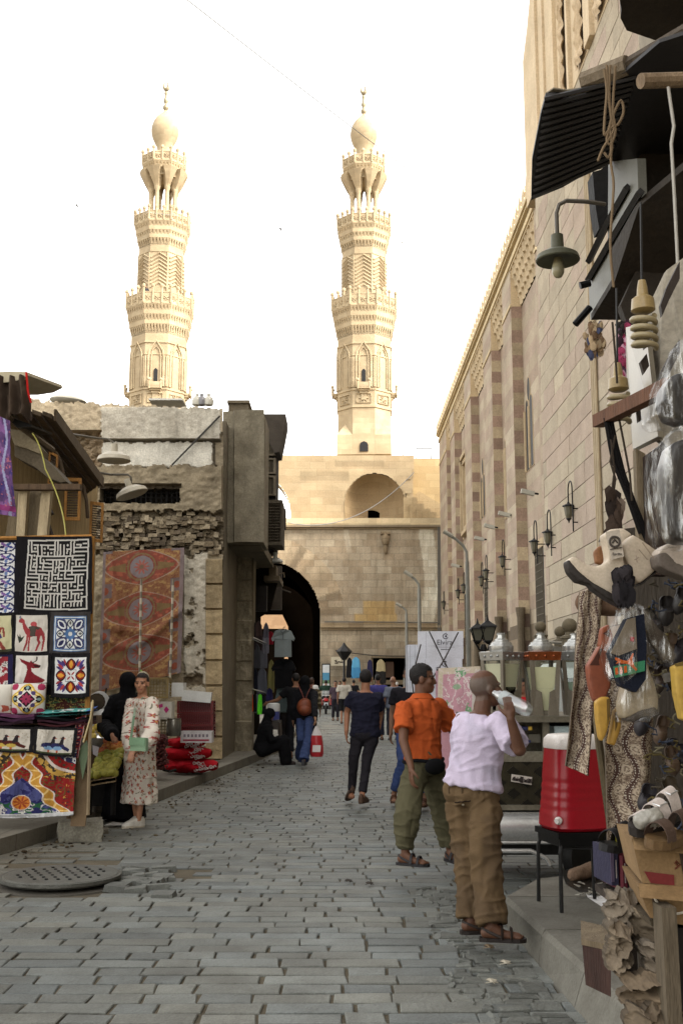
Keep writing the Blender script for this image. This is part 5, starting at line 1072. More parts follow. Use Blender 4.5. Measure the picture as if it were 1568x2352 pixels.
# stone block, manhole, litter at the lower left
def stoneblk(name, u0, u1, v0, v1, D, dp, col, label, rz, hgt):
 q = G((u0+u1)/2, v1); w = (u1-u0)*D/F*.92; b = MB(); b.col = L(*col); bm = bmesh.new(); bmesh.ops.create_cube(bm, size=1); bmesh.ops.subdivide_edges(bm, edges=bm.edges, cuts=5, use_grid_fill=True)
 for v in bm.verts:
  c = v.co.copy(); m = max(abs(c.x), abs(c.y), abs(c.z)); n = mnoise.noise(c*3+V((D, 0, 0)))*.1+mnoise.noise(c*9)*.04; c *= (1+n-.25*max(0, (c.length-.62))); v.co = V((c.x*w, c.y*dp, (c.z+.5)*hgt))
 b.add([tuple(v.co) for v in bm.verts], [[v.index for v in f.verts] for f in bm.faces]) if not bm.verts.index_update() else 0; bm.free()
 o = b.build(name, M('rough_stone', (1, 1, 1), .95, var=.4, vs=7, bump=.8, bs=22, fine=.25), loc=(q.x, q.y+dp/2, 0), rz=rz, smooth=30); return tag(o, label, 'stone')
stoneblk('stone_block', 118, 230, 1890, 1936, 10.6, .38, (150, 146, 132), 'broken pale stone block lying at the kerb below the tent cloth', R(14), .2)
stoneblk('stone_chip', 215, 247, 1900, 1916, 11.2, .14, (128, 122, 108), 'small flat stone chip beside the broken block', .3, .05)
b = MB(); b.col = L(214, 212, 206); q = G(262, 1900); b.slab([q+V((-.1, -.04, .02)), q+V((.09, -.05, .03)), q+V((.12, .03, .025)), q+V((-.02, .05, .05))], (0, 0, .004)); tag(b.build('paper_scrap', m_card), 'white paper scrap on the paving beside the broken stone block', 'litter')
mh = thing('manhole_cover', 'raised round iron manhole cover in broken paving at the lower left', 'manhole cover', hole_b+V((0, 0, .0)))
rm_ = (G(285, 2022)-G(5, 2030)).length/2
b = MB(); b.col = L(98, 98, 92); b.lathe([(rm_*.6, .02), (rm_*.96, .025), (rm_, .04), (rm_, .066), (rm_*.985, .068), (rm_*.95, .062), (rm_*.93, .07), (.01, .075)], 64);
b.build('plate', M('cast_iron', (1, 1, 1), .55, .4, var=.3, vs=5, bump=.5, bs=40), mh, w=False, smooth=30)
b = MB(); b.col = L(58, 58, 56)
for i in range(-6, 7):
 for j in range(-6, 7):
  x, y = (i+.5*(j % 2))*.09, j*.09
  if x*x+y*y < (rm_*.72)**2: b.lathe([(.014, .07), (.014, .079), (.006, .081)], 6, (x, y, 0))
b.build('studs', m_blackm, mh, w=False)
b = MB(); b.col = L(84, 80, 72); b.lathe([(rm_*1.1, -.05), (rm_*1.08, -.004), (rm_*.9, .0)], 48); b.build('rim', m_kerb, mh, w=False)
b = MB()
for k in range(26):
 a = random.random(); q = G(262+random.random()*120, 1996+random.random()*66); b.col = tuple(np.array(L(112, 114, 108))*(.6+.5*random.random())); b.box(q+V((0, 0, .012)), (.1+.12*a, .07+.06*random.random(), .05), random.random()*.8-.4, .25*random.random()-.12, .3*random.random()-.15, taper=.9)
tag(b.build('paving_rubble', m_paver), 'loose broken paving stones beside the manhole cover', 'rubble', kind='stuff')
b = MB()
for k in range(240):
 f = random.random(); q = KL2[0].lerp(KL2[2], f) if k % 3 else KL[1].lerp(V((KL[2].x, KL[2].y, 0)), f); q = q+V((.08+abs(random.gauss(0, .25)), -random.random()*.2, .008)); r = .008+.02*random.random()**3; b.col = tuple(np.array(L(*random.choice(((120, 108, 88), (150, 140, 120), (84, 74, 60), (190, 184, 170)))))*.9); b.sph(q, (r, r*1.3, r*.5), 5, 4, rotm(0, 0, random.random()*3))
tag(b.build('kerb_debris', m_ground), 'dust, grit and bits of litter gathered along the left kerb', 'debris', kind='stuff')
# ---------------------------------------------------------------- people
m_skin = M('skin', (1, 1, 1), .55, var=.12, vs=14, bump=.08, bs=90, fine=.06, spec=.35)
m_hair = M('hair', (1, 1, 1), .6, var=.4, vs=30, bump=.6, bs=120, spec=.3)
m_fab = M('fabric', (1, 1, 1), .95, var=.14, vs=9, bump=.3, bs=140, fine=.1, spec=.12)
m_shoe = M('shoe_leather', (1, 1, 1), .6, var=.3, vs=14, bump=.15, bs=60)
def remesh(b, vox, it=4):
 me = bpy.data.meshes.new('t'); me.from_pydata(b.v, [], b.f); o = bpy.data.objects.new('t', me); COL.objects.link(o)
 r = o.modifiers.new('r', 'REMESH'); r.mode = 'VOXEL'; r.voxel_size = vox
 if it: s = o.modifiers.new('s', 'SMOOTH'); s.factor = .5; s.iterations = it
 dg = bpy.context.evaluated_depsgraph_get(); m2 = bpy.data.meshes.new_from_object(o.evaluated_get(dg))
 co = np.empty(len(m2.vertices)*3, np.float32); m2.vertices.foreach_get('co', co); co = co.reshape(-1, 3).astype(float)
 no = np.empty(len(m2.vertices)*3, np.float32); m2.vertices.foreach_get('normal', no); no = no.reshape(-1, 3)
 fs = [tuple(p.vertices) for p in m2.polygons]; bpy.data.objects.remove(o); bpy.data.meshes.remove(me); bpy.data.meshes.remove(m2)
 return co, no, fs
def ppl_mesh(name, co, fs, mat, parent, vc):
 me = bpy.data.meshes.new(name); me.from_pydata(co.tolist(), [], fs); me.materials.append(mat); me.update(); me.shade_smooth()
 ca = me.color_attributes.new('Col', 'FLOAT_COLOR', 'POINT'); a = np.ones((len(co), 4), np.float32); a[:, :3] = vc; ca.data.foreach_set('color', a.ravel())
 o = bpy.data.objects.new(name, me); COL.objects.link(o); o.parent = parent; return o
def cap(b, p, q, ra, rb, n=12, flat=None):
 p, q = V(p), V(q); d = q-p; l = d.length; d = d/l if l > 1e-6 else V((0, 0, 1)); a = d.cross(V((0, 0, 1)) if abs(d.z) < .9 else V((0, 1, 0))).normalized(); c = d.cross(a); rg = []
 for t in (-80, -50, -20): rg.append((p+d*ra*sin(R(t)), ra*cos(R(t))))
 rg += [(p+d*l*f, ra+(rb-ra)*f) for f in (.33, .66)]
 for t in (20, 50, 80): rg.append((q+d*rb*sin(R(t)), rb*cos(R(t))))
 b.loft([[o+a*r*cos(2*pi*k/n)+c*r*sin(2*pi*k/n) for k in range(n)] for o, r in rg])
def tubec(b, pts, rs, n=12):            # open-ended garment tube, flat caps
 b.tube(pts, rs, n)
def hand(b, w, d, nrm, side, curl=.5, k=1., thumb=1.):
 w, d = V(w), V(d).normalized(); nrm = (V(nrm)-d*V(nrm).dot(d)).normalized(); s = d.cross(nrm)*side
 cap(b, w, w+d*.03*k, .024*k, .026*k)
 for f in (-.024, -.008, .008, .024): cap(b, w+d*.02*k+s*f*.7*k, w+d*.088*k+s*f*k, .014*k, .0125*k, 8)
 for f, ln in ((.027, .92), (.009, 1.04), (-.009, 1.), (-.026, .8)):
  p = w+d*.09*k+s*f*k; a = curl*.5
  for sl, r0, r1 in ((.042, .0095, .009), (.027, .009, .0082), (.021, .0082, .0068)):
   dd = d*cos(a)+nrm*sin(a); q = p+dd*sl*ln*k; cap(b, p, q, r0*k, r1*k, 8); p = q; a += curl*.95
 p = w+d*.03*k+s*.026*k; dd = (d*.7+s*.65*thumb+nrm*.35).normalized(); q = p+dd*.045*k; cap(b, p, q, .0135*k, .011*k, 8); dd = (d*.9+s*.25*thumb+nrm*(.3+curl*.4)).normalized(); cap(b, q, q+dd*.03*k, .011*k, .0085*k, 8)
DEFJ = dict(PEL=(0, 0, .95), NECK=(0, -.01, 1.475), SR=(.185, -.01, 1.415), SL=(-.185, -.01, 1.415), ER=(.235, -.05, 1.13), EL=(-.235, -.05, 1.13), WR=(.25, .03, .88), WL=(-.25, .03, .88),
   HR=(.09, 0, .92), HL=(-.09, 0, .92), KR=(.1, .03, .5), KL=(-.1, .03, .5), AR=(.1, -.03, .085), AL=(-.1, -.03, .085))
def person(label, loc, rz, H=1.72, skin=(150, 108, 80), hair=(30, 26, 24), style='short', look=None, pitch=0, J={}, top=None, bottom=None, robe=None, veil=None, shoes=(60, 44, 34), shoe='sandal', toes=(0, 0), vox=.014, curl=.5, beard=0, build=1., group=None, hd={}, name='person', pat=None, feet=True, standz=0., neckfwd=.02):
 loc = V(loc); t = thing(name, label, 'person', loc, rz, group); k = H/1.75; Rz = Matrix.Rotation(rz, 3, 'Z'); Ri = Rz.transposed()
 j = {n: V(p)*k for n, p in DEFJ.items()}
 for n, p in J.items(): j[n] = Ri @ (P(*p[1:])-loc) if p[0] == 'px' else V(p)*k
 pd = j['PEL']-V(DEFJ['PEL'])*k
 for n in ('HR', 'HL'):
  if n not in J: j[n] = j[n]+pd
 for n, s_ in (('SR', 1), ('SL', -1)):
  if n not in J: j[n] = j[n]+j['NECK']-V(DEFJ['NECK'])*k
 B = build*k; right = (j['SR']-j['SL']).normalized(); hr = (j['HR']-j['HL']).normalized(); upv = (j['NECK']-j['PEL']).normalized()
 def ring(f, a, b_, n=16):
  c = j['PEL'].lerp(j['NECK'], f); r = (hr.lerp(right, min(1, max(0, f)))).normalized(); r = (r-upv*r.dot(upv)).normalized(); fw = upv.cross(r)
  return [c+r*a*cos(2*pi*i/n)+fw*b_*sin(2*pi*i/n) for i in range(n)]
 TR = ((-.14, .11, .09), (-.05, .165, .11), (.08, .165, .112), (.3, .147, .1), (.5, .152, .108), (.72, .175, .118), (.88, .178, .102), (.96, .12, .08), (1.02, .065, .06))
 hc = j['NECK']+V((0, neckfwd, 0))*k+upv*.155*k
 if look is None: lk = V((0, 1, 0))
 else: lk = Ri @ V(look); lk.normalize()
 yaw = atan2(-lk.x, lk.y); Hm = Matrix.Rotation(yaw, 3, 'Z') @ Matrix.Rotation(pitch, 3, 'X')
 hx = lambda p: hc+Hm @ (V(p)*k)
 b = MB(); b.loft([ring(f, a*B, c*B) for f, a, c in TR])
 b.sph(hx((0, -.012, .035)), (.075*k, .095*k, .09*k), 16, 12, Hm); b.sph(hx((0, .03, -.03)), (.058*k, .06*k, .085*k), 14, 10, Hm); b.sph(hx((0, .05, -.082)), (.036*k, .038*k, .032*k), 10, 8, Hm)
 cap(b, hx((0, .084, .012)), hx((0, .1, -.028)), .0085*k, .014*k, 8); cap(b, hx((-.04, .074, .024)), hx((.04, .074, .024)), .013*k, .013*k, 8)
 cap(b, hx((-.016, .084, -.064)), hx((.016, .084, -.064)), .0095*k, .0095*k, 8)
 for s in (-1, 1): b.sph(hx((s*.078, -.008, -.005)), (.011*k, .024*k, .034*k), 8, 6, Hm); b.sph(hx((s*.045, .055, -.02)), (.022*k, .025*k, .025*k), 8, 6, Hm)
 cap(b, j['NECK']-upv*.05*k, hc+Hm @ V((0, -.02, -.03))*k, .06*B, .053*B)
 for s, S_, E_, W_ in ((1, 'SR', 'ER', 'WR'), (-1, 'SL', 'EL', 'WL')):
  cap(b, j[S_], j[E_], .052*B, .041*B); cap(b, j[E_], j[W_], .041*B, .027*B)
  d, nn, cu = hd.get(s, (None, None, curl)); d = V(d) if d is not None else (j[W_]-j[E_]).normalized()*.8+V((0, 0, -.2)); nn = V(nn) if nn is not None else V((-s, .3, 0)); hand(b, j[W_], d, nn, s, cu, k)
 for s, A_, K_, N_ in ((1, 'HR', 'KR', 'AR'), (-1, 'HL', 'KL', 'AL')):
  ls = .72 if (bottom or robe) else 1.
  kl = ls if not (bottom and bottom.get('len', .9) < .7) else 1.
  cap(b, j[A_], j[K_], .085*B*ls, .056*B*kl); cap(b, j[K_], j[N_], .056*B*kl, .036*B)
  fa = toes[0 if s > 0 else 1]; fd = V((sin(fa), cos(fa), 0)); an = j[N_]; toe = an+fd*.15*k+V((0, 0, -.055*k)) if s == 1 or True else an
  lift = hd.get('lift', {}).get(s, 0); toe.z -= lift*.0
  cap(b, an+V((0, 0, -.035*k))-fd*.03*k, toe, .036*k, .026*k); cap(b, an, an+fd*.06*k+V((0, 0, -.04*k)), .036*k, .03*k)
  for q in range(5): sd = V((fd.y, -fd.x, 0))*(.034-.017*q)*k; cap(b, toe-fd*.01*k+sd*.9, toe+fd*(.035-.006*abs(q-(1 if s < 0 else 3)))*k+sd, .012*k, .009*k, 6)
 co, no, fs = remesh(b, vox, 2)
 vc = np.empty(co.shape); vc[:] = L(*skin); vc *= (.9+.2*vnoise(co[:, 0]*18, co[:, 2]*18, 3)[:, None])
 q = (co-np.array(hc)) @ np.array(Hm)/k       # head coordinates
 hcolr = np.array(L(*hair)); mx = np.abs(q[:, 0])
 def blend(m, c, a=1.): vc[m] = vc[m]*(1-a)+np.array(c)*a
 blend((np.hypot((mx-.031)/1.25, q[:, 2]-.004) < .0115) & (q[:, 1] > .05), L(38, 28, 24), .85); blend((np.hypot((mx-.033)/2.6, (q[:, 2]-.026-.1*(.033-mx)*0)*1.6) < .0115) & (q[:, 1] > .05), hcolr, .75)
 blend((mx < .026) & (np.abs(q[:, 2]+.064) < .011) & (q[:, 1] > .07), L(140, 78, 68), .6)
 if beard: blend((q[:, 1] > -.01) & (q[:, 2] < -.035-.02*(mx < .03)) & (q[:, 2] > -.15) & ~((mx < .022) & (np.abs(q[:, 2]+.064) < .01)), hcolr, beard); blend((mx < .035) & (np.abs(q[:, 2]+.048) < .008) & (q[:, 1] > .07), hcolr, beard)
 if style == 'crop': blend((q[:, 2] > .0) & (q[:, 1] < .055) & (q[:, 2] < .085), hcolr, .5); blend((q[:, 2] > -.06) & (q[:, 1] < -.02) & (q[:, 2] < .075), hcolr, .4)
 ppl_mesh('body', co, fs, m_skin, t, vc)
 # hair
 if style in ('short', 'full', 'bun', 'thin'):
  b = MB(); b.sph(hx((0, -.014, .037)), (.0805*k, .1*k, .0965*k), 36, 26, Hm); keep = []; vs = (np.array(b.v)-np.array(hc)) @ np.array(Hm)/k
  for f in b.f:
   c = vs[list(f)].mean(0); hl_ = .072 if c[1] > .04 else (.02 if c[1] > .0 else (-.05 if c[1] < -.04 else -.02))
   if style == 'thin' and c[2] > .1 and c[1] > -.05: continue
   if c[2] > hl_+.012*mnoise.noise(V(c*40)): keep.append(f)
  arr = np.array(b.v)
  for i in range(len(arr)): arr[i] += (arr[i]-np.array(hc))*.05*mnoise.noise(V(arr[i]*60))
  b.v = [tuple(x) for x in arr]; b.f = keep; b.m = [0]*len(keep); b.c = [tuple(hcolr)]*len(keep)
  if style == 'bun': b.col = tuple(hcolr); b.sph(hx((0, -.085, .1)), (.05*k, .045*k, .045*k), 12, 8)
  b.build('hair', m_hair, t, w=False, smooth=60)
  if style == 'bun':
   b = MB(); b.col = L(206, 196, 170); b.lathe([(.055*k, -.018*k), (.07*k, 0), (.055*k, .018*k), (.045*k, 0), (.055*k, -.018*k)], 18, hx((0, -.05, .095)), R3=Hm @ rotm(.85)); b.col = L(150, 190, 90); b.sph(hx((.02, -.03, .15)), .012*k, 8, 6); b.build('scrunchie', m_fab, t, w=False, smooth=60)
 def garment(name, b, col, v_, amp=.008, fr=9., patf=None, it=3, mat=None, hang=1.):
  co, no, fs = remesh(b, v_, it)
  n = np.array([mnoise.noise(V((p[0]*fr, p[1]*fr, p[2]*fr*.45*hang)))+.5*mnoise.noise(V((p[0]*fr*2.3+5, p[1]*fr*2.3, p[2]*fr*1.2+p[0]*6))) for p in co]) if amp else np.zeros(len(co))
  if amp: nr = np.abs(n)-.25; m3 = np.array([1-abs(mnoise.noise(V((p[0]*5+p[2]*3+9, p[1]*5, p[2]*fr*1.7-p[0]*4))))*3 for p in co]); nr = nr+.45*np.clip(m3, 0, 1)**2; co = co+no*(nr*amp*1.6)[:, None]
  vc = np.empty(co.shape); vc[:] = L(*col)
  if patf is not None: vc = patf(co, vc, k)
  return ppl_mesh(name, co, fs, mat or m_fab, t, vc)
 gv = max(vox*1.25, .009)
 if bottom:
  b = MB(); l = bottom.get('loose', 1.); kn = bottom.get('knee', .072)*B; hm = bottom.get('hem', .062)*B; ln = bottom.get('len', .93)
  b.loft([ring(f, (a+.012)*B, (c+.014)*B) for f, a, c in ((-.17, .1, .085), (-.1, .155, .11), (0, .172, .12), (.08, .158, .102), (.2, .146, .096))])
  for A_, K_, N_ in (('HR', 'KR', 'AR'), ('HL', 'KL', 'AL')):
   e = j[K_].lerp(j[N_], (ln-.5)/.5) if ln > .5 else j[A_].lerp(j[K_], ln/.5)
   pts, rs = [], []
   if ln > .5:
    mid = j[K_].lerp(e, .5)
    for p, r in ((j[A_]+V((0, 0, .015)), .07*B), (j[A_].lerp(j[K_], .16), .094*B*l), (j[A_].lerp(j[K_], .5), .5*(.092*B*l+kn)), (j[K_], kn), (mid, (kn+hm)/2*bottom.get('calf', 1.)), (e, hm)): pts.append(p); rs.append(r)
   else:
    for p, r in ((j[A_]+V((0, 0, .03)), .094*B*l), (e, hm)): pts.append(p); rs.append(r)
   tubec(b, pts, rs, 14)
  garment('trousers' if ln > .6 else 'shorts', b, bottom['col'], gv, bottom.get('amp', .012), bottom.get('fr', 8), bottom.get('pat'), hang=.7)
 if top:
  b = MB(); ex = top.get('ease', .018)*B; h0 = top.get('hem', -.02)
  rr = [(f, a, c) for f, a, c in TR if f > h0+.04]; a0, c0 = np.interp(h0, [x[0] for x in TR], [x[1] for x in TR]), np.interp(h0, [x[0] for x in TR], [x[2] for x in TR])
  rr = [(h0, a0*1.03, c0*1.06)]+rr[:-1]+[(.985, .085, .072)]
  b.loft([ring(f, max(a, .15 if f < .8 else 0)*B+ex, max(c, .108 if f < .8 else 0)*B+ex) for f, a, c in rr])
  sl = top.get('sleeve', .62)
  for S_, E_, W_ in (('SR', 'ER', 'WR'), ('SL', 'EL', 'WL')):
   i0 = j[S_]+(j['NECK']-j[S_])*.35-V((0, 0, .03*k)); sr = top.get('sr', .068)*B
   if sl <= 1: tubec(b, [i0, j[S_], j[S_].lerp(j[E_], sl*.5), j[S_].lerp(j[E_], sl)], [.07*B, .068*B+ex*.4, sr+ex*.3, sr+ex*.5])
   else: tubec(b, [i0, j[S_], j[S_].lerp(j[E_], .6), j[E_], j[E_].lerp(j[W_], (sl-1)*.6), j[E_].lerp(j[W_], sl-1)], [.07*B, .07*B+ex*.3, sr, sr*.92, sr*.85, sr*top.get('cuff', .62)])
  garment(top.get('name', 'shirt'), b, top['col'], gv, top.get('amp', .01), top.get('fr', 9), top.get('pat'))
  if top.get('collar'):
   b = MB(); b.col = L(*top['col']); rg = []
   for f, g in ((.95, .098), (1.06, .075), (1.07, .08), (.985, .118)): rg.append(ring(f, g*B, g*.9*B, 20))
   b.loft(rg, cap=False); b.build('collar', m_fab, t, w=False, smooth=60)
 if robe:
  b = MB(); hz = robe.get('hem', .06)*k; wd = robe.get('wide', .27)*k; fw = upv.cross(right).normalized()
  ex = robe.get('ease', .03)*B
  if 'seat' in robe:
   b.loft([ring(f, a*B+ex, c*B+ex) for f, a, c in TR[1:-1]])
   for A_, K_, N_ in (('HR', 'KR', 'AR'), ('HL', 'KL', 'AL')): cap(b, j[A_], j[K_], .15*B, .12*B); cap(b, j[K_], j[N_], .12*B, .13*B)
  else:
   c0 = j['PEL']; ctr = lambda z: V((c0.x+(robe.get('sway', (0, 0))[0])*(c0.z-z), c0.y+(robe.get('sway', (0, 0))[1])*(c0.z-z), z)); nn = 40; rg = []
   for f in np.linspace(0, 1, 14):
    z = hz+(c0.z-hz)*f; a = wd+(.19*B+ex*.3-wd)*f**.8; q = [ctr(z)+hr*a*(1+.07*(1-f)*sin(9*x+f*1.5))*cos(x)+V((-hr.y, hr.x, 0))*a*.78*(1+.07*(1-f)*sin(9*x+f*1.5))*sin(x) for x in np.linspace(0, 2*pi, nn+1)[:-1]]; rg.append(q)
   b.loft(rg); b.loft([ring(f, max(a, .16)*B+ex if f < .9 else a*B+ex*.6, max(c, .115)*B+ex if f < .9 else c*B+ex*.6) for f, a, c in TR[1:-1]])
  for S_, E_, W_ in (('SR', 'ER', 'WR'), ('SL', 'EL', 'WL')):
   i0 = j[S_]+(j['NECK']-j[S_])*.35-V((0, 0, .03*k)); sr = robe.get('sr', .075)*B
   tubec(b, [i0, j[S_], j[S_].lerp(j[E_], .6), j[E_], j[E_].lerp(j[W_], .5), j[E_].lerp(j[W_], .86), j[W_]], [.07*B, .075*B, sr*1.05, sr*1.1, sr*1.1, sr*1.05, sr*robe.get('cuff', .8)])
  garment('dress', b, robe['col'], gv, robe.get('amp', .012), robe.get('fr', 7), robe.get('pat'), hang=.4)
 if veil:
  b = MB(); b.sph(hx((0, -.02, .03)), (.1*k, .125*k, .12*k), 18, 12, Hm); cap(b, hx((0, -.035, -.02)), j['NECK'].lerp(j['PEL'], .1)-upv*.0, .085*k, .12*k); cap(b, hx((0, -.02, -.1)), j['NECK'].lerp(j['PEL'], .28)+V((0, -.03, 0)), .08*k, veil.get('low', .14)*k)
  for s in (-1, 1): cap(b, j['NECK'], j['SR' if s > 0 else 'SL'].lerp(j['NECK'], .2), .08*k, .085*k)
  co, no, fs = remesh(b, gv, 3); q = (co-np.array(hc)) @ np.array(Hm)/k; m = (np.hypot(q[:, 0]/.058, (q[:, 2]+.02)/.085) < 1) & (q[:, 1] > 0); fs = [f for f in fs if not all(m[i] for i in f)]
  n = np.array([mnoise.noise(V((p[0]*14, p[1]*14, p[2]*9))) for p in co]); co = co+no*(np.abs(n)*.012)[:, None]
  vc = np.empty(co.shape); vc[:] = L(*veil['col']); ppl_mesh('veil', co, fs, m_fab, t, vc)
 if feet and shoe:
  for s, N_ in ((1, 'AR'), (-1, 'AL')):
   fa = toes[0 if s > 0 else 1]; fd = V((sin(fa), cos(fa), 0)); sd = V((fd.y, -fd.x, 0)); an = j[N_]; o = V((an.x, an.y, an.z-.085*k)); lift = hd.get('lift', {}).get(s, 0.)
   out = [(-.075, .0), (-.07, .022), (-.03, .034), (.04, .036), (.11, .047), (.16, .045), (.195, .026), (.203, 0)]; out = out+[(a, -c) for a, c in out[-2:0:-1]]
   tilt = lambda a: V((0, 0, lift*(.14-a)*1.2)) if lift else V((0, 0, 0))
   b = MB(); b.col = tuple(np.array(L(*shoe_sole(shoes, shoe)))); b.slab([o+fd*a*k+sd*c*k*1.08+tilt(a)+V((0, 0, .002)) for a, c in out], (0, 0, .022*k if shoe == 'sandal' else .03*k)); r_ = b.build('shoe', m_shoe, t, w=False)
   b = MB(); b.col = L(*shoes)
   if shoe == 'sandal':
    for a, hh in ((.115, .058), (.06, .075)): b.tube([o+fd*a*k+sd*cos(x)*.05*k+V((0, 0, (.02+hh*sin(x))*k))+tilt(a) for x in np.linspace(0, pi, 9)], .012*k, 6, flat=.5)
    b.tube([o+fd*(.06-.115*sin(x))*k+sd*cos(x)*.043*k+V((0, 0, (.03+.045*sin(x))*k))+tilt(0) for x in np.linspace(0, pi, 9)], .009*k, 6)
   else:
    rg = []
    for a, wd_, hh in ((-.078, .018, .07), (-.06, .033, .1), (-.02, .038, .1), (.03, .04, .095), (.08, .046, .075), (.13, .05, .055), (.175, .042, .042), (.2, .016, .03)):
     rg.append([o+fd*a*k+sd*wd_*k*cos(x)+V((0, 0, .022*k+max(0, sin(x))*hh*k-.0*(sin(x) < 0)))+tilt(a) for x in np.linspace(0, 2*pi, 15)[:-1]])
    b.loft(rg)
   b.build('strap' if shoe == 'sandal' else 'upper', m_shoe, r_, w=False, smooth=60)
 return t, j
def shoe_sole(c, kind): return (206, 196, 176) if kind == 'sneaker' else tuple(int(x*.8) for x in c)
def stain(col2, th=.6, fr=7):
 def f(co, vc, k): n = vnoise(co[:, 0]*fr+co[:, 1]*3, co[:, 2]*fr, 12); a = np.clip((n-th)*5, 0, 1)[:, None]; return vc*(1-a)+np.array(L(*col2))*a
 return f
def stripes(cols, w):
 def f(co, vc, k):
  z = np.floor(co[:, 2]/w).astype(int) % len(cols); return np.array([L(*c) for c in cols])[z]
 return f
# elderly man drinking
eloc = G(1108, 2146)
el_, ej = person('elderly bald man in lilac white t-shirt and brown trousers drinking from a plastic bottle', eloc, -.62, 1.69, (92, 62, 46), (98, 90, 82), 'crop', look=(.93, .3, 0), pitch=.16,
 J=dict(SR=('px', 1152, 1662, 6.58), SL=('px', 1062, 1655, 6.95), NECK=('px', 1104, 1640, 6.78), ER=('px', 1192, 1722, 6.4), WR=('px', 1172, 1652, 6.36), EL=('px', 1135, 1730, 6.98), WL=('px', 1152, 1662, 6.7), PEL=('px', 1082, 1822, 6.78),
    KR=('px', 1115, 1975, 6.62), KL=('px', 1080, 1970, 6.78), AR=('px', 1128, 2128, 6.5), AL=('px', 1082, 2112, 6.72)),
 top=dict(col=(196, 184, 204), sleeve=.8, sr=.07, ease=.03, hem=.08, amp=.012, fr=8, pat=stain((176, 168, 186), .55)), bottom=dict(col=(98, 80, 58), loose=1.06, knee=.096, hem=.094, amp=.017, fr=8, len=.985, pat=stain((88, 72, 54), .5)), shoes=(46, 36, 30), shoe='sandal', toes=(1.05, .75), vox=.0062, build=.99,
 hd={1: ((-.1, .05, 1), (-.58, .81, 0), .95), -1: ((.3, .5, .75), (.7, .2, .2), 1.)}, neckfwd=.03)
# man in the orange polo
oloc = G(975, 1980)
def orangepat(co, vc, k):
 m = (co[:, 1] > .06) & (np.abs(co[:, 0]) < .02) & (co[:, 2] > 1.3*k); vc[m] *= .75; n = vnoise(co[:, 0]*5, co[:, 2]*4, 5); return vc*(.8+.35*n[:, None])
orm, oj = person('young man in orange polo shirt and olive joggers with black waist bag', oloc, -2.35, 1.78, (98, 66, 48), (26, 22, 20), 'short', look=(1, -.12, .0),
 J=dict(KR=('px', 932, 1875, 8.95), KL=('px', 1012, 1858, 9.35), AR=('px', 930, 1962, 8.95), AL=('px', 1034, 1955, 9.4), ER=('px', 926, 1702, 8.9), WR=('px', 944, 1762, 8.8), EL=('px', 1048, 1690, 9.5), WL=('px', 1085, 1652, 9.4), PEL=('px', 972, 1752, 9.15), NECK=('px', 968, 1604, 9.2), SR=('px', 928, 1626, 9.06), SL=('px', 1004, 1622, 9.36)),
 top=dict(col=(176, 82, 40), sleeve=.68, sr=.074, ease=.02, hem=.04, amp=.012, collar=1, pat=orangepat), bottom=dict(col=(86, 82, 62), loose=1.1, knee=.094, hem=.062, calf=1.12, amp=.016, fr=7, len=.93), shoes=(40, 38, 40), shoe='sandal', toes=(-.35, .3), vox=.0066, build=.97, hd={1: ((.1, .1, -1), (-.8, .4, 0), .5), -1: ((-.2, 1, .3), (0, 0, -1), .4)})
b = MB(); b.col = L(22, 22, 24); Rzo = Matrix.Rotation(-2.35, 3, 'Z')
b.X = Matrix.Rotation(0, 3, 'Z'); pc = oj['PEL']; b.sph(pc+V((.03, .15, -.02)), (.12, .045, .065), 16, 10); b.tube([pc+V((.185*cos(a), .14*sin(a), .02+.01*sin(a*3))) for a in np.linspace(0, 2*pi, 24)], .016, 6); b.X = None
b.build('waist_bag', m_fab, orm, w=False, smooth=60)
# man walking away in navy
nloc = G(826, 1836)
person('man in navy t-shirt and black slim trousers walking away up the street', nloc, -.05, 1.79, (150, 104, 78), (30, 24, 22), 'short',
 J=dict(ER=('px', 873, 1640, 14.6), EL=('px', 797, 1636, 14.5), WR=('px', 866, 1690, 14.5), WL=('px', 795, 1680, 14.4), AR=('px', 831, 1829, 14.1), AL=('px', 807, 1822, 14.5), KR=('px', 842, 1745, 14.3), KL=('px', 812, 1745, 14.4), PEL=('px', 838, 1685, 14.4), NECK=('px', 839, 1589, 14.4), SR=('px', 866, 1601, 14.4), SL=('px', 811, 1600, 14.4)),
 top=dict(col=(34, 34, 48), sleeve=.6, sr=.072, ease=.018, hem=-.06, amp=.012), bottom=dict(col=(38, 36, 40), loose=.95, knee=.062, hem=.048, amp=.008, len=.95), shoes=(84, 62, 46), shoe='closed', toes=(.25, -.3), vox=.008, build=1.04, hd={1: ((0, .1, -1), (-1, .2, 0), .55), -1: ((0, .1, -1), (1, .2, 0), .55), 'lift': {-1: .45}})
# bearded man behind the orange polo
person('bearded man in black shirt and blue jeans walking towards the camera behind the orange polo', G(942, 1838), 3.05, 1.78, (128, 92, 70), (26, 22, 20), 'short', look=(-.15, -1, 0), beard=.85,
 J=dict(AR=('px', 904, 1826, 14.3), AL=('px', 976, 1835, 13.9), KR=('px', 925, 1750, 14.2), KL=('px', 958, 1755, 14.2)), top=dict(col=(34, 32, 36), sleeve=.6, ease=.02), bottom=dict(col=(52, 66, 104), loose=1., knee=.072, hem=.064), shoes=(92, 60, 42), vox=.011, toes=(-.1, .2))
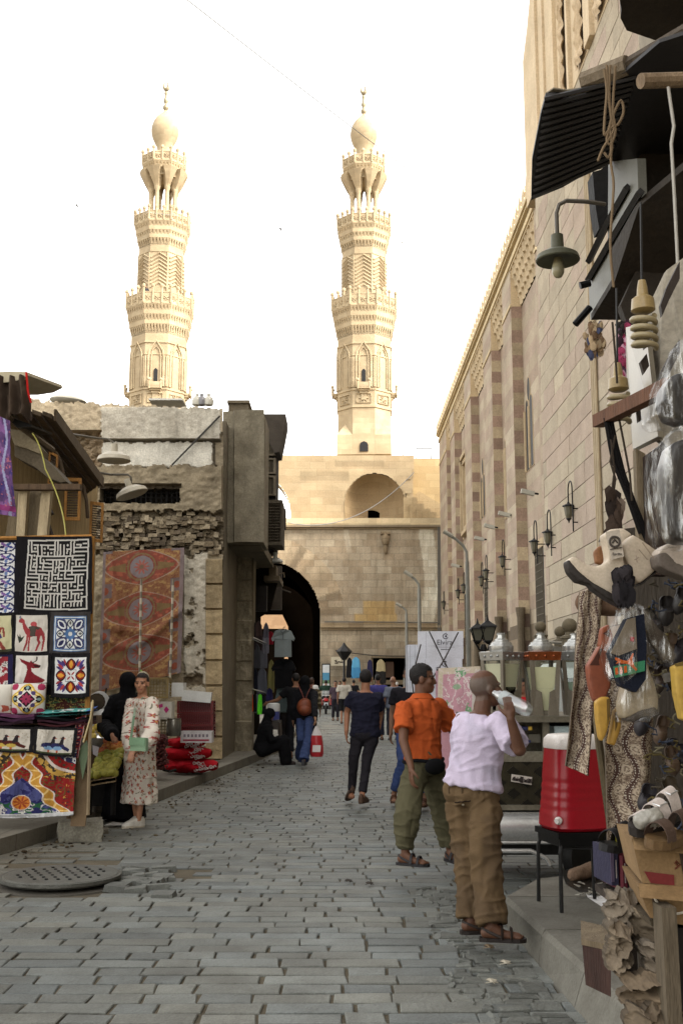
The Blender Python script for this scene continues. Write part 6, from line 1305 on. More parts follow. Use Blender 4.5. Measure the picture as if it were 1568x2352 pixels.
# girl in flowered dress
gloc = G(318, 1899)
def floral(co, vc, k):
 th = np.arctan2(co[:, 1], co[:, 0]); r = .24; a, z = th*r, co[:, 2]; c = .085
 out = vc*(.94+.1*vnoise(a*9, z*5, 3)[:, None])
 for sd, col, sz in ((0, (150, 48, 48), .024), (1, (176, 84, 78), .015), (2, (112, 108, 88), .012)):
  gx, gz = a/c+sd*.37, z/c+sd*.61; ix, iz = np.floor(gx), np.floor(gz); h = lambda q: (np.sin(ix*127.1+iz*311.7+q+sd*17)*43758.5) % 1
  px_, pz_ = (gx-ix-.3-.4*h(1))*c, (gz-iz-.3-.4*h(2))*c; d = np.hypot(px_, pz_); an = np.arctan2(pz_, px_)
  m = (d < sz*(.75+.3*np.cos(5*an+h(4)*6))) & (h(3) > .3) if sd < 2 else (np.abs(px_*np.cos(h(5)*6)+pz_*np.sin(h(5)*6)) < .0045) & (d < .032) & (h(3) > .2)
  out[m] = L(*col)
  if sd == 0: out[m & (d < .007)] = L(200, 150, 90)
 return out
girl, gj = person('girl in long cream dress with red flowers, white sneakers and pale green bag', gloc, 2.45, 1.66, (176, 128, 100), (36, 26, 22), 'bun', look=(-.12, -1, 0), pitch=.0,
 J=dict(EL=('px', 348, 1690, 11.5), WL=('px', 330, 1716, 11.35), ER=('px', 296, 1690, 11.95), WR=('px', 305, 1722, 11.55), AR=(.1, -.06, .085), AL=(-.06, .05, .085)),
 robe=dict(col=(216, 206, 192), hem=.27, wide=.235, ease=.014, sr=.082, cuff=.5, pat=floral, amp=.012, fr=6), shoes=(222, 218, 208), shoe='sneaker', toes=(-.15, .25), vox=.0072, hd={-1: ((.55, .55, -.5), (0, .3, -1), .7), 1: ((-.4, .5, -.5), (0, 0, -1), .6)}, build=.96)
b = MB(); b.col = L(140, 170, 138); c = gj['WL']+V((.0, .06, .03)); b.box(c, (.18, .05, .13), rz=.35); bagm = b.build('handbag', m_plastic, girl, w=False)
b = MB(); b.col = L(128, 160, 128); b.box(c+V((-.005, .03, .03)), (.18, .012, .08), rz=.35); b.build('flap', m_plastic, bagm, w=True) if 0 else b.build('bag_flap', m_plastic, girl, w=False)
b = MB(); b.col = L(132, 160, 134); nk = gj['NECK']; b.tube([nk+V((-.1, -.06, -.03)), nk+V((-.07, .06, -.0)), nk+V((-.02, .12, -.12)), c+V((.02, .06, .28)), c+V((.09, .03, .07))], .013, 6, flat=.4); b.build('bag_strap', m_plastic, girl, w=False)
# woman in black at the fruit
person('woman in long black robe and headscarf turned away, reaching over the fruit stand', G(283, 1884), .75, 1.66, (140, 100, 78), (20, 20, 20), None, J=dict(EL=(-.27, .05, 1.12), WL=('px', 258, 1688, 12.0), ER=(.22, .03, 1.1), WR=(.16, .2, .98)), robe=dict(col=(20, 20, 22), hem=.03, wide=.27, ease=.03, sr=.08, cuff=.9), veil=dict(col=(18, 18, 20), low=.16), vox=.009, shoe='closed', shoes=(24, 22, 22))
# woman with the backpack
bloc = G(700, 1756); bwm, bj = person('woman in black headscarf and top with flared blue jeans, walking away', bloc, -.1, 1.68, (140, 104, 80), (20, 20, 20), None,
 J=dict(WR=('px', 724, 1650, 20.6), ER=('px', 722, 1625, 20.9), KR=('px', 707, 1695, 20.7), AR=('px', 697, 1748, 20.4), AL=('px', 688, 1740, 21.6), KL=('px', 691, 1700, 21.2)), top=dict(col=(24, 24, 27), sleeve=1.92, ease=.04, hem=-.12, sr=.07), bottom=dict(col=(54, 66, 100), loose=1.05, knee=.074, hem=.1, len=.98), veil=dict(col=(18, 18, 20), low=.15), shoes=(60, 60, 64), shoe='closed', vox=.011)
bp = thing('backpack', 'small brown leather backpack on the back of the woman in black', 'backpack', bloc+V((0, -.18, .98)))
b = MB(); b.col = L(128, 66, 40); b.sph((0, 0, .12), (.155, .1, .17), 18, 12); b.sph((0, -.075, .07), (.11, .05, .09), 14, 8); b.build('bag', M('leather', (1, 1, 1), .5, var=.3, vs=9, bump=.15), bp, w=False, smooth=60)
b = MB(); b.col = L(120, 58, 46)
for s in (-1, 1): b.tube([(s*.02, -.06, .29), (s*.06, -.05, .4), (s*.12, .02, .52), (s*.13, .1, .55)], .018, 5, flat=.5)
b.build('strap', m_shoe, bp, w=False)
pbg = thing('plastic_bag', 'red and white plastic bag hanging from the hand of the woman with the backpack', 'bag', P(727, 1738, 20.6))
b = MB(); rg = []; tz = P(727, 1668, 20.6).z-P(727, 1738, 20.6).z; cs = []
for f, a, c in ((0, .1, .05), (.1, .12, .06), (.45, .11, .05), (.7, .09, .035), (.9, .05, .02), (1, .025, .015)): rg.append([V((a*cos(x)*(1+.1*sin(5*x)), c*sin(x)*(1+.15*sin(4*x+f*4)), tz*f)) for x in np.linspace(0, 2*pi, 25)[:-1]])
b.col = L(168, 34, 42); b.loft(rg[:4], cap=False); b.col = L(206, 200, 198); b.loft(rg[3:], cap=False); b.quad(*[rg[0][i] for i in (0, 6, 12, 18)]); b.col = L(210, 204, 200); b.slab([V((-.08, -.066, tz*.16)), V((.07, -.066, tz*.16)), V((.08, -.064, tz*.38)), V((-.07, -.064, tz*.38))], (0, .004, 0)); b.build('film', m_plastic, pbg, w=False, smooth=50)
b = MB(); b.col = L(206, 200, 198); b.tube([(0, 0, tz), (.01, 0, tz+.05), (.0, 0, tz+.1)], .008, 5); b.build('handle', m_plastic, pbg, w=False)
# seated woman in black on the kerb
sl_ = G(612, 1738, 0); person('woman in black robe seated on the kerb reading, before the clothes shop', (P(600, 1700, 21.6).x, 21.6, 0), -1.45, 1.62, (120, 90, 70), (20, 20, 20), None, pitch=-.5, look=(1, -.1, 0), J=dict(PEL=(0, 0, .3), NECK=(0, .12, .86), SR=(.17, .1, .8), SL=(-.17, .1, .8), ER=(.22, .2, .52), EL=(-.22, .2, .52), WR=(.1, .42, .5), WL=(-.08, .42, .5), HR=(.1, .03, .3), HL=(-.1, .03, .3), KR=(.12, .48, .48), KL=(-.12, .48, .48), AR=(.11, .52, .08), AL=(-.11, .52, .08)), robe=dict(col=(20, 20, 22), seat=1, ease=.05), veil=dict(col=(18, 18, 20)), vox=.013, shoe='closed', shoes=(40, 30, 26))
b = MB(); b.col = L(196, 192, 184); q = P(627, 1692, 21.5); b.box(q, (.2, .14, .015), rz=.3, ry=-.4); tag(b.build('paper', m_card), 'white paper held by the seated woman in black', 'paper')
# people farther up the street
def walker(label, u, v, rz, H, top, bottom, hair=(30, 26, 24), style='short', skin=(140, 100, 76), group='people farther up the street', **k):
 return person(label, G(u, v), rz, H, skin, hair, style, top=top, bottom=bottom, vox=k.pop('vox', .016), group=group, **k)
walker('young man in black t-shirt with a coloured print reaching towards the shop', 678, 1742, .35, 1.76, dict(col=(28, 28, 30), sleeve=.65, ease=.03, pat=lambda co, vc, k: np.where(((co[:, 2] > 1.3*k) & (co[:, 2] < 1.42*k) & (co[:, 0] > -.04) & (co[:, 1] < 0))[:, None], np.array([L(200, 80, 50), L(60, 150, 120), L(60, 90, 170)])[(np.floor(co[:, 0]*40+co[:, 2]*30) % 3).astype(int)], vc)), dict(col=(30, 30, 34)), J=dict(EL=(-.36, .1, 1.2), WL=(-.52, .25, 1.15)))
walker('person in olive and cream striped shirt among the shoppers', 713, 1712, .0, 1.68, dict(col=(90, 80, 60), sleeve=1.7, ease=.03, pat=stripes(((80, 70, 52), (80, 70, 52), (160, 148, 120)), .045)), dict(col=(30, 30, 32)), hair=(70, 48, 36), style='full')
walker('man in white shirt looking back near the arch', 716, 1662, .5, 1.78, dict(col=(196, 196, 194), sleeve=1.6), dict(col=(40, 42, 50)), look=(-.3, -1, 0))
walker('man in pale grey t-shirt and black shorts, walking away', 790, 1662, 0, 1.78, dict(col=(166, 160, 148), sleeve=.75, sr=.085, ease=.04), dict(col=(26, 26, 28), len=.52, hem=.1), style='thin', shoes=(60, 50, 40))
walker('man in black t-shirt far up the street', 812, 1640, 0, 1.74, dict(col=(30, 30, 32), sleeve=.7, ease=.03), dict(col=(44, 44, 50)))
walker('man in bright blue violet shirt, walking away', 868, 1700, .05, 1.8, dict(col=(76, 74, 136), sleeve=1.5, ease=.04), dict(col=(40, 42, 56)))
walker('bald man in grey blue shirt and dark trousers, walking away', 903, 1700, .1, 1.74, dict(col=(120, 126, 140), sleeve=.85, ease=.05, sr=.09, hem=-.14), dict(col=(48, 50, 62), loose=1.08, knee=.085, hem=.08), style=None, hair=(60, 50, 44), skin=(150, 110, 86), shoes=(30, 28, 28), shoe='closed', vox=.013)
walker('short person in dark plum shirt, facing the camera', 770, 1655, 3.1, 1.66, dict(col=(70, 58, 66), sleeve=.9), dict(col=(40, 38, 44)))
walker('dark haired person in brown shirt between the crowd and the stalls', 780, 1632, 2.8, 1.7, dict(col=(84, 70, 60), sleeve=.9), dict(col=(40, 38, 44)))
walker('person in white headscarf by the gate stalls', 912, 1640, 0, 1.62, dict(col=(190, 186, 180), sleeve=1.7), dict(col=(60, 60, 66)), style='full', hair=(206, 202, 196))
walker('vendor in red t-shirt and face mask behind the juice vessels', 1204, 1818, 2.9, 1.62, dict(col=(176, 34, 40), sleeve=.7, ease=.04, pat=lambda co, vc, k: np.where(((np.abs(np.sin(co[:, 0]*60)*.02+co[:, 2]-1.27*k) < .012) & (np.abs(co[:, 0]) < .1) & (co[:, 1] > 0))[:, None], np.array(L(214, 206, 200)), vc)), dict(col=(40, 42, 60)), style='full', vox=.013, group=None)
walker('seated hawker in dark clothes holding small things behind the water cooler', 655, 1722, .9, 1.6, dict(col=(36, 34, 34), sleeve=.8), dict(col=(34, 32, 34)), J=dict(WR=(.3, .35, .95), ER=(.3, .1, 1.05)))
for uu, vv, DD, lb in ((779, 700, DM-6.2, 'tiny person standing on the first balcony of the right minaret'), (335, 676, DM*.988-6.4, 'tiny person standing on the first balcony of the left minaret')):
 q = P(uu, vv, DM-3); zf = mz(732); cx = X_R if uu > 600 else X_L; cy = DM if uu > 600 else DM*.988
 person(lb, (q.x, cy-(.9 if uu > 600 else 2.0), zf), 3.1, 1.75, (110, 80, 60), (30, 26, 24), 'short', top=dict(col=(60, 60, 66), sleeve=1.6), bottom=dict(col=(40, 40, 44)), vox=.03)
# motorcycles
def moto(label, u, v, rz, col, rider):
 q = G(u, v); t = thing('motorcycle', label, 'motorcycle', q, rz)
 for y, lb in ((-.62, 0), (.68, 1)):
  b = MB(); b.lathe([(.2, -.05), (.29, -.055), (.31, 0), (.29, .055), (.2, .05)], 24, (0, y, .31), R3=rotm(0, pi/2)); w_ = b.build('wheel', m_blackm, t, w=False, smooth=40)
  b = MB(); b.lathe([(.02, -.04), (.2, -.03), (.2, .03), (.02, .04)], 16, (0, y, .31), R3=rotm(0, pi/2)); b.build('rim', m_chrome, w_, w=False)
 b = MB(); b.col = L(*col); b.sph((0, -.45, .72), (.15, .32, .13), 14, 8); b.sph((0, .25, .8), (.14, .26, .15), 14, 8); b.build('bodywork', m_plastic, t, w=False, smooth=60)
 b = MB(); b.sph((0, -.2, .86), (.15, .4, .06), 14, 6); b.build('saddle', m_blackm, t, w=False, smooth=60)
 for s in (-1, 1):
  b = MB(); b.col = L(*col); b.box((s*.26, -.6, .62), (.18, .32, .3), taper=.85); b.build('pannier', m_plastic, t, w=False)
  b = MB(); b.tube([(s*.05, .55, .4), (s*.08, .5, .95), (s*.3, .42, 1.08)], .018, 6); b.tube([(s*.22, .44, 1.05), (s*.3, .4, 1.25)], .008, 4); b.sph((s*.31, .4, 1.28), (.06, .02, .04), 8, 6); b.build('fork', m_chrome, t, w=False)
 b = MB()
 for z in (.95, 1.02, 1.09, 1.16): b.tube([(-.2, -.72, z), (.2, -.72, z)], .014, 5)
 for x in (-.2, 0, .2): b.tube([(x, -.72, .86), (x, -.72, 1.16)], .012, 5)
 b.build('luggage_rack', m_chrome, t, w=False)
 b = MB(); b.col = L(176, 26, 24); b.box((0, -.79, .72), (.2, .04, .08)); b.build('tail_light', m_plastic, t, w=False)
 b = MB(); b.col = L(206, 210, 214); b.box((0, -.8, .52), (.2, .01, .14)); b.build('number_plate', m_paint, t, w=False)
 b = MB(); b.box((0, .05, .42), (.3, .4, .34)); b.tube([(.2, .1, .3), (.22, -.9, .32)], .045, 8); b.build('engine', m_blackm, t, w=False)
moto('red motorcycle with chrome luggage rack ridden away up the street', 748, 1640, .03, (130, 26, 30), 1)
moto('dark motorcycle beside the red one', 776, 1634, 3.0, (50, 40, 42), 1)
rq = G(748, 1640); person('man in dark green shirt riding the red motorcycle away', (rq.x, rq.y, 0), .03, 1.75, (120, 88, 66), (26, 22, 20), 'short', J=dict(PEL=(0, -.2, .92), NECK=(0, -.1, 1.45), SR=(.2, -.1, 1.38), SL=(-.2, -.1, 1.38), ER=(.36, .1, 1.15), EL=(-.36, .1, 1.15), WR=(.3, .4, 1.08), WL=(-.3, .4, 1.08), HR=(.11, -.2, .9), HL=(-.11, -.2, .9), KR=(.25, .2, .75), KL=(-.25, .2, .75), AR=(.22, .1, .32), AL=(-.22, .1, .32)), top=dict(col=(34, 52, 42), sleeve=.8, ease=.05), bottom=dict(col=(34, 34, 40)), vox=.02)
def stick(root, part, u, v, push=.002):
 o = [c for c in root.children if c.name.startswith(part)][0]; Mi = (Matrix.Translation(root.location) @ Matrix.Rotation(root.rotation_euler[2], 4, 'Z')).inverted(); a = Mi @ cam.location; d = (Mi @ P(u, v, 8)-a).normalized(); ok, p, n, i = o.ray_cast(a, d)
 return p-d*push if ok else a+d*7
b = MB(); b.col = L(38, 30, 24); b.tube([stick(el_, 'trousers', 1044+k*6, 1843-k*.6+(k % 2)) for k in range(7)], .004, 5); b.col = L(150, 140, 120); b.sph(stick(el_, 'trousers', 1063, 1848), .008, 8, 6); b.build('pocket', m_fab, el_, w=False)
b = MB(); b.col = L(82, 66, 48)
for u in (1030, 1060, 1098, 1128): b.tube([stick(el_, 'trousers', u, 1808), stick(el_, 'trousers', u+1, 1822)], .006, 5)
b.build('belt_loop', m_fab, el_, w=False)
# ---------------------------------------------------------------- street lamps, lanterns, spotlights, posts
def thin(name, tint, fac, rough):
 m = bpy.data.materials.new(name); m.use_nodes = True; n = m.node_tree.nodes; l = m.node_tree.links; n.clear(); o, mx, t, g = [n.new('ShaderNode'+x) for x in ('OutputMaterial', 'MixShader', 'BsdfTransparent', 'BsdfGlossy')]
 t.inputs[0].default_value = (*tint, 1); g.inputs['Roughness'].default_value = rough; mx.inputs[0].default_value = fac; l.new(t.outputs[0], mx.inputs[1]); l.new(g.outputs[0], mx.inputs[2]); l.new(mx.outputs[0], o.inputs[0]); return m
m_glass = thin('clear_glass', (.93, .97, .95), .1, .08)
m_frost = M('lantern_glass', L(176, 172, 156), .4, var=.2, bump=0)
def text(s, size, parent, loc, rot, col, name='lettering', w=False, mat=None):
 cu = bpy.data.curves.new('t', 'FONT'); cu.body = s; cu.size = size; cu.align_x = 'CENTER'; cu.align_y = 'CENTER'; cu.extrude = .0008; o = bpy.data.objects.new('t', cu); COL.objects.link(o)
 dg = bpy.context.evaluated_depsgraph_get(); me = bpy.data.meshes.new_from_object(o.evaluated_get(dg)); bpy.data.objects.remove(o)
 Rm = rotm(*rot); vs = [Rm @ v.co+V(loc) for v in me.vertices]; b = MB(); b.col = L(*col); b.add(vs, [tuple(p.vertices) for p in me.polygons]); bpy.data.meshes.remove(me)
 return b.build(name, mat or m_paint, parent, w=w)
def street_lamp(label, top, D, arm, r):
 base = P(top[0], top[1], D); base.z = 0; t = thing('street_lamp', label, 'street lamp', base, 0, 'street lamps on the right'); q = lambda u, v: P(u, v, D)-base
 b = MB(); b.col = L(128, 126, 116); b.tube([V((0, 0, 0)), V((0, 0, .8)), q(*top)], [r*1.3, r*1.05, r*.85], 10); b.tube([q(*top)]+[q(*a) for a in arm], r*.6, 8); b.lathe([(r*2.2, 0), (r*2.2, .05), (r*1.4, .3)], 10); b.build('pole', m_paint, t, w=False, smooth=40)
 b = MB(); b.col = L(158, 154, 140); a0, a1 = q(*arm[-2]), q(*arm[-1]); b.tube([a0.lerp(a1, .25)+V((0, -.01, .03)), a1+V((0, 0, .02))], r*1.5, 8, flat=.6); b.build('lamp_head', m_paint, t, w=False, smooth=40)
street_lamp('tallest grey street lamp with arm reaching left before the mosque wall', (1072, 1290), 30, [(1071, 1268), (1062, 1252), (1046, 1238), (1018, 1222)], .065)
street_lamp('grey street lamp in front of the gate, right of the arch', (962, 1352), 45, [(961, 1342), (952, 1330), (928, 1313)], .085)
street_lamp('smallest grey street lamp in front of the gate', (933, 1410), 60, [(932, 1402), (926, 1396), (909, 1387)], .09)
lp = None
LN = ((1305, 1180, 31.5), (1257, 1239, 35.2), (1226, 1259, 39.2), (1153, 1292, 45.8), (1115, 1322, 51), (1105, 1337, 53.5), (1064, 1354, 60), (1051, 1366, 63), (1018, 1391, 72))
LW = ('first and largest curved arm lantern on the mosque wall, nearest the portal', 'second lantern on the mosque wall, counted from the portal', 'third lantern, just above the nearest grille window of the mosque', 'fourth lantern on the mosque wall, beside a striped reveal', 'fifth lantern on the mosque wall, higher of a close pair', 'sixth lantern on the mosque wall, lower of a close pair', 'seventh lantern on the mosque wall, behind the tall street lamp', 'eighth lantern on the mosque wall, left of the tall street lamp pole', 'farthest lantern on the mosque wall, beside the gate corner')
def lantern0(loc, label):
 t = thing('wall_lantern', label, 'lantern', loc, 0, 'lanterns on the mosque wall')
 b = MB(); b.col = L(104, 100, 88); b.lathe([(.02, .55), (.05, .5), (.06, .46), (.27, .36), (.28, .32), (.2, .3)], 8); b.build('cap', m_blackm, t, w=False); b = MB(); b.lathe([(.012, -.42), (.03, -.36), (.05, -.3), (.12, -.24), (.12, -.2)], 8); b.build('pendant', m_blackm, t, w=False)
 b = MB(); b.col = L(150, 146, 132); b.lathe([(.1, -.22), (.16, -.05), (.21, .3), (.1, .31)], 8); b.build('glass', m_frost, t, w=False)
 b = MB(); b.col = L(74, 70, 62); pts = [V((0, 0, .52)), V((0, 0, .95))]+[V((0, -.42+.42*cos(a), .95+.42*sin(a))) for a in np.linspace(.2, pi-.2, 9)]+[V((0, -.84, .9)), V((0, -.84, -.9))]
 b.tube(pts, .03, 6); b.tube([V((0, -.84, -.5)), V((.4, -.84, -.5))], .03, 6); b.tube([V((0, -.84, .1)), V((.4, -.84, .1))], .03, 6); b.build('bracket_arm', m_blackm, t, w=False, smooth=40); return t
for i, (u, v, D) in enumerate(LN):
 q = PX(u, v, 6.75)
 if lp is None: lp = lantern0(q, LW[i]); lp.scale = (.68,)*3
 else: dup(lp, q, None, LW[i])
for i, (u, v, lb) in enumerate(((1211, 1131, 'nearest and largest'), (1157, 1181, 'second nearest'), (1123, 1209, 'third'), (1100, 1237, 'fourth'), (1045, 1299, 'farthest'))):
 q = PX(u, v, 6.9); t = thing('floodlight', lb+' small grey floodlight jutting from the mosque wall', 'floodlight', q, 0, 'floodlights on the mosque wall')
 b = MB(); b.col = L(178, 174, 160); b.box((0, 0, 0), (.5, .2, .16), ry=.25); b.build('housing', m_paint, t, w=False); b = MB(); b.tube([(.2, 0, -.03), (.4, 0, -.06)], .04, 6); b.build('stem', m_blackm, t, w=False)
# ornate double lantern post
q = P(1110, 1500, 25); t = thing('lantern_post', 'black ornate post carrying two square lanterns, before the mosque wall', 'lantern post', (q.x, 25, 0)); z0 = P(1110, 1480, 25).z
b = MB(); b.lathe([(.16, 0), (.16, .2), (.09, .3), (.06, .5), (.05, z0-.2), (.08, z0-.1), (.05, z0)], 10); b.tube([(-.22, 0, z0+.1), (-.1, 0, z0-.12), (0, 0, z0-.15), (.1, 0, z0-.12), (.17, 0, z0+.1)], .025, 6); b.build('post', m_blackm, t, w=False, smooth=40)
for x, sc in ((-.13, .9), (.1, 1.05)):
 b = MB(); h = .42*sc; w_ = .15*sc
 for a in range(4): an = pi/4+a*pi/2; b.tube([(x+w_*.75*cos(an), w_*.75*sin(an), z0+.08), (x+w_*1.5*cos(an), w_*1.5*sin(an), z0+.08+h*.7)], .012, 4)
 b.lathe([(w_*1.75, z0+.08+h*.7), (w_*1.7, z0+.1+h*.72), (w_*.7, z0+.08+h*.95), (w_*.3, z0+.1+h), (.01, z0+.1+h*1.3)], 4, (x, 0, 0), a0=pi/4); b.lathe([(.02, z0), (w_*.85, z0+.07), (w_*.8, z0+.09)], 4, (x, 0, 0), a0=pi/4); la = b.build('lantern_frame', m_blackm, t, w=False)
 b = MB(); b.col = L(150, 150, 144); b.lathe([(w_*.72, z0+.09), (w_*1.42, z0+.08+h*.69)], 4, (x, 0, 0), a0=pi/4); b.build('pane', m_frost, la, w=False)
# railing with ball topped posts
m_rail = M('rail_stone', L(176, 168, 152), .8, var=.3, vs=4)
rp = []
for i, (u, v, r, D, lb) in enumerate(((1240, 1440, 13, 27, 'grey stone post with ball top behind the middle juice vessel'), (1285, 1451, 13, 26, 'grey stone post with ball top farther back, between two others'), (1307, 1437, 17.5, 21.5, 'grey stone post with the largest ball top, beside the hanging garment'))):
 q = P(u, v, D); rr = r*D/2470; t = thing('ball_post', lb, 'post', (q.x, D, 0), 0, 'posts of the mosque railing'); b = MB(); b.col = L(172, 164, 146); b.sph((0, 0, q.z), (rr, rr, rr*.95), 16, 12)
 b.build('ball', m_rail, t, w=False, smooth=60); b = MB(); b.col = L(178, 172, 158); b.lathe([(rr*1.1, 0), (rr*1.1, q.z-rr*1.7), (rr*1.3, q.z-rr*1.65), (rr*1.3, q.z-rr*1.4), (rr*.7, q.z-rr*1.2), (rr*.6, q.z-rr*.8)], 8, a0=pi/8); b.build('shaft', m_rail, t, w=False)
 rp.append(q)
b = MB(); b.col = L(186, 184, 176)
for dz in (-.35, -.9, -1.5): b.tube([rp[0]+V((0, 0, dz)), rp[2]+V((0, 0, dz))], .04, 6)
b.col = L(158, 154, 144); b.slab([rp[0]+V((.05, 0, -.45)), rp[2]+V((.05, 0, -.45)), V((rp[2].x+.05, rp[2].y, .1)), V((rp[0].x+.05, rp[0].y, .1))], (.05, 0, 0)); tag(b.build('railing', m_rail), 'pale railing between the ball topped posts at the mosque', 'railing')
# ---------------------------------------------------------------- stalls against the gate wall
def hangc(label, u, v0, v1, w_, D, col, col2=None, group='clothes hung before the gate wall', cat='garment', name='hanging_garment', sh=.5):
 a, c = P(u, v0, D), P(u, v1, D); hw = w_/2*D/2470; h = a.z-c.z; b = MB(); rg = []
 for f, k in ((0, .12), (.06, .5*sh+.2), (.16, .75), (.5, .86), (.85, 1.), (1, .95)): rg.append([V((a.x+hw*k*cos(x)*(1+.12*sin(x*5+f*5)), D+.14*hw*2*k*sin(x)+.02*sin(x*3), a.z-h*f+.03*h*sin(x*4)*f)) for x in np.linspace(0, 2*pi, 19)[:-1]])
 b.col = L(*col); b.loft(rg[:4][::-1], cap=False); b.col = L(*(col2 or col)); b.loft(rg[3:][::-1], cap=False); b.quad(*[rg[0][i] for i in (0, 5, 9, 14)]); return tag(b.build(name, m_cloth, smooth=60), label, cat, group)
DS = 66
hangc('black garment hung on the line before the gate, left of the sky blue one', 802, 1510, 1556, 14, DS, (28, 28, 30)); hangc('sky blue garment hung on the line before the gate', 817, 1509, 1557, 22, DS, (92, 156, 190), (70, 130, 170)); hangc('navy garment hung on the line before the gate', 849, 1515, 1555, 14, DS, (46, 44, 70)); hangc('cream and black scarves hung on the line before the gate', 874, 1514, 1570, 24, DS, (160, 146, 112), (40, 38, 36)); hangc('black and white striped garments hung at the gate stall', 938, 1500, 1580, 24, DS-6, (40, 40, 40), (120, 116, 108)); hangc('white cloths hung at the right end of the gate stall', 962, 1530, 1600, 26, DS-8, (184, 180, 170)); hangc('red and yellow scarves hung at the gate stall', 955, 1508, 1530, 22, DS-4, (140, 64, 50), (170, 150, 90))
b = MB(); b.tube(sag(P(770, 1494, DS), P(965, 1506, DS), .15), .025, 4); tag(b.build('clothes_line', m_blackm), 'clothes line stretched before the gate wall', 'line')
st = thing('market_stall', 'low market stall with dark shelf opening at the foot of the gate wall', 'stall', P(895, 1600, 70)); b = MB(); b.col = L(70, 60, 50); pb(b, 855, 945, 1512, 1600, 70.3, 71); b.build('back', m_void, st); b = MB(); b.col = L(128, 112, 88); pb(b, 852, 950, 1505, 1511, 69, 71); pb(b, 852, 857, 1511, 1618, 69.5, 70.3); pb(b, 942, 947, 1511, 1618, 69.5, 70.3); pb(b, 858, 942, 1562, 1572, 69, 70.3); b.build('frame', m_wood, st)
b = MB(); b.col = L(84, 66, 54); pb(b, 886, 904, 1520, 1556, 69.6, 70.2); b.col = L(196, 190, 176); pb(b, 879, 884, 1530, 1540, 69.4, 69.6); b.build('goods', m_cloth, st)
sg = thing('sign', 'white sign board with dark Arabic lettering on the gate wall', 'sign', P(770, 1518, 79)); b = MB(); b.col = L(186, 176, 152); pb(b, 760, 796, 1509, 1529, 79, 79.15); b.build('board', m_paint, sg); b = MB(); b.col = L(60, 52, 44)
for k, (x0, y0, x1, y1) in enumerate(((768, 1517, 774, 1521), (774, 1521, 780, 1519), (780, 1521, 790, 1522), (768, 1523, 776, 1524), (772, 1515, 772, 1521), (784, 1517, 784, 1521), (788, 1518, 788, 1522))): b.tube([P(x0, y0, 78.97), P(x1, y1, 78.97)], .03, 4)
b.build('lettering', m_paint, sg)
bn = thing('info_board', 'tall dark framed information board with a blue picture beside the arch', 'sign', P(748, 1570, 74)); b = MB(); b.col = L(44, 34, 34); pb(b, 739, 758, 1524, 1612, 74, 74.2); b.build('frame', m_blackm, bn)
b = MB(); b.col = L(196, 198, 198); pb(b, 741, 756, 1527, 1608, 73.97, 73.99); b.col = L(70, 130, 160); pb(b, 741, 756, 1545, 1562, 73.94, 73.965); b.col = L(90, 120, 84); pb(b, 741, 756, 1562, 1570, 73.94, 73.965); b.build('poster', m_paint, bn)
q = P(790, 1500, 60); t = thing('lantern_post', 'small dark lantern on a post before the gate stall', 'lantern post', (q.x, 60, 0)); b = MB(); zl = P(790, 1516, 60).z; b.lathe([(.12, 0), (.07, .4), (.06, zl)], 8); b.build('post', m_blackm, t, w=False); b = MB(); b.lathe([(.12, zl), (.42, zl+.45), (.46, zl+.46), (.15, zl+.75), (.02, zl+.95)], 6); b.build('lantern', m_blackm, t, w=False)
# ---------------------------------------------------------------- clothes of the left shop
hg = 'clothes of the left shop'
def shirt(label, u0, u1, v0, v1, D, col, hang=True, collar=(150, 150, 150)):
 w_ = (u1-u0)*D/2470; a = P((u0+u1)/2, v0, D); h = a.z-P(u0, v1, D).z; t = thing('hanging_shirt', label, 'shirt', V((a.x, D, a.z-h)), 0, hg); b = MB(); X = lambda x, z, y: V((x*w_, y, h*z))
 out = [(-.36, 0), (.36, 0), (.35, .62), (.44, .56), (.5, .66), (.34, .93), (.12, 1.), (0, .96), (-.12, 1.), (-.34, .93), (-.5, .66), (-.44, .56), (-.35, .62)]
 b.col = L(*col); bm = bmesh.new()
 fr = [X(x, z, -.06-.03*sin(z*9+x*5)) for x, z in out]; bk = [X(x, z, .05) for x, z in out]; n = len(out); b.add(fr+bk, [tuple(range(n)), tuple(range(n, 2*n))[::-1]]+[(i, n+i, n+(i+1) % n, (i+1) % n) for i in range(n)]); bm.free()
 b.build('fabric', m_fab, t, w=False); b = MB(); b.col = L(*[int(c*.8) for c in col]); b.tube([X(-.12, .99, -.06), X(-.04, .9, -.085), X(0, .87, -.09), X(.04, .9, -.085), X(.12, .99, -.06)], .02, 5); b.bx(-.012, .012, -.1, -.09, h*.6, h*.87); b.build('collar', m_fab, t, w=False)
 b = MB(); b.tube([X(0, .97, 0), X(0, 1.04, 0), V((.03, 0, h*1.07)), V((.02, 0, h*1.1))], .008, 5); b.tube([X(-.3, .93, 0), X(0, .99, 0), X(.3, .93, 0)], .012, 5); b.build('hanger', m_blackm, t, w=False)
shirt('grey polo shirt on a hanger in front of the arch', 624, 677, 1445, 1509, 23.5, (128, 136, 136))
shirt('black long sleeved shirt on a hanger below the grey polo', 624, 680, 1513, 1580, 23.6, (22, 22, 24))
H = lambda lb, u, v0, v1, w_, col, D=24, c2=None, sh=.5: hangc(lb, u, v0, v1, w_, D, col, c2, hg, 'garment', 'hanging_garment', sh)
H('grey green denim skirt hung below the black shirt', 647, 1576, 1636, 32, (92, 104, 104), 23.7, sh=.9); H('olive yellow garment hung behind the black shirt', 623, 1515, 1590, 16, (120, 114, 70), 24.3); H('red garment peeping out beside the grey polo', 621, 1450, 1480, 15, (128, 28, 40), 24.4)
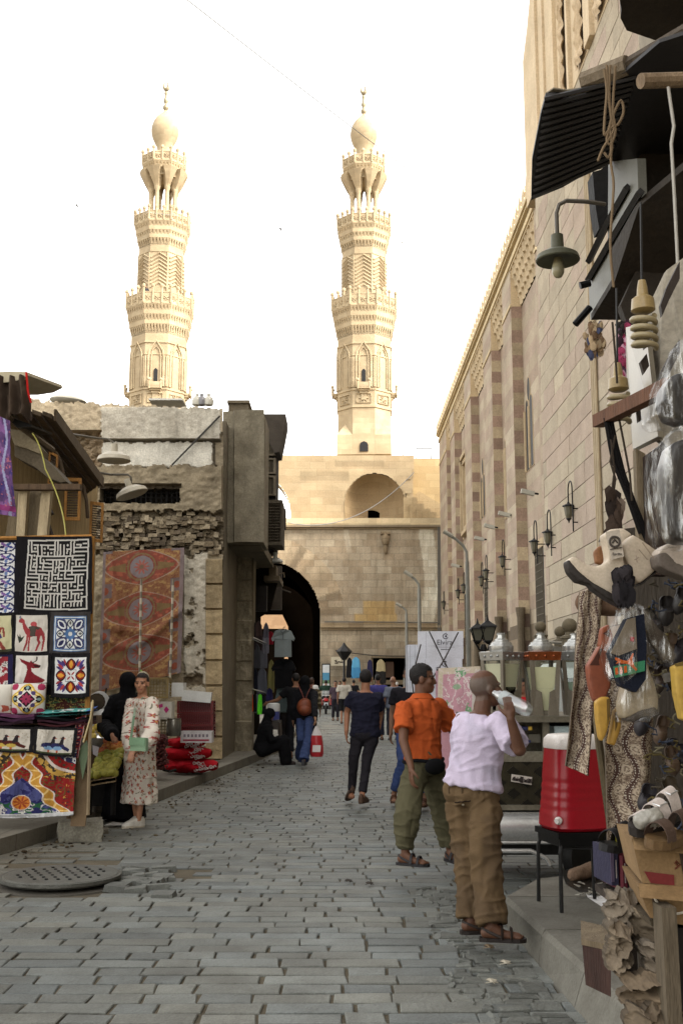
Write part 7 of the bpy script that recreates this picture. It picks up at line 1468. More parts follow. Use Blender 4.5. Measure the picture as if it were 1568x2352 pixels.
H('dark plaid shirt hung at the left post of the shop', 580, 1424, 1492, 18, (44, 38, 40), 23.9); H('brown plaid shirt hung second from the left post', 594, 1426, 1494, 18, (66, 52, 50), 23.95, (54, 44, 44)); H('white and blue plaid shirt at the right end of the plaid row', 611, 1430, 1500, 15, (84, 82, 92), 24, (110, 108, 116))
H('long charcoal trousers hung on the upper shop rail', 588, 1478, 1534, 22, (62, 62, 66), 23.9); H('long grey trousers with a pale side hung on the upper rail', 605, 1476, 1534, 20, (88, 88, 94), 24); H('black trousers hung left on the middle rail', 583, 1532, 1586, 20, (32, 34, 44), 23.95); H('grey trousers hung right on the middle rail', 602, 1534, 1594, 24, (84, 86, 94), 24)
H('neon orange shorts on the lower shop rail', 576, 1592, 1634, 12, (240, 92, 24), 23.7, sh=1); H('black shorts on the lower shop rail beside the orange ones', 585, 1594, 1634, 10, (30, 30, 32), 23.75, sh=1); H('grey blue shorts on the lower shop rail', 590, 1594, 1637, 9, (120, 132, 140), 23.8, sh=1); H('neon green shorts on the lower shop rail', 597, 1594, 1640, 11, (110, 236, 60), 23.7, sh=1); H('dark blue shorts on the lower shop rail, right of the green ones', 606, 1596, 1640, 12, (34, 34, 44), 23.8, sh=1); H('navy garment with pale trim at the right end of the lower rail', 619, 1580, 1618, 16, (50, 48, 86), 24)
b = MB();
for (u0, v0, u1, v1) in ((574, 1461, 613, 1478), (574, 1465, 608, 1481), (570, 1580, 612, 1592)): b.tube([P(u0, v0, 23.5), P(u1, v1, 24)], .014, 6)
b.build('hanging_rail', m_chrome, shop)
wc = thing('water_cooler', 'small blue and white water cooler on the brown stool', 'cooler', P(628, 1653, 22.6)); rr = 14*22.6/2480; hh = 37*22.6/2480
b = MB(); b.col = L(66, 72, 130); b.lathe([(rr*.96, 0), (rr, .02), (rr, hh*.5)], 24); b.build('tub', m_plastic, wc, w=False, smooth=40); b = MB(); b.col = L(206, 206, 204); b.lathe([(rr, hh*.5), (rr*1.02, hh*.52), (rr*1.02, hh*.86), (rr*.98, hh*.95), (rr*.6, hh)], 24); b.build('lid', m_plastic, wc, w=False, smooth=40); b = MB(); b.col = L(190, 190, 190); b.tube([(-rr, -.02, hh*.65), (-rr*.8, -rr*.8, hh*.35), (0, -rr*1.05, hh*.6)], .01, 5); b.build('handle', m_plastic, wc, w=False)
def stool(name, label, q, w_, h, col, leg=.03, mat=None, cutout=False):
 t = thing(name, label, 'stool', q); mat = mat or m_plastic; b = MB(); b.col = L(*col); b.box((0, 0, h-.02), (w_, w_*.95, .04)); b.box((0, 0, h-.07), (w_*.9, w_*.86, .06)); b.build('seat', mat, t, w=False)
 for sx in (-1, 1):
  for sy in (-1, 1): b = MB(); b.col = L(*col); b.tube([(sx*w_*.42, sy*w_*.4, h-.05), (sx*w_*.5, sy*w_*.46, 0)], leg, 8); b.build('leg', mat, t, w=False)
 if cutout:
  b = MB(); b.col = L(*col)
  for sy in (-1, 1): b.box((0, sy*w_*.44, h*.12), (w_*.9, .03, .05)); b.box((0, sy*w_*.43, h*.82), (w_*.9, .03, h*.2))
  b.build('side_panel', mat, t, w=False)
 return t
q = P(624, 1654, 22.7); stool('stool', 'dark brown plastic stool carrying the water cooler', V((q.x, 22.7, HL)), .38, q.z-HL, (62, 54, 48), .035, None, True)
# ---------------------------------------------------------------- boxes on the hand cart
hc_ = thing('hand_cart', 'low dark hand cart loaded with white cartons behind the orange polo', 'cart', (P(1020, 1640, 13.4).x, 13.4, 0)); b = MB(); b.col = L(70, 62, 52); zc = P(1020, 1652, 13).z; b.box((0, 0, zc-.06), (1.0, 1.3, .1)); b.box((.0, -.5, zc-.4), (.06, .06, .7)); b.build('platform', m_wood, hc_, w=False)
for s in (-1, 1): b = MB(); b.lathe([(.22, -.03), (.3, -.03), (.3, .03), (.22, .03)], 20, (s*.45, 0, .3), R3=rotm(0, pi/2)); b.tube([(s*.45, -.25, .3), (s*.45, .25, .3)], .015); b.tube([(s*.45, 0, .05), (s*.45, 0, .55)], .015); b.tube([(s*.4, 0, .3), (s*.4, 0, zc-.1)], .02); b.build('wheel', m_blackm, hc_, w=False)
def ebox(u0, u1, v0, v1, D, dp, label, txt, rz=0):
 def deco(t, w_, h, d_):
  b = MB(); b.col = L(150, 150, 158); b.bx(-w_*.5, w_*.5, -d_/2-.003, -d_/2-.0005, h*.47, h*.475)
  for x in (-.32, .12): b.bx(w_*x, w_*x+.004, -d_/2-.003, -d_/2-.0005, 0, h)
  b.build('seam', m_paint, t, w=False)
  if txt:
   text('Elvira', h*.27, t, (-.02*w_+.06, -d_/2-.004, h*.6), (pi/2, 0, 0), (58, 56, 62)); b = MB(); b.col = L(110, 108, 114); b.bx(-.06, .17, -d_/2-.004, -d_/2-.001, h*.42, h*.43); b.bx(.0, .11, -d_/2-.004, -d_/2-.001, h*.33, h*.36)
   b.col = L(70, 68, 74); b.tube([(.06+.03*cos(a), -d_/2-.003, h*.83+.03*sin(a)) for a in np.linspace(.6, 5.9, 14)], .005, 4); b.sph((.065, -d_/2-.003, h*.83), (.012, .002, .014), 8, 6); b.build('emblem', m_paint, t, w=False)
 return printbox('carton', u0, u1, v0, v1, D, dp, (204, 206, 214), label, rz, m_paint, deco, 'carton')
def closed(t, w_, h, d_): pass
for (u0, u1, v0, v1, D, lb, tx_, rz) in ((962, 1067, 1451, 1513, 13, 'topmost white carton with dark lettering on the hand cart', 1, R(-4)), (960, 1065, 1514, 1576, 13, 'white carton with dark lettering under the topmost one', 1, R(-4)), (962, 1064, 1577, 1648, 13, 'lowest white carton with dark lettering, mostly hidden behind people', 1, R(-3)), (936, 962, 1482, 1530, 13.8, 'narrow white carton at the left of the load, upper one', 0, 0), (936, 962, 1531, 1590, 13.8, 'narrow white carton at the left of the load, lower one', 0, 0)):
 t = ebox(u0, u1, v0, v1, D, .5, lb, tx_, rz); a0, a1 = P(u0, v0, D), P(u1, v1, D); b = MB(); b.col = L(206, 208, 216); b.box((0, 0, a0.z-a1.z+.004), (a1.x-a0.x, .5, .006)); b.build('lid', m_paint, t, w=False)
b = MB(); b.col = L(70, 66, 62)
for pts in (((985, 1450), (1016, 1514), (1042, 1560)), ((1052, 1452), (1020, 1514), (985, 1570)), ((966, 1480), (945, 1560), (950, 1600))): b.tube([P(u, v, 12.83) for u, v in pts], .008, 4)
tag(b.build('binding_rope', m_cloth), 'dark ropes tied crosswise over the white cartons', 'rope')
def pinkp(s, t):
 c = fill(s, (206, 146, 160)); on(c, (s < .12) | (t < .14), (214, 196, 170)); on(c, vnoise(s*4, t*4, 3) > .68, (120, 170, 120)); on(c, np.abs(vnoise(s*6, t*6, 9)-.5) < .03, (226, 210, 206)); on(c, (s > .82) & (t > .4), (206, 196, 186)); on(c, el(s, t, .45, .4, .1, .06) < 1, (150, 176, 140)); return c
pk = sheet('printed_sheet', ((1006, 1535), (1102, 1530), (1100, 1645), (1004, 1645)), 12.2, 60, 60, pinkp, m_paint, .01, label='pink and green printed wrapping sheet over goods beside the old man', cat='sheet')
b = MB(); b.col = L(188, 140, 150); a0, a1 = P(1008, 1540, 12.3), P(1098, 1650, 12.3); b.bx(a0.x, a1.x, 12.32, 12.8, .55, a0.z); tag(b.build('wrapped_bale', m_paint), 'pink wrapped bale behind the printed sheet', 'bale')
# ---------------------------------------------------------------- juice cart
DC = 8.7
m_steel = M('dull_steel', L(128, 122, 106), .45, .4, var=.4, vs=4, bump=.15, bs=20, fine=.2)
jc = thing('juice_cart', 'dark steel juice cart with wheels, shelves and a shining tank below', 'cart', (P(1240, 1900, 9.2).x, 9.3, 0)); q0, q1 = P(1098, 1640, DC), P(1346, 1862, DC)
xl, xc, xr, zt, zb = q0.x, P(1252, 1640, DC).x, P(1350, 1640, 9.2).x, P(1200, 1645, DC).z, P(1200, 1861, DC).z
b = MB(); b.bx(xl-.03, xr+.05, DC-.06, 10.1, zt-.045, zt); b.build('counter', m_steel, jc)
b = MB()
for x, y in ((xl, 9.9), (xr, 9.9), (xr, DC+.2)): b2 = MB(); b2.bx(x-.025, x+.025, y, y+.05, zb, zt-.046); b2.build('post', m_steel, jc)
for x, y in ((xl, DC), (xc, DC)): b.bx(x-.025, x+.025, y, y+.05, zb, zt-.046)
zs = P(1200, 1735, DC).z
b.bx(xl+.026, xc-.026, DC+.005, DC+.045, zs-.05, zs+.03); b.bx(xl+.026, xc-.026, DC+.005, DC+.045, zb, zb+.04); b.build('frame', m_steel, jc)
b = MB(); b.col = L(120, 116, 100); b.bx(xl+.027, xc-.027, DC+.02, DC+.03, zb+.042, zs-.052)
b.col = L(70, 66, 56)
for k in range(5):
 x = xl+(xc-xl)*(k+.5)/5; w_ = (xc-xl)/10
 for j in range(5): z = zb+(zs-zb)*(j+.5)/5; h_ = (zs-zb)/10; b.slab([V((x-w_, DC+.0185, z)), V((x, DC+.0185, z-h_)), V((x+w_, DC+.0185, z)), V((x, DC+.0185, z+h_))], (0, -.003-.004*((k+j) % 2), 0)) if (k+j) % 2 else 0
b.build('diamond_panel', m_steel, jc)
b = MB(); b.bx(xl+.03, xr, DC+.5, 9.9, zb, zt-.05); b.col = L(70, 66, 58); b.bx(xc+.026, xr, DC+.26, DC+.3, zb, zt-.05); b.bx(xl+.026, xc-.026, DC+.04, DC+.5, zs-.03, zs); b.build('body', m_steel, jc)
b = MB(); b.col = L(180, 196, 198); pb(b, 1272, 1340, 1668, 1690, DC+.05, DC+.3); b.col = L(110, 150, 166); pb(b, 1272, 1340, 1691, 1702, DC+.03, DC+.28); b.build('tray', m_plastic, jc)
b = MB(); b.col = L(40, 46, 84); pb(b, 1178, 1212, 1669, 1677, DC+.01, DC+.3); pb(b, 1200, 1218, 1700, 1706, DC+.01, DC+.3); b.col = L(196, 160, 60); pb(b, 1212, 1221, 1669, 1677, DC+.008, DC+.3); b.col = L(104, 100, 88); pb(b, 1212, 1240, 1686, 1706, DC+.1, DC+.3); b.build('shelf_goods', m_plastic, jc)
pl = [P(u, v, DC-.01) for u, v in ((1174, 1778), (1221, 1785), (1220, 1803), (1173, 1795))]; b = MB(); b.col = L(196, 186, 176); b.slab(pl[::-1], (0, .004, 0)); plq = b.build('plate', m_paint, jc); b = MB(); b.col = L(50, 40, 38)
def plp(x, y): return pl[0].lerp(pl[1], x).lerp(pl[3].lerp(pl[2], x), y)+V((0, -.006, 0))
for x in (.44, .48, .52, .56): b.tube([plp(x, .12), plp(x, .85)], .0035, 4)
b.tube([plp(.42, .86), plp(.58, .86)], .004, 4)
for x0, x1 in ((.05, .4), (.62, .95)):
 for k in range(11): x = x0+(x1-x0)*k/10; b.tube([plp(x, .2+.4*random.random()), plp(x+.02, .5+.3*random.random()), plp(x-.02, .8)], .003, 4)
 b.tube([plp(x0, .55), plp((x0+x1)/2, .62), plp(x1, .5)], .003, 4)
b.build('lettering', m_paint, plq)
zt_ = P(1200, 1900, DC).z; b = MB(); b.lathe([(.02, -.52), (.1, -.515), (.115, -.5), (.118, .5), (.1, .515), (.02, .52)], 28, V(((xl+xc)/2+.08, DC-.02, zt_)), R3=rotm(0, pi/2), sx=1.0); b.build('tank', m_chrome, jc, smooth=40)
b = MB(); zz_ = P(1200, 1950, DC).z; b.tube([V((xl, DC-.1, zz_)), V((xc-.16, DC-.1, zz_)), V((xc-.05, DC-.12, zz_-.05)), V((xc-.02, DC-.12, zz_-.1))], .018, 8); b.tube([V((xl, DC-.08, zz_+.06)), V((xc, DC-.08, zz_+.06))], .014, 8); b.build('bumper', m_chrome, jc, smooth=40)
for x, y in ((P(1336, 1957, 9.0).x, 9.0), (xl+.15, 9.6), (xr, 9.9)):
 b = MB(); b.lathe([(.13, -.045), (.19, -.05), (.2, 0), (.19, .05), (.13, .045)], 28, (x, y, .2), R3=rotm(0, pi/2, -.9)); w_ = b.build('wheel', m_blackm, jc, smooth=40); b = MB(); b.col = L(120, 140, 146); b.lathe([(.01, -.035), (.05, -.04), (.06, -.02), (.12, -.03), (.13, -.04), (.13, .04), (.01, .03)], 20, (x, y, .2), R3=rotm(0, pi/2, -.9)); b.build('hub', m_plastic, w_, smooth=30)
b = MB(); b.bx(xl+.2, xr-.05, 9.0, 9.9, .2, zb); b.build('undercarriage', m_blackm, jc)
def vessel(label, u, hw, D, rot, liq, liq2, fill_, rimcol):
 q = P(u, 1644, D); q.z = zt; t = thing('juice_vessel', label, 'juice vessel', q, rot, 'glass juice vessels on the cart'); s = hw*D/2480*sqrt(2); zr = P(u, 1517, D).z-zt; zr2 = P(u, 1498, D).z-zt; zl = P(u, 1456, D).z-zt
 S4 = lambda prof: [(r*s, z) for r, z in prof]
 b = MB(); b.col = L(*rimcol); b.lathe(S4([(.96, zr), (1.02, zr2), (.9, zr2+.004), (.1, zr2+.005)]), 4, a0=pi/4)
 for k in range(4):
  a = k*pi/2; n = V((cos(a), sin(a), 0)); m = V((-n.y, n.x, 0))
  for f in (-.55, 0, .55): b.sph(n*s*.705+m*s*.7*f+V((0, 0, (zr+zr2)/2)), .012, 8, 6)
 b.build('rim', m_chrome if sum(rimcol) > 560 else M('copper', L(214, 164, 130), .28, .7, var=.25, vs=12, bump=.1), t, w=False)
 b = MB(); b.col = L(224, 224, 222); b.lathe([(s*.54, zr2+.006), (s*.56, zr2+.02), (s*.56, zr2+.05), (s*.5, zr2+.06), (s*.46, zr2+.08), (s*.36, zr2+.085), (s*.33, zr2+.1), (s*.22, zr2+.11), (s*.19, zr2+.13), (s*.19, zr2+.14), (s*.21, zr2+.143), (s*.19, zr2+.147), (s*.19, zr2+.155), (s*.2, zr2+.158), (s*.19, zl), (s*.05, zl+.002)], 24); b.build('lid', m_chrome, t, w=False, smooth=40)
 zf = .05+(zr-.05)*fill_; tp = lambda z: .5+.42*(z-.03)/(zr-.03)
 b = MB(); b.col = L(*liq2); b.lathe(S4([(tp(.04)*.88, .04), (tp(zf*.5)*.9, zf*.5+.02)]), 4, a0=pi/4); b.col = L(*liq); b.lathe(S4([(tp(zf*.5)*.9, zf*.5+.021), (tp(zf)*.9, zf)]), 4, a0=pi/4); b.build('drink', M('drink', (1, 1, 1), .25, var=.08, vs=12, bump=0, fine=0), t, w=False)
 b = MB(); b.lathe(S4([(tp(.03), .03), (tp(zr), zr)]), 4, a0=pi/4); b.build('glass', m_glass, t, w=False)
 b = MB(); b.col = L(112, 104, 90)
 for k in range(4):
  a = pi/4+k*pi/2; d = V((cos(a), sin(a), 0)); p0, p1 = d*s*(tp(.0)+.3), d*s*tp(zr); e = V((-d.y, d.x, 0))
  for sg_ in (-1, 1):
   g = (d*-.707+e*.707*sg_); b.slab([p0+V((0, 0, 0)), p0+g*.085, d*s*(tp(zr*.5)+.12)+g*.075+V((0, 0, zr*.42)), d*s*(tp(zr*.5)+.1)+g*.03+V((0, 0, zr*.47)), p1+g*.028+V((0, 0, zr)), p1+V((0, 0, zr))], d*.006)
 b.lathe(S4([(.66, 0), (.66, .035), (.6, .04)]), 4, a0=pi/4); b.build('stand', m_paint, t, w=False); return t
vessel('glass juice vessel with dark drink and silver lid behind the old man, set cornerwise', 1154, 35, 9.0, R(40), (190, 182, 156), (22, 16, 14), .93, (206, 206, 204))
vessel('glass juice vessel full of cream coloured drink with a copper rim', 1246, 36, 8.95, R(4), (214, 206, 170), (214, 206, 170), .86, (180, 130, 100))
vessel('half hidden glass juice vessel with greenish glass beside the hanging garment', 1324, 34, 9.1, R(-6), (150, 166, 150), (34, 28, 24), .55, (206, 206, 204))
van = thing('white_van', 'white van half hidden behind the juice vessels', 'van', (P(1345, 1600, 15).x+.35, 15.5, 0)); b = MB(); b.col = L(196, 200, 196);
b.loft([[V((x*.72, y0, z)) for x, z in ((-1, .3), (1, .3), (1.05, .9), (.98, 1.1), (.85, 1.75), (.7, 1.85), (-.7, 1.85), (-.85, 1.75), (-.98, 1.1), (-1.05, .9))] for y0 in (0, 1.8)]); b.build('body', m_plastic, van, w=False)
b = MB(); b.col = L(70, 84, 84); b.box((0, -.01, 1.42), (1.05, .03, .42), rx=-.0); b.build('rear_window', m_chrome, van, w=False); b = MB(); b.col = L(170, 30, 28)
for s in (-1, 1): b.box((s*.62, -.01, .95), (.12, .03, .26))
b.build('tail_light', m_plastic, van, w=False)
for sx in (-.6, .6):
 for y in (.35, 1.5): b = MB(); b.lathe([(.1, -.08), (.29, -.08), (.3, 0), (.29, .08), (.1, .08)], 20, (sx, y, .3), R3=rotm(0, pi/2)); b.build('wheel', m_blackm, van, w=False, smooth=40)
# bottle in the old man's hands
b0, b1 = P(1139, 1594, 6.5), P(1214, 1632, 6.33); d = (b1-b0).normalized(); bt_ = thing('water_bottle', 'clear plastic bottle with white label tilted to the old man\'s mouth', 'bottle', b0)
rr = .041; rq_ = d.to_track_quat('Z', 'Y').to_matrix(); ln = (b1-b0).length
b = MB(); b.col = (1, 1, 1); b.lathe([(.016, -.02), (.018, 0), (.03, .02), (rr*.85, .05), (rr, .09), (rr*.97, ln*.5), (rr*1.02, ln*.56), (rr*1.04, ln*.9), (rr*.8, ln), (.005, ln+.004)], 20, R3=rq_); b.build('bottle_shell', thin('bottle_plastic', (.86, .9, .9), .32, .3), bt_, w=False, smooth=40)
b = MB(); b.col = L(168, 174, 174); b.lathe([(rr*1.015, .05), (rr*1.03, ln*.4)], 20, R3=rq_); b.build('label', m_paint, bt_, w=False, smooth=40)
# ---------------------------------------------------------------- red cooler on the black stool
cq = G(1322, 2050, HR); cy = 7.05; cx = P(1322, 1900, cy).x; zs_ = P(1322, 1902, cy).z
t = thing('stool', 'black metal stool on the pavement carrying the red cooler', 'stool', (cx, cy, HR), R(12)); h = zs_-HR
b = MB(); b.col = L(40, 38, 36); b.box((0, 0, h-.02), (.4, .38, .035)); b.box((0, 0, h-.06), (.37, .35, .05)); b.build('seat', m_blackm, t, w=False)
for sx in (-1, 1):
 for sy in (-1, 1): b = MB(); b.tube([(sx*.16, sy*.15, h-.03), (sx*.185, sy*.175, h-.12), (sx*.19, sy*.18, 0)], .013, 8); b.build('leg', m_blackm, t, w=False)
b = MB(); b.tube([(-.17, -.16, h-.09), (0, -.16, h-.1), (.17, -.16, h-.09)], .009, 6); b.build('crossbar', m_blackm, t, w=False)
ck = thing('red_cooler', 'large red drinks cooler with a white lid and handle standing on the black stool', 'cooler', (cx, cy, zs_), R(14))
H_ = P(1322, 1718, cy).z-zs_; W0, W1 = .208, .165
def sq(w_, d_, z, n=40, e=.5): return [V((w_*np.sign(cos(a))*abs(cos(a))**e, d_*np.sign(sin(a))*abs(sin(a))**e, z)) for a in np.linspace(0, 2*pi, n+1)[:-1]]
b = MB(); b.col = L(150, 16, 30); rg = [sq(W0*.9, W0*.84, 0), sq(W0*.99, W0*.93, .02)]
for f in np.linspace(.06, 1, 34):
 w_ = W0+(W1-W0)*f; rib = -.004*(.5+.5*cos((f-.36)*2*pi/.11))*(.2 < f < .62); rg.append(sq(w_+rib, (w_+rib)*.93, H_*f))
b.loft(rg); b.build('tub', m_plastic, ck, w=False, smooth=40)
b = MB(); b.col = L(216, 208, 200); b.loft([sq(W1*1.015, W1*.95, H_), sq(W1*1.03, W1*.97, H_+.015), sq(W1*1.0, W1*.94, H_+.06), sq(W1*.86, W1*.8, H_+.085), sq(W1*.5, W1*.45, H_+.092)]); b.build('lid', m_plastic, ck, w=False, smooth=40)
for s in (1,): b = MB(); b.col = L(214, 206, 198); b.tube([(s*W1*1.0, -.07, H_*.86), (s*(W1+.045), -.07, H_*.84), (s*(W1+.055), -.07, H_*.75), (s*(W1+.045), -.07, H_*.68), (s*W1*1.05, -.07, H_*.66)], .014, 8); b.build('handle', m_plastic, ck, w=False, smooth=40)
b = MB(); b.col = L(216, 210, 204); b.lathe([(.022, 0), (.024, .02), (.014, .03), (.014, .05), (.003, .05)], 12, (-W0*.9, -W0*.75, .07), R3=rotm(pi/2, 0, -.7)); b.build('spigot', m_plastic, ck, w=False, smooth=40)
# ---------------------------------------------------------------- near right stall: roof, boards, beam
aw = thing('awning', 'black corrugated sheet awning jutting over the shoe stall at upper right', 'awning', (2, 7.5, 0)); ZA = 5.45
ol = [(1219, 460), (1221, 367), (1241, 262), (1252, 222), (1276, 219), (1300, 226), (1319, 236), (1339, 234), (1342, 214), (1435, 165), (1513, 98), (1600, 70), (1600, 470), (1466, 366), (1406, 371), (1377, 389), (1360, 391), (1290, 431)]
b = MB(); b.col = L(50, 48, 48); b.slab([G(u, v, ZA) for u, v in ol], (0, 0, .025));
for k in range(16): f = k/15; b.tube([G(1224+f*26, 452-f*225, ZA-.012), G(1400+f*60, 372-f*195, ZA-.012)], .016, 5)
b.build('sheet', m_paint, aw)
b = MB(); b.col = L(150, 140, 122); b.slab([G(u, v, ZA+.03) for u, v in ((1252, 216), (1270, 204), (1300, 208), (1342, 203), (1342, 236), (1322, 236), (1296, 226), (1272, 219))], (0, 0, .01)); b.build('torn_sheet', m_plas, aw)
b = MB(); b.col = L(130, 116, 96); b.tube([G(1340, 190, ZA+.06), G(1440, 150, ZA+.06)], .07, 8); b.col = L(84, 72, 58); b.tube([G(1432, 160, ZA+.06), G(1600, 62, ZA+.06)], .06, 6); b.build('rail', m_wood, aw)
b = MB(); b.slab([G(u, v, 6.3) for u, v in ((1416, -30), (1426, 20), (1424, 42), (1438, 70), (1513, 96), (1640, 96), (1640, -60))], (0, 0, .25)); b.build('eave', m_dwood, aw)
b = MB(); b.col = L(150, 128, 102); b.tube([P(1470, 186, 4.6), P(1600, 182, 4.7)], .035, 10); tag(b.build('pole', m_wood), 'pale round pole end sticking out under the black awning', 'pole')
b = MB(); b.col = L(176, 172, 164); b.tube([P(u, v, 4.6) for u, v in ((1533, 200), (1546, 290), (1540, 330), (1547, 450), (1554, 590), (1562, 800))], .008, 5); tag(b.build('cord', m_cloth), 'white cord hanging from the pale pole under the awning', 'cord')
b = MB(); b.col = L(122, 104, 82)
for pts in (((1392, 150), (1396, 215), (1402, 270), (1408, 300), (1384, 340), (1372, 370)), ((1400, 150), (1398, 230), (1410, 290), (1430, 262), (1425, 230), (1408, 262), (1398, 300)), ((1412, 152), (1406, 250), (1412, 300), (1402, 330), (1392, 320), (1406, 262)), ((1386, 160), (1392, 210), (1388, 260), (1386, 310), (1396, 300), (1408, 290)), ((1400, 300), (1404, 340), (1396, 362), (1386, 350)), ((1402, 330), (1402, 380), (1408, 430), (1400, 560), (1408, 660))):
 P_ = [P(u, v, 6.2) for u, v in pts]; sm = []
 for i in range(len(P_)-1):
  for f in (0, .33, .66): p0, p1, p2, p3 = P_[max(i-1, 0)], P_[i], P_[i+1], P_[min(i+2, len(P_)-1)]; sm.append(.5*((2*p1)+(p2-p0)*f+(2*p0-5*p1+4*p2-p3)*f*f+(3*p1-p0-3*p2+p3)*f**3))
 b.tube(sm+[P_[-1]], .0085, 5)
tag(b.build('cord_bundle', m_cloth), 'tangled tan cord bundle looped over the awning edge', 'cord')
fb = thing('fascia_board', 'pale grey stepped sign fascia with dark underside and dark shadow sheet beneath the awning', 'fascia', PX(1380, 700, 2.05)); XF = 2.05
b = MB(); b.col = L(108, 107, 98); b.slab([PX(u, v, XF) for u, v in ((1396, 372), (1462, 364), (1466, 474), (1411, 605), (1394, 600))], (.06, 0, 0)); b.slab([PX(u, v, XF+.004) for u, v in ((1350, 641), (1394, 566), (1411, 605), (1411, 644), (1357, 735), (1354, 733))], (.06, 0, 0)); b.build('panel', m_paint, fb)
b = MB(); b.col = L(40, 38, 36)
for pts in (((1351, 600), (1398, 505), (1440, 430)), ((1350, 642), (1400, 556), (1470, 440))): b.tube([PX(u, v, XF-.02) for u, v in pts], .03, 4)
b.build('trim', m_paint, fb)
b = MB(); b.col = L(206, 200, 190); b.slab([P(u, v, D) for u, v, D in ((1357, 734, 8.38), (1411, 645, 7.7), (1400, 594, 7.75), (1466, 475, 7.06), (1640, 330, 6.3), (1640, 735, 8.0), (1414, 735, 8.38))], (0, 0, .05)); b.slab([P(u, v, 7.6) for u, v in ((1462, 364), (1640, 180), (1640, 760), (1440, 745), (1424, 700), (1470, 600))][::-1], (0, .1, 0)); b.build('soffit', m_dwood, fb)  # second slab is a dark sheet standing in for the shadow behind
b = MB(); b.col = L(58, 52, 46); b.slab([P(u, v, 8.9) for u, v in ((1360, 395), (1378, 390), (1400, 370), (1400, 520), (1375, 525), (1366, 470))][::-1], (0, .2, 0)); b.build('bracket', m_dwood, fb)
t = dome_lamp('large olive dome lamp with bare bulb on a bent arm under the black awning', 1280, 598, 8.6, [(1279, 545, 8.6), (1277, 490, 8.6), (1283, 470, 8.6), (1300, 461, 8.6), (1345, 463, 8.6), (1388, 469, 8.7)], (92, 92, 74), .183)
b = MB(); b.col = L(150, 142, 112); b.lathe([(.03, .02), (.04, -.02), (.052, -.07), (.05, -.11), (.03, -.145), (.003, -.155)], 16); b.build('bulb', m_plastic, t, w=False, smooth=50)
def rod(label, pts, D, r, col, name='rod', cat='rod', mat=None): b = MB(); b.col = L(*col); b.tube([P(u, v, D) for u, v in pts], r, 8); return tag(b.build(name, mat or m_blackm), label, cat)
rod('short dark rod sticking out left of the fascia', ((1331, 656), (1354, 650)), 8.3, .03, (44, 42, 40)); rod('dark slanting rod below the fascia', ((1320, 745), (1354, 706)), 8.3, .028, (60, 46, 40))
brd = thing('board_wall', 'pale plastic covered board and timber post at the side of the shoe stall', 'board', P(1480, 1280, 4.6))
b = MB(); b.col = L(142, 134, 118); b.slab([P(u, v, D) for u, v, D in ((1438, 880, 4.9), (1436, 752, 4.95), (1480, 742, 4.6), (1510, 1002, 4.2), (1452, 1032, 4.8))][::-1], (.03, .03, 0)); b.build('covered_board', m_plastic, brd)
b = MB(); b.col = L(168, 160, 144); b.slab([P(u, v, D) for u, v, D in ((1492, 700, 4.7), (1530, 620, 4.5), (1640, 540, 4.4), (1640, 1100, 4.4), (1512, 1010, 4.5), (1492, 745, 4.7))][::-1], (0, .04, 0)); b.build('rear_board', m_plas, brd)
b = MB(); b.col = L(60, 44, 34); b.slab([P(u, v, 4.5) for u, v in ((1482, 1045), (1532, 1010), (1540, 1320), (1488, 1320))][::-1], (0, .1, 0)); b.build('post', m_wood, brd); b = MB(); b.col = L(150, 134, 108); b.slab([P(u, v, 4.55) for u, v in ((1459, 1030), (1481, 1042), (1487, 1320), (1468, 1320))][::-1], (0, .05, 0)); b.build('pale_strip', m_wood, brd)
b = MB(); b.col = L(52, 42, 34)
for pts in (((1460, 905), (1467, 903), (1472, 965), (1466, 968)), ((1478, 780), (1490, 775), (1492, 790), (1480, 800)), ((1470, 830), (1484, 812), (1490, 840), (1478, 858)), ((1516, 700), (1530, 660), (1560, 600), (1560, 640), (1535, 690), (1520, 725)), ((1510, 880), (1520, 850), (1545, 800), (1560, 780), (1560, 810), (1530, 870))): b.slab([P(u, v, 4.35) for u, v in pts][::-1], (0, .03, 0))
tag(b.build('leather_strip', m_shoe), 'dark leather strips hung on the pale board at the upper right', 'leather')
b = MB(); b.col = L(112, 74, 50); q0, q1 = P(1372, 968, 4.7), P(1540, 884, 3.9); dv = (q1-q0).normalized(); nv = V((-dv.y, dv.x, 0)).normalized()*.025; uv_ = V((0, 0, .055)); b.loft([[p-nv-uv_*.5, p+nv-uv_*.5, p+nv+uv_*.5, p-nv+uv_*.5] for p in (q0, q1)]); tag(b.build('beam', m_wood), 'brown wooden beam sticking out of the shoe stall towards the street', 'beam')
def cfl(label, u, v, D, k):
 q = P(u, v, D); t = thing('spiral_bulb', label, 'bulb', q, 0, 'spiral bulbs of the shoe stall'); b = MB(); b.col = L(150, 128, 84); b.lathe([(.014*k, .16*k), (.02*k, .13*k), (.022*k, .1*k), (.042*k, .085*k), (.046*k, .04*k), (.03*k, .03*k)], 16); b.build('cap', m_plastic, t, w=False, smooth=40)
 b = MB(); b.col = L(150, 136, 104); b.tube([(.042*k*cos(a), .042*k*sin(a), .02*k-.0052*k*a) for a in np.linspace(0, 8*pi, 100)], .0115*k, 8); b.build('spiral_tube', m_plastic, t, w=False, smooth=60); b = MB(); b.tube([(0, 0, .16*k), (.01, 0, .5)], .005, 5); b.build('wire', m_blackm, t, w=False)
cfl('larger spiral bulb hanging before the dark soffit', 1477, 736, 4.2, 1.05); cfl('smaller spiral bulb hanging above the wooden beam', 1420, 914, 4.6, .98)
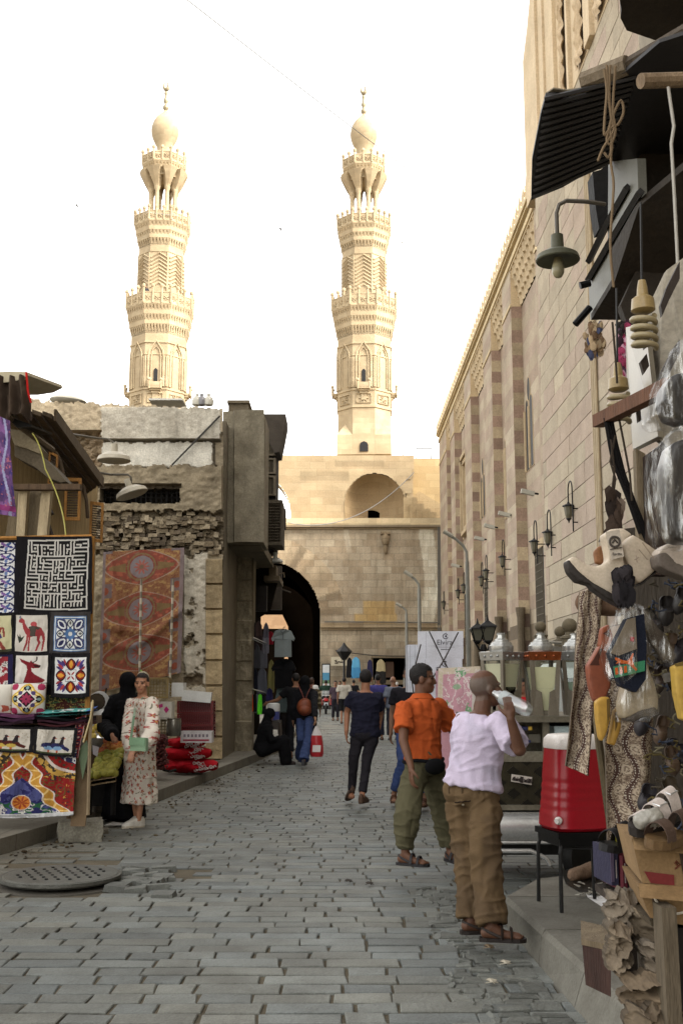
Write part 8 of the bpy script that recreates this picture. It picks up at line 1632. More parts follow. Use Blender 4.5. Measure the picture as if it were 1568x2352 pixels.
def wires(label, sets, D, col, r, cat='cable'):
 b = MB(); b.col = L(*col)
 for pts in sets: b.tube([P(u, v, D) for u, v in pts], r, 5)
 return tag(b.build('cable', m_cloth, smooth=60), label, cat)
wires('thick black cable bundle hanging from the wooden beam', (((1394, 962), (1404, 1000), (1420, 1070), (1440, 1130), (1462, 1190), (1486, 1245)), ((1400, 960), (1412, 1020), (1430, 1090), (1452, 1150), (1478, 1215), (1500, 1260)), ((1390, 960), (1402, 1030), (1408, 1060), (1440, 1140), (1470, 1225))), 4.55, (28, 26, 26), .012)
wires('thin twisted wire with knots hanging above the boots', (((1405, 740), (1412, 820), (1416, 880)), ((1412, 1000), (1400, 1060), (1412, 1100), (1405, 1150), (1418, 1200), (1412, 1250)), ((1420, 960), (1430, 1010), (1445, 1090), (1450, 1150)), ((1402, 1010), (1410, 1080), (1404, 1130), (1416, 1180), (1406, 1230))), 4.5, (62, 54, 46), .005)
def ragc(name, label, u0, u1, v0, v1, D, cols, n, cat):
 b = MB()
 for k in range(n):
  f = random.random(); u, v = u0+(u1-u0)*(f*.3+.7*random.random()), v0+(v1-v0)*random.random(); q = P(u, v, D+.1*random.random()); b.col = tuple(np.array(L(*random.choice(cols)))*(.7+.5*random.random())); dz = .03+.05*random.random(); w_ = .012+.015*random.random(); a = random.random()*3
  b.loft([[q+V((w_*s*cos(x+a), w_*s*.4*sin(x), -dz*g+.01*sin(x*3))) for x in np.linspace(0, 2*pi, 8)[:-1]] for g, s in ((0, .3), (.3, 1), (.7, .9), (1, .4))])
 return tag(b.build(name, m_cloth, smooth=60), label, cat)
ragc('leather_tassels', 'bunch of tan leather scraps tied below the fascia', 1343, 1386, 735, 810, 7.6, ((150, 124, 94), (120, 96, 74), (80, 84, 110), (170, 148, 118)), 46, 'leather scraps'); ragc('ribbon_bunch', 'bunch of pink and dark ribbons below the fascia corner', 1412, 1442, 735, 860, 7.0, ((150, 60, 90), (60, 40, 50), (200, 150, 170), (110, 90, 110), (50, 44, 44)), 46, 'ribbons'); ragc('wire_tangle', 'tangle of brown laces tied above the cream boots', 1396, 1424, 1120, 1235, 4.3, ((66, 54, 46), (110, 96, 84), (50, 42, 38)), 40, 'laces')
# ---- goods of the shoe stall
m_boot = M('boot_rubber', (1, 1, 1), .5, var=.14, vs=12, bump=.06, bs=60, spec=.4)
def lump(name, label, cat, prims, mat, vox, col, parent=None, group=None, patf=None, amp=0, fr=20, it=4, stretch=(1, 1, 1)):
 b = MB()
 for p in prims:
  if p[0] == 'poly': a, c = zip(*[(P(u, v, p[2]-p[3]/2), P(u, v, p[2]+p[3]/2)) for u, v in p[1]]); b.slab([q for q in a][::-1], (0, p[3], 0)); continue
  cap(b, P(*p[0]), P(*p[1]), p[2], p[3], 14) if len(p) == 4 else b.sph(P(*p[0]), p[1], 14, 10)
 co, no, fs = remesh(b, vox, it); base = co.mean(0) if parent is None else np.array(_wl(parent))
 if amp: sc_ = np.array(stretch); n = np.array([abs(mnoise.noise(V(x*fr*sc_)))+.5*abs(mnoise.noise(V(x*fr*2.2*sc_))) for x in co])-.3; co = co+no*(n*amp)[:, None]
 vc = np.empty(co.shape); vc[:] = L(*col)
 if patf is not None: vc = patf(co, vc, 1)
 o = ppl_mesh(name, co-base, fs, mat, parent, vc)
 if parent is None: o.location = base.tolist()
 return tag(o, label, cat, group)
bg_ = 'cream boots hung on the stall'
ZA2 = lambda pts: [(1191+.2405*x, 1123+.2405*y) for x, y in pts]
def boot(label, up, sole, D, th=.085, col=(206, 190, 168), scol=(50, 44, 40), sth=.075):
 t = thing('boot', label, 'boot', P(*ZA2(up)[0], D), 0, bg_); lump('upper', None, None, [('poly', ZA2(up), D, th)], m_boot, .0058, col, t, it=9, patf=lambda co, vc, k: vc*(.8+.25*vnoise(co[:, 0]*12, co[:, 2]*12, 3)[:, None]))
 lump('sole', None, None, [('poly', ZA2(sole), D-.004, sth)], m_shoe, .0058, scol, t, it=3); return t
boot('cream boot hanging behind the tagged boot', [(800, 480), (830, 420), (880, 378), (1000, 372), (1085, 430), (1000, 540), (940, 620), (850, 600)], [(795, 490), (802, 455), (830, 415), (840, 425), (812, 470), (806, 500)], 3.86)
b1t = boot('cream boot with black sole and paper tag, toe pointing up left', [(470, 680), (510, 642), (560, 655), (650, 722), (740, 738), (810, 715), (862, 680), (845, 560), (815, 430), (860, 390), (960, 410), (990, 560), (1000, 700), (1060, 860), (1080, 950), (1045, 1060), (985, 1085), (880, 1005), (700, 905), (560, 795)], [(455, 690), (475, 668), (570, 775), (700, 885), (880, 985), (1000, 1070), (1040, 1085), (1010, 1140), (960, 1112), (850, 1052), (700, 948), (690, 915), (560, 880), (480, 790)], 3.7)
tg = [P(u, v, 3.63) for u, v in ((1390, 1222), (1422, 1216), (1432, 1278), (1404, 1286))]; tgt = thing('price_label', 'white paper tag with round emblem hanging on the cream boot', 'tag', tg[0]); b = MB(); b.col = L(196, 184, 168); b.slab(tg[::-1], (0, .003, 0)); b.build('card', m_card, tgt)
text('Barata', .0125, tgt, V(P(1416, 1272, 3.625))-tg[0], (pi/2, 0, 0), (50, 44, 40)); b = MB(); b.col = L(70, 62, 56); c = P(1411, 1244, 3.625); b.tube([c+V((.017*cos(a), 0, .017*sin(a))) for a in np.linspace(0, 2*pi, 20)], .004, 5); b.tube([c+V((-.009, 0, -.004)), c+V((0, 0, .008)), c+V((.009, 0, -.004))], .003, 4); b.tube([P(1400, 1262, 3.625), P(1428, 1257, 3.625)], .0015, 4); b.build('emblem', m_paint, tgt)
b2t = boot('cream boot seen from its shaft, hanging right of the tagged boot', [(985, 540), (1090, 432), (1200, 500), (1330, 592), (1348, 730), (1250, 830), (1150, 905), (1100, 860), (1060, 760), (1010, 640)], [(1150, 905), (1250, 825), (1345, 735), (1348, 770), (1250, 850), (1160, 930)], 3.74, .1, (196, 180, 158))
tl = [(1462, 1262, 'KE CLASSIC'), (1470, 1280, 'THE BRAND')]
b = MB(); b.col = L(150, 134, 116)
for (u0, v0, u1, v1) in ((1474, 1246, 1500, 1282), (1466, 1262, 1486, 1286), (1456, 1286, 1466, 1280), (1460, 1276, 1462, 1292)): b.tube([P(u0, v0, 3.518), P(u1, v1, 3.518)], .0016, 4)
b.build('print', m_paint, b2t)
boot('cream boot at the right picture edge, grey sole towards the street', [(1325, 630), (1360, 560), (1430, 515), (1700, 515), (1700, 800), (1480, 720), (1400, 610)], [(1318, 640), (1345, 610), (1400, 602), (1500, 660), (1600, 740), (1700, 840), (1600, 850), (1440, 790), (1340, 735)], 3.62, .11, (204, 190, 176), (116, 106, 98), .1)
lump('shoe_sole', 'tan inner sole of a shoe showing behind the tagged boot', 'shoe', [('poly', ZA2([(715, 600), (760, 545), (830, 530), (868, 670), (800, 722), (735, 715)]), 3.8, .03)], m_shoe, .006, (140, 96, 62))
ragc('lace_bunch', 'bunch of black laces dangling between the cream boots', 1412, 1445, 1300, 1350, 3.55, ((30, 28, 30), (50, 46, 48)), 40, 'laces')
PXC = [0]
def paisley(s, t):
 c = fill(s, (76, 52, 44)); x, y = s*3.2, t*9.5; wv = .28*np.sin(y*2.2); d = np.abs(((x+wv) % 1)-.5); n = vnoise(s*46, t*150, 3); i = d > .16; on(c, i, (128, 108, 88)); on(c, i & (n > .55), (166, 148, 124)); on(c, i & (n < .36), (92, 72, 60)); r = np.hypot((((x+wv+.5) % 1)-.5)*.9, ((y*.9) % 1)-.5); on(c, (np.abs(r-.2) < .035) | (r < .07), (176, 158, 134)); on(c, (np.abs(d-.1) < .03) & (np.sin(t*420) > 0), (176, 164, 146)); return c
cf = lambda k: (lambda s, t: .05*np.sin(s*7+k+t*2)*(.4+t)+.03*vnoise(s*4, t*6, k)+.06*np.sin(pi*s))
def pgar(label, q, D, k, name='hanging_dress'): sheet(name, q, D, 60, 220, paisley, fold=cf(k), label=label, cat='dress', group='brown patterned dresses', th=.02)
pgar('brown paisley dress sleeve hanging in front of the red cooler', ((1326, 1362), (1378, 1345), (1348, 1782), (1296, 1758)), 4.6, 1); pgar('brown paisley dress hanging behind the yellow slippers down to the ground', ((1378, 1560), (1500, 1560), (1490, 1960), (1400, 1950)), 4.75, 2)
b = MB(); b.col = L(150, 136, 112); b.tube([P(1366, 1600, 4.9), P(1374, 1700, 4.9), P(1410, 1960, 4.9)], .018, 8); tag(b.build('stall_pole', m_chrome), 'pale metal pole slanting beside the brown dress', 'pole')
lump('dress_shoulder', 'rounded shoulder of the brown patterned dress under the tagged boot', 'dress', [((1345, 1385, 4.65), (1420, 1385, 4.6), .05, .06)], m_cloth, .012, (104, 82, 66), amp=.006, patf=lambda co, vc, k: vc*(.7+.6*vnoise(co[:, 0]*60, co[:, 2]*60, 4)[:, None]))
def slipper(label, heel, toe, wpx, D, col, grp='slippers of the shoe stall', pointy=1., depth=.05, open_=True):
 h_, t_ = P(*heel, D), P(*toe, D); d = t_-h_; l = d.length; d = d/l; s_ = V((-d.z, 0, d.x)); w_ = wpx*D/F/2; o = thing('slipper', label, 'shoe', h_, 0, grp)
 prof = [(0, .3), (.05, .66), (.15, .85), (.35, .82), (.55, .95), (.72, 1.), (.86, .8), (.95, .45), (1, .12)]; lf = [h_+d*l*f+s_*w_*k for f, k in prof]; rt = [h_+d*l*f-s_*w_*k for f, k in prof]
 b = MB(); b.col = tuple(np.array(L(*col))*.55); b.slab(lf+rt[::-1], (0, .014, 0)); b.build('sole', m_shoe, o)
 b = MB(); b.col = L(*col); rg = []
 for f, k in prof:
  if f < .45: hh = .022
  else: hh = depth*(1-((f-.5)/.5)**2*.7) if f < .97 else .012
  c = h_+d*l*f; n = 10; a0 = 0
  rg.append([c+s_*w_*k*cos(x)-V((0, hh*(sin(x) if f >= .45 else (abs(cos(x))**3)), 0)) for x in np.linspace(0, pi, n)])
 b.loft(rg, close=False, cap=False); bk = [[p+V((0, .004, 0)) for p in r] for r in rg]; b.col = tuple(np.array(L(*col))*.6); b.loft(bk, close=False, cap=False); b.build('upper', M('slipper_leather', (1, 1, 1), .55, var=.25, vs=10, bump=.12), o, smooth=60); return o
m_sl = M('slipper_leather', (1, 1, 1), .55, var=.25, vs=10, bump=.12)
def slip(label, out, mouth, D, th, col): t = thing('slipper', label, 'shoe', P(*out[0], D), 0, 'slippers of the shoe stall'); lump('upper', None, None, [('poly', out, D, th)], m_sl, .006, col, t, it=6); b = MB(); b.col = tuple(np.array(L(*col))*.3); b.slab([P(u, v, D-th/2-.001) for u, v in mouth][::-1], (0, .01, 0)); b.build('lining', m_shoe, t)
Z3 = lambda pts: [(1191+.32*x, 1600+.32*y) for x, y in pts]
slip('orange leather slipper half hidden behind the brown one', ZA2([(770, 1500), (790, 1330), (860, 1290), (900, 1400), (880, 1600)]), ZA2([(800, 1380), (860, 1340), (870, 1420)]), 4.05, .05, (140, 74, 44))
slip('brown leather slipper with pointed toe hanging below the tagged boot', ZA2([(655, 1690), (700, 1620), (770, 1500), (850, 1520), (885, 1700), (880, 1880), (820, 2020), (770, 2055), (720, 2020), (680, 1880)]), ZA2([(672, 1685), (710, 1630), (775, 1515), (795, 1530), (760, 1640), (770, 1685)]), 3.9, .06, (134, 72, 48))
slip('yellow slipper hanging toe down, left of a pair', Z3([(552, 40), (600, 0), (655, 0), (660, 150), (625, 280), (592, 335), (572, 250)]), Z3([(628, 20), (654, 10), (652, 140), (634, 200)]), 3.84, .05, (178, 138, 56)); slip('yellow slipper hanging toe down, right of a pair', Z3([(670, 220), (690, 100), (740, 50), (735, 230), (692, 355), (645, 340)]), Z3([(690, 120), (715, 80), (705, 210), (690, 250)]), 3.86, .05, (166, 128, 54))
slip('wide yellow slipper hanging at the right picture edge', ZA2([(1482, 1690), (1600, 1655), (1680, 1660), (1680, 2250), (1560, 2200), (1505, 1950)]), ZA2([(1490, 1670), (1600, 1640), (1680, 1645), (1680, 1680), (1500, 1692)]), 3.5, .06, (184, 150, 66))
m_film = bpy.data.materials.new('clear_film'); m_film.use_nodes = True; n_ = m_film.node_tree.nodes; l_ = m_film.node_tree.links; n_.clear()
fo, fm, ft, fg, fn, fr_, fmp, ftc, fbp = [n_.new('ShaderNode'+x) for x in ('OutputMaterial', 'MixShader', 'BsdfTransparent', 'BsdfGlossy', 'TexNoise', 'ValToRGB', 'Mapping', 'TexCoord', 'Bump')]
fg.inputs['Roughness'].default_value = .22; fg.inputs['Color'].default_value = (.8, .8, .78, 1); fmp.inputs['Scale'].default_value = (22, 22, 5); fn.inputs['Detail'].default_value = 5; fn.inputs['Scale'].default_value = 1.3; fr_.color_ramp.elements[0].position = .46; fr_.color_ramp.elements[0].color = (.03,)*3+(1,); fr_.color_ramp.elements[1].position = .7; fr_.color_ramp.elements[1].color = (.3,)*3+(1,); fbp.inputs['Strength'].default_value = .8; fbp.inputs['Distance'].default_value = .02
for a, c in ((ftc.outputs['Object'], fmp.inputs[0]), (fmp.outputs[0], fn.inputs[0]), (fn.outputs[0], fr_.inputs[0]), (fr_.outputs[0], fm.inputs[0]), (ft.outputs[0], fm.inputs[1]), (fg.outputs[0], fm.inputs[2]), (fm.outputs[0], fo.inputs[0]), (fn.outputs[0], fbp.inputs['Height']), (fbp.outputs[0], fg.inputs['Normal'])): l_.new(a, c)
def film(t, out, D, th, amp=.016, fr=22, vox=.009): lump('film', None, None, [('poly', out, D, th)], m_film, vox, (226, 226, 222), t, amp=amp, fr=fr, it=5, stretch=(1, 1, .35))
pk1 = thing('wrapped_shirt', 'navy shirt with green band and orange leaping cat emblem in clear plastic', 'packet', P(1440, 1590, 3.6)); fc = [(1400, 1500), (1440, 1420), (1478, 1410), (1484, 1480), (1482, 1560), (1460, 1590), (1425, 1575)]
b = MB(); b.col = L(30, 34, 46); b.slab([P(u, v, 3.62) for u, v in fc][::-1], (0, .06, 0)); b.col = L(120, 110, 96); b.slab([P(u, v, 3.612) for u, v in ((1402, 1500), (1440, 1422), (1458, 1418), (1462, 1490), (1420, 1506))][::-1], (0, .007, 0)); b.col = L(150, 30, 34); b.slab([P(u, v, 3.606) for u, v in ((1448, 1462), (1456, 1464), (1454, 1474), (1447, 1472))][::-1], (0, .005, 0)); b.build('shirt', m_fab, pk1)
b = MB(); b.col = L(60, 126, 92); b.slab([P(u, v, 3.607) for u, v in ((1408, 1531), (1480, 1517), (1480, 1541), (1412, 1557))][::-1], (0, .006, 0)); b.build('band', m_fab, pk1)
b = MB(); b.col = L(186, 88, 34); b.slab([P(u, v, 3.6) for u, v in ((1412, 1515), (1413, 1510), (1420, 1512), (1428, 1516), (1440, 1518), (1446, 1512), (1452, 1500), (1454, 1502), (1451, 1515), (1455, 1528), (1462, 1538), (1460, 1541), (1452, 1534), (1444, 1526), (1436, 1524), (1428, 1524), (1420, 1523), (1414, 1524), (1418, 1519))][::-1], (0, .004, 0))
for k in range(3): b.slab([P(u, v, 3.6) for u, v in ((1412+k*10, 1534-k*2), (1418+k*10, 1533-k*2), (1419+k*10, 1548-k*2), (1413+k*10, 1550-k*2))][::-1], (0, .004, 0))
b.build('emblem', m_fab, pk1); film(pk1, ZA2([(1080, 1080), (1130, 1110), (1120, 1300), (1150, 1750), (1020, 1870), (910, 1830), (880, 1650), (832, 1540), (900, 1330), (1000, 1150)]), 3.63, .11)
pk2 = thing('wrapped_boots', 'pair of cream boots hanging in a long clear plastic bag', 'packet', P(1460, 1690, 3.7)); lump('boot_pair', None, None, [('poly', ZA2([(1130, 1430), (1200, 1450), (1240, 1700), (1300, 1850), (1340, 2000), (1330, 2130), (1200, 2150), (1000, 2200), (985, 2050), (1020, 1900), (1120, 1800)]), 3.74, .1)], m_boot, .007, (150, 136, 112), pk2, it=8); lump('boot_sole', None, None, [('poly', ZA2([(1010, 2205), (1140, 2120), (1300, 2075), (1335, 2130), (1330, 2170), (1200, 2175), (1100, 2230)]), 3.73, .09)], m_shoe, .007, (70, 62, 54), pk2, it=3); film(pk2, ZA2([(1060, 1100), (1160, 1150), (1210, 1420), (1260, 1700), (1340, 1900), (1360, 2140), (1240, 2230), (1000, 2240), (970, 2060), (1010, 1880), (1090, 1780), (1080, 1400)]), 3.73, .15)
pk3 = thing('plastic_sleeve', 'long crumpled clear plastic sleeve slanting to the right edge', 'packet', P(1540, 1550, 3.6)); lump('filling', None, None, [('poly', ZA2([(1100, 1100), (1200, 1130), (1400, 1400), (1500, 1600), (1470, 1680), (1360, 1640), (1240, 1440)]), 3.68, .03)], m_cloth, .008, (72, 64, 56), pk3, amp=.012, it=3); film(pk3, ZA2([(1070, 1080), (1180, 1090), (1300, 1200), (1420, 1400), (1530, 1600), (1490, 1690), (1370, 1670), (1240, 1460), (1130, 1300)]), 3.66, .06)
b = MB(); b.col = L(196, 196, 196); b.slab([P(u, v, 3.6) for u, v in ZA2([(1375, 1770), (1490, 1740), (1495, 1820), (1400, 1850)])][::-1], (0, .02, 0)); tag(b.build('foil_packet', m_chrome), 'small silver foil packet at the end of the plastic sleeve', 'packet')
Z5 = lambda pts: [(1191+.2894*x, 612.5+.2894*y) for x, y in pts]
for (lb, dk_, fl) in (('dark bag wrapped in clear plastic, upper one at the right edge', [(1420, 830), (1300, 830), (1220, 850), (1165, 940), (1150, 1060), (1200, 1180), (1303, 1215), (1420, 1200)], [(1420, 520), (1303, 570), (1230, 730), (1150, 900), (1090, 1170), (1140, 1215), (1303, 1228), (1420, 1225)]), ('dark bag wrapped in clear plastic, lower one at the right edge', [(1420, 1360), (1303, 1360), (1210, 1400), (1170, 1550), (1165, 1800), (1180, 2050), (1230, 2160), (1303, 2180), (1420, 2180)], [(1420, 1240), (1303, 1245), (1200, 1330), (1125, 1420), (1090, 1650), (1110, 1900), (1150, 2150), (1200, 2215), (1303, 2200), (1420, 2200)])):
 t = thing('wrapped_bag', lb, 'bag', P(*Z5(dk_)[2], 3.4)); lump('bag', None, None, [('poly', Z5(dk_), 3.42, .12)], m_plastic, .009, (34, 30, 28), t, it=9); film(t, Z5(fl), 3.41, .17, .02, 14)
# dark stock behind: hanging shoes and nets of the stall
sb = thing('shoe_stall', 'dark crowded shoe stall with timber posts at the right picture edge', 'stall', (1.7, 4.6, HR))
b = MB(); b.col = L(72, 64, 54); b.slab([V((1.28, 4.95, HR)), V((2.6, 4.2, HR)), V((2.6, 4.2, 2.35)), V((1.28, 4.95, 2.25))], (.05, .06, 0)); b.build('back_panel', m_wood, sb)
b = MB(); b.col = L(112, 100, 82); b.slab([P(u, v, 3.5) for u, v in ((1518, 2085), (1552, 2085), (1570, 2420), (1536, 2420))][::-1], (0, .1, 0)); b.build('post', m_wood, sb)
b = MB(); b.col = L(36, 32, 28); b.slab([P(u, v, 3.62) for u, v in ((1552, 2080), (1660, 2080), (1680, 2420), (1568, 2420))][::-1], (0, .3, 0)); b.col = L(96, 84, 66); b.slab([P(u, v, 3.62) for u, v in ((1490, 2112), (1640, 2120), (1640, 2134), (1496, 2128))][::-1], (0, .3, 0)); b.build('table', m_wood, sb)
dk = ((58, 46, 38), (36, 32, 30), (84, 66, 50), (44, 40, 44), (70, 60, 46), (96, 84, 62))
for k in range(30):
 u, v = 1482+random.random()*100, 1320+random.random()*560; D = 4.0+.5*random.random(); a = random.random()*1.4-.7
 slipper('dark worn shoe hanging among the crowded stock at the right edge', (u, v), (u+55*sin(a), v+70*cos(a)), 26+10*random.random(), D, random.choice(dk), 'dark shoes in the stall stock')
b = MB()
for k in range(60):
 u, v = 1486+random.random()*90, 1330+random.random()*560; b.col = L(*random.choice(((110, 104, 84), (70, 64, 54), (90, 80, 50), (60, 66, 80)))); q = P(u, v, 3.95); pts = [q]
 for j in range(5): q = q+V((random.random()*.05-.02, random.random()*.03-.015, random.random()*.03-.018)); pts.append(q)
 b.tube(pts, .0035, 4)
tag(b.build('lace_tangle', m_cloth), 'tangle of cords and laces over the dark stall stock', 'laces', kind='stuff')
# sandals, cardboard boxes, paper sacks
def sandal(label, heel, toe, D, wpx, sole, strap, n=3, buckle=False):
 h_, t_ = P(*heel, D), P(*toe, D); h_.y += .12; d = t_-h_; l = d.length; d.normalize(); up = V((0, -.25, 1)); s_ = d.cross(up).normalized(); up = s_.cross(d).normalized(); w_ = wpx*D/F/2; t = thing('sandal', label, 'sandal', h_, 0, 'sandals on the cardboard boxes')
 prof = [(0, .5), (.06, .78), (.3, .78), (.55, .95), (.75, 1.05), (.9, .8), (1, .3)]; b = MB(); b.col = L(*sole); b.slab([h_+d*l*f+s_*w_*k for f, k in prof]+[h_+d*l*f-s_*w_*k for f, k in prof[::-1]], up*-.028); b.build('sole', m_shoe, t)
 for i in range(n):
  f = .2+.5*i/max(1, n-1)*1.05; b = MB(); b.col = L(*strap); k = np.interp(f, [x[0] for x in prof], [x[1] for x in prof]); hh = .075-.022*i; c = h_+d*l*f; lw = .024
  rg = [[c+d*e+s_*w_*k*cos(x)+up*hh*sin(x)*g for x in np.linspace(0, pi, 14)] for e, g in ((-lw, 1.04), (lw, .95))]; rg += [[p-up*.004 for p in r] for r in rg[::-1]]
  b.loft(rg+[rg[0]], close=False, cap=False); sp = b.build('strap', m_shoe, t, smooth=50)
  if buckle and i < 2:
   b = MB(); q = c+up*hh*.92+s_*w_*k*.35*(1 if s_.y < 0 else -1); b.tube([q+d*.018+s_*.014, q-d*.018+s_*.014, q-d*.018-s_*.014, q+d*.018-s_*.014, q+d*.018+s_*.014], .003, 5); b.build('buckle', m_chrome, sp)
 return t
sandal('white buckled sandal stuffed with plastic on top of the cardboard box', (1578, 1862), (1452, 1902), 3.55, 66, (46, 40, 36), (206, 194, 186), 3, True); sandal('dark brown sandal with amber sole below the white one', (1600, 1922), (1492, 1928), 3.45, 60, (104, 80, 50), (84, 66, 56), 2)
sandal('black sandal lying on the purple shoe boxes', (1452, 1944), (1388, 1938), 4.05, 46, (28, 27, 28), (36, 34, 36), 2)
lump('stuffing_bag', 'crumpled clear plastic stuffed into the white sandal', 'plastic', [((1470, 1886, 3.52), (1500, 1876, 3.52), .026, .03)], m_plastic, .007, (150, 146, 136), amp=.01, fr=40)
def cbox(label, pts, D, dp, col, deco=None, name='cardboard_box'):
 q = [P(u, v, D) for u, v in pts]; t = thing(name, label, 'box', (q[2]+q[3])/2); b = MB(); b.col = L(*col); b.slab(q[::-1], (.05, dp, .0)); b.build('carton', m_card, t)
 b = MB(); b.col = tuple(np.array(L(*col))*1.12); e = V((0, -.012, .008)); b.slab([q[0]+e, q[1]+e, q[1]+e+V((.01, -.05, -.035)), q[0]+e+V((-.01, -.05, -.03))], (0, .003, .003)); b.build('flap', m_card, t)
 if deco: deco(t, q)
 return t
def dred(t, q):
 b = MB(); b.col = L(120, 40, 40); f = lambda x, y: q[0].lerp(q[1], x).lerp(q[3].lerp(q[2], x), y)+V((0, -.004, 0)); b.slab([f(.08, .72), f(.62, .74), f(.62, .98), f(.16, .98)][::-1], (0, .002, 0)); b.col = L(110, 60, 44); b.tube([f(.64, .45), f(.7, .55), f(.64, .6), f(.74, .5), f(.66, .42)], .003, 4); b.col = L(60, 44, 34); b.tube([f(.72, .02), f(.86, .98)], .006, 4); b.build('print', m_paint, t)
def dstr(t, q):
 f = lambda x, y: q[0].lerp(q[1], x).lerp(q[3].lerp(q[2], x), y)+V((0, -.012, 0)); b = MB(); b.col = L(206, 198, 182); b.tube(bez(f(.2, .1), f(.25, .95), f(.75, .62), 12), .004, 5); b.build('string', m_cloth, t); b = MB(); b.col = L(70, 52, 38); b.slab([f(.16, .3), f(.3, .34), f(.3, .5), f(.17, .46)][::-1], (0, .004, 0)); b.build('handle_hole', m_paint, t)
cbox('upper cardboard box with red print carrying the white sandal', ((1450, 1928), (1600, 1938), (1592, 2040), (1474, 2028)), 3.6, .4, (150, 122, 86), dred); cbox('lower cardboard box with a white string loop', ((1464, 2036), (1600, 2046), (1590, 2130), (1492, 2108)), 3.6, .4, (146, 118, 82), dstr)
for k, (u0, u1, v0, v1, c, lb) in enumerate(((1394, 1414, 1950, 2034, (50, 48, 70), 'blue violet shoe box standing on end'), (1415, 1434, 1956, 2046, (96, 38, 50), 'crimson and violet shoe box standing on end'), (1435, 1462, 1952, 2050, (58, 50, 60), 'dark plum shoe box standing on end'))):
 t = printbox('shoe_box', u0, u1, v0, v1, 4.2+.01*k, .2, c, lb, R(6)); b = MB(); h_ = P(u0, v0, 4.2).z-P(u0, v1, 4.2).z; w_ = (u1-u0)*4.2/2480; b.col = L(c[0]+40, c[1]+30, c[2]+30); b.bx(-w_*.45, -w_*.1, -.104, -.101, h_*.1, h_*.9); b.col = L(150, 140, 136); b.bx(w_*.1, w_*.2, -.104, -.101, h_*.2, h_*.7); b.build('print', m_paint, t, w=False)
b = MB(); b.col = L(190, 180, 40); b.bx(*sorted((P(1421, 1925, 4.1).x, P(1441, 1925, 4.1).x)), 4.1, 4.16, P(1421, 1946, 4.1).z, P(1421, 1920, 4.1).z); b.col = L(90, 150, 130); b.bx(*sorted((P(1424, 1925, 4.09).x, P(1439, 1925, 4.09).x)), 4.085, 4.099, P(1421, 1932, 4.09).z, P(1421, 1923, 4.09).z); tag(b.build('polish_box', m_paint), 'small yellow and green box on the shoe boxes', 'box')
b = MB(); b.col = L(60, 50, 42); a0, a1 = P(1386, 2046, 4.25), P(1470, 2062, 4.25); b.bx(a0.x, a1.x, 4.18, 4.4, a1.z, a0.z); b.bx(a0.x+.05, a0.x+.09, 4.15, 4.2, HR, a1.z); b.bx(a1.x, a1.x+.04, 4.15, 4.2, HR, a1.z); tag(b.build('low_table', m_wood), 'low dark wooden shelf under the shoe boxes', 'shelf')
m_sack = M('sack_paper', (1, 1, 1), .95, var=.3, vs=7, bump=.5, bs=18, fine=.15)
def crump(sd, am):
 def f(s, t):
  r = lambda a, c, q: 1-np.abs(2*vnoise(s*a+t*q, t*c, sd, 2)-1)
  return am*(.9*r(1.4, 1.8, 1.1)**2+.42*r(3.2, 2.6, -1.6)**2+.12*r(8, 6, 2)**2)+.6*am*np.sin(pi*s)
 return f
def sackc(c, sd): return lambda s, t: np.array(L(*c))*(.72+.5*vnoise(s*3, t*3, sd)[..., None])*(.9+.2*vnoise(s*40, t*40, sd+3)[..., None])
Zs = lambda pts: [(1191+.3203*x, 1599.6+.3203*y) for x, y in pts]
for k, (q, D, c, lb) in enumerate((([(600, 1370), (820, 1330), (850, 1700), (560, 1640)], 4.0, (128, 116, 100), 'crumpled grey sack, topmost one under the shoe boxes'), ([(760, 1470), (1040, 1560), (1040, 1760), (740, 1740)], 3.9, (134, 120, 100), 'crumpled beige sack bulging under the lower cardboard box'), ([(600, 1560), (800, 1600), (760, 1860), (590, 1900)], 3.85, (122, 108, 90), 'crumpled grey sack hanging over the dark wooden box'), ([(770, 1690), (1060, 1700), (1060, 1960), (880, 1900)], 3.78, (130, 118, 102), 'crumpled pale sack with long folds pressed against the post'), ([(700, 1960), (1060, 1900), (1080, 2180), (690, 2170)], 3.74, (120, 104, 84), 'crumpled brown sack in the lower part of the heap'), ([(720, 2130), (1080, 2130), (1090, 2480), (700, 2480)], 3.7, (112, 98, 80), 'crumpled brown sack lying lowest in the heap'))):
 sheet('paper_sack', Zs(q), D, 70, 70, sackc(c, k), m_sack, fold=crump(k*7+3, .1), label=lb, cat='sack', group='crumpled sacks under the stall', th=.05, edge=lambda s, t: (.035*(vnoise(t*6, s*2+k, 5)-.5)*(np.abs(s-.5)*2)**2, .04*(vnoise(s*6, t*2+k, 8)-.5)*(np.abs(t-.5)*2)**2))
bx_ = thing('wooden_box', 'dark brown open wooden box on the pavement beside the crumpled sacks', 'box', P(1370, 2262, 4.2)); b = MB(); b.col = L(70, 46, 38); q = [P(1336, 2170, 4.15), P(1402, 2186, 4.0), P(1402, 2290, 4.0), P(1344, 2262, 4.15)]; b.slab(q[::-1], (.06, .3, 0)); b.build('side', m_wood, bx_); b = MB(); b.col = L(128, 112, 88); b.slab([q[0]+V((-.005, -.01, .002)), q[1]+V((.01, -.01, .002)), q[1]+V((.06, .3, .002)), q[0]+V((.06, .3, .002))], (0, 0, .02)); b.build('top_board', m_wood, bx_)
b = MB(); b.col = L(30, 27, 24); o = [G(u, v, HR+.004) for u, v in ((1288, 2000), (1330, 1990), (1370, 1996), (1392, 2030), (1370, 2056), (1330, 2048), (1298, 2030))]; b.add([tuple(p) for p in o], [tuple(range(len(o)))]); tag(b.build('pavement_hole', M('wet_dirt', (1, 1, 1), .3, var=.4, vs=8, bump=.5), loc=(0, 0, 0)), kind='structure')
b = MB()
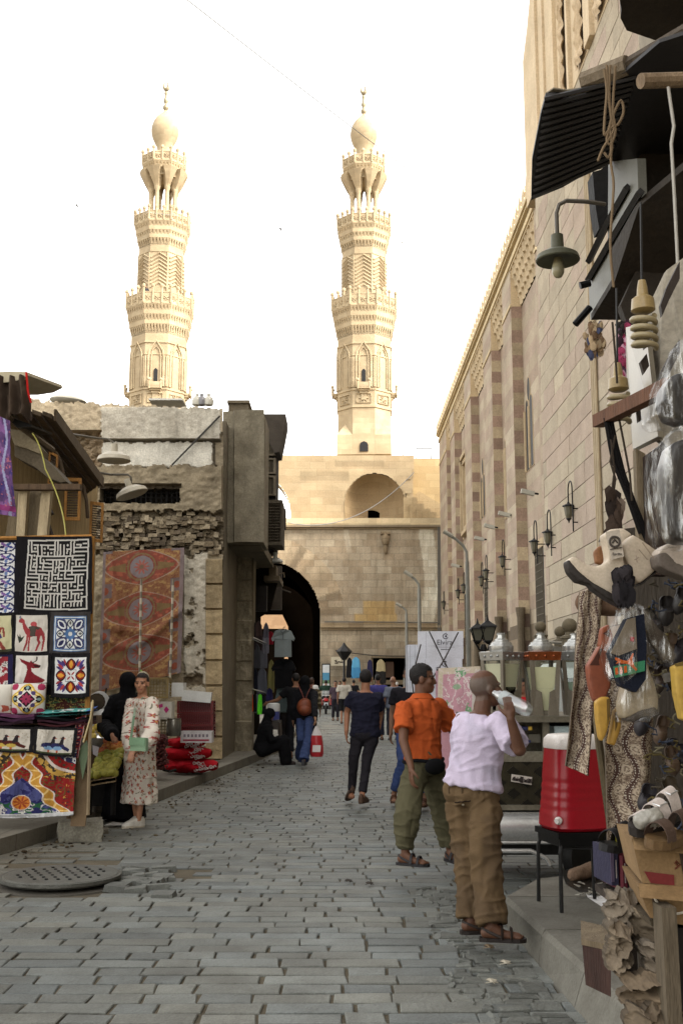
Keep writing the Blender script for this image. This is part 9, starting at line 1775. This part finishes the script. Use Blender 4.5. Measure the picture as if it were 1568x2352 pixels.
for k in range(14): q = G(1320+random.random()*60, 2030+random.random()*28, HR+.012); b.col = L(176, 172, 160); a = random.random()*3; b.slab([q+V((.03*cos(a), .02*sin(a), .004)), q+V((-.02*sin(a), .03*cos(a), .01)), q+V((-.03*cos(a), -.02*sin(a), .02)), q+V((.02*sin(a), -.02*cos(a), .0))], (0, 0, .003))
tag(b.build('plastic_litter', m_plastic), 'shreds of clear plastic litter in the wet hollow under the black stool', 'litter', kind='stuff')
lump('wood_log', 'rough wooden log lying beside the cart wheel', 'log', [((1318, 2010, 7.9), (1400, 1985, 8.1), .05, .06)], m_wood, .012, (128, 104, 84), amp=.01)
for (u, v, lb) in ((1122, 2178, 'crumpled brown scrap lying near the right kerb, farther one'), (1160, 2215, 'crumpled pale leaf scrap near the right kerb, middle one'), (1128, 2258, 'small white paper scrap near the right kerb, nearest one'), (800, 2026, 'dark lump of dirt in a gap of the paving'), (848, 2032, 'pale scrap on the paving beside the dark lump')):
 b = MB(); q = G(u, v, .012); b.col = L(*((60, 54, 48) if 'dark' in lb else (150, 130, 104) if 'brown' in lb else (186, 178, 160)))
 for k in range(4): a = k*1.7; b.slab([q+V((.035*cos(a), .02*sin(a), .0)), q+V((.03*cos(a+1.4), .03*sin(a+1.4), .012)), q+V((-.01, .01, .02)), q+V((.01*cos(a), -.02, .008))], (0, 0, .004))
 tag(b.build('litter_scrap', m_card), lb, 'litter')
# ---------------------------------------------------------------- wires and scraps across the sky
def wire(label, a, b_, d, r): b = MB(); b.col = L(150, 150, 146); b.tube(sag(a, b_, d, 24), r, 5); return tag(b.build('overhead_wire', m_paint), label, 'wire')
wire('thin pale wire slanting across the sky from upper left to the right minaret', P(380, -40, 22), P(985, 425, 38), .05, .012)
wire('thin faint wire stretched between the two minarets at mid height', P(-60, 432, 60), P(778, 532, DM-3), .25, .014)
wire('slack dark wire hanging across the upper gate wall', P(660, 1200, 70), P(950, 1085, 76), 1.4, .03)
for u, v, D, lb in ((176, 469, 64, 'dark cloth scrap tied on the faint wire left of the left minaret'), (643, 523, 80, 'dark cloth scrap tied on the faint wire between the minarets'), (922, 554, 60, 'faint small cloth scrap in the sky right of the right minaret')):
 b = MB(); b.col = L(70, 66, 64) if u < 900 else L(150, 148, 146); q = P(u, v, D); s_ = D/64
 for a, l in ((.3, .28), (1.2, .4), (-1.0, .3)): b.loft([[q+V((l*s_*f*sin(a)+w_*cos(x)*.06*s_, .03*sin(x), -l*s_*f*cos(a)*.8+w_*.02*sin(x))) for x in np.linspace(0, 2*pi, 7)[:-1]] for f, w_ in ((0, .5), (.4, 1), (.8, .8), (1, .2))])
 tag(b.build('cloth_scrap', m_cloth), lb, 'cloth scrap')
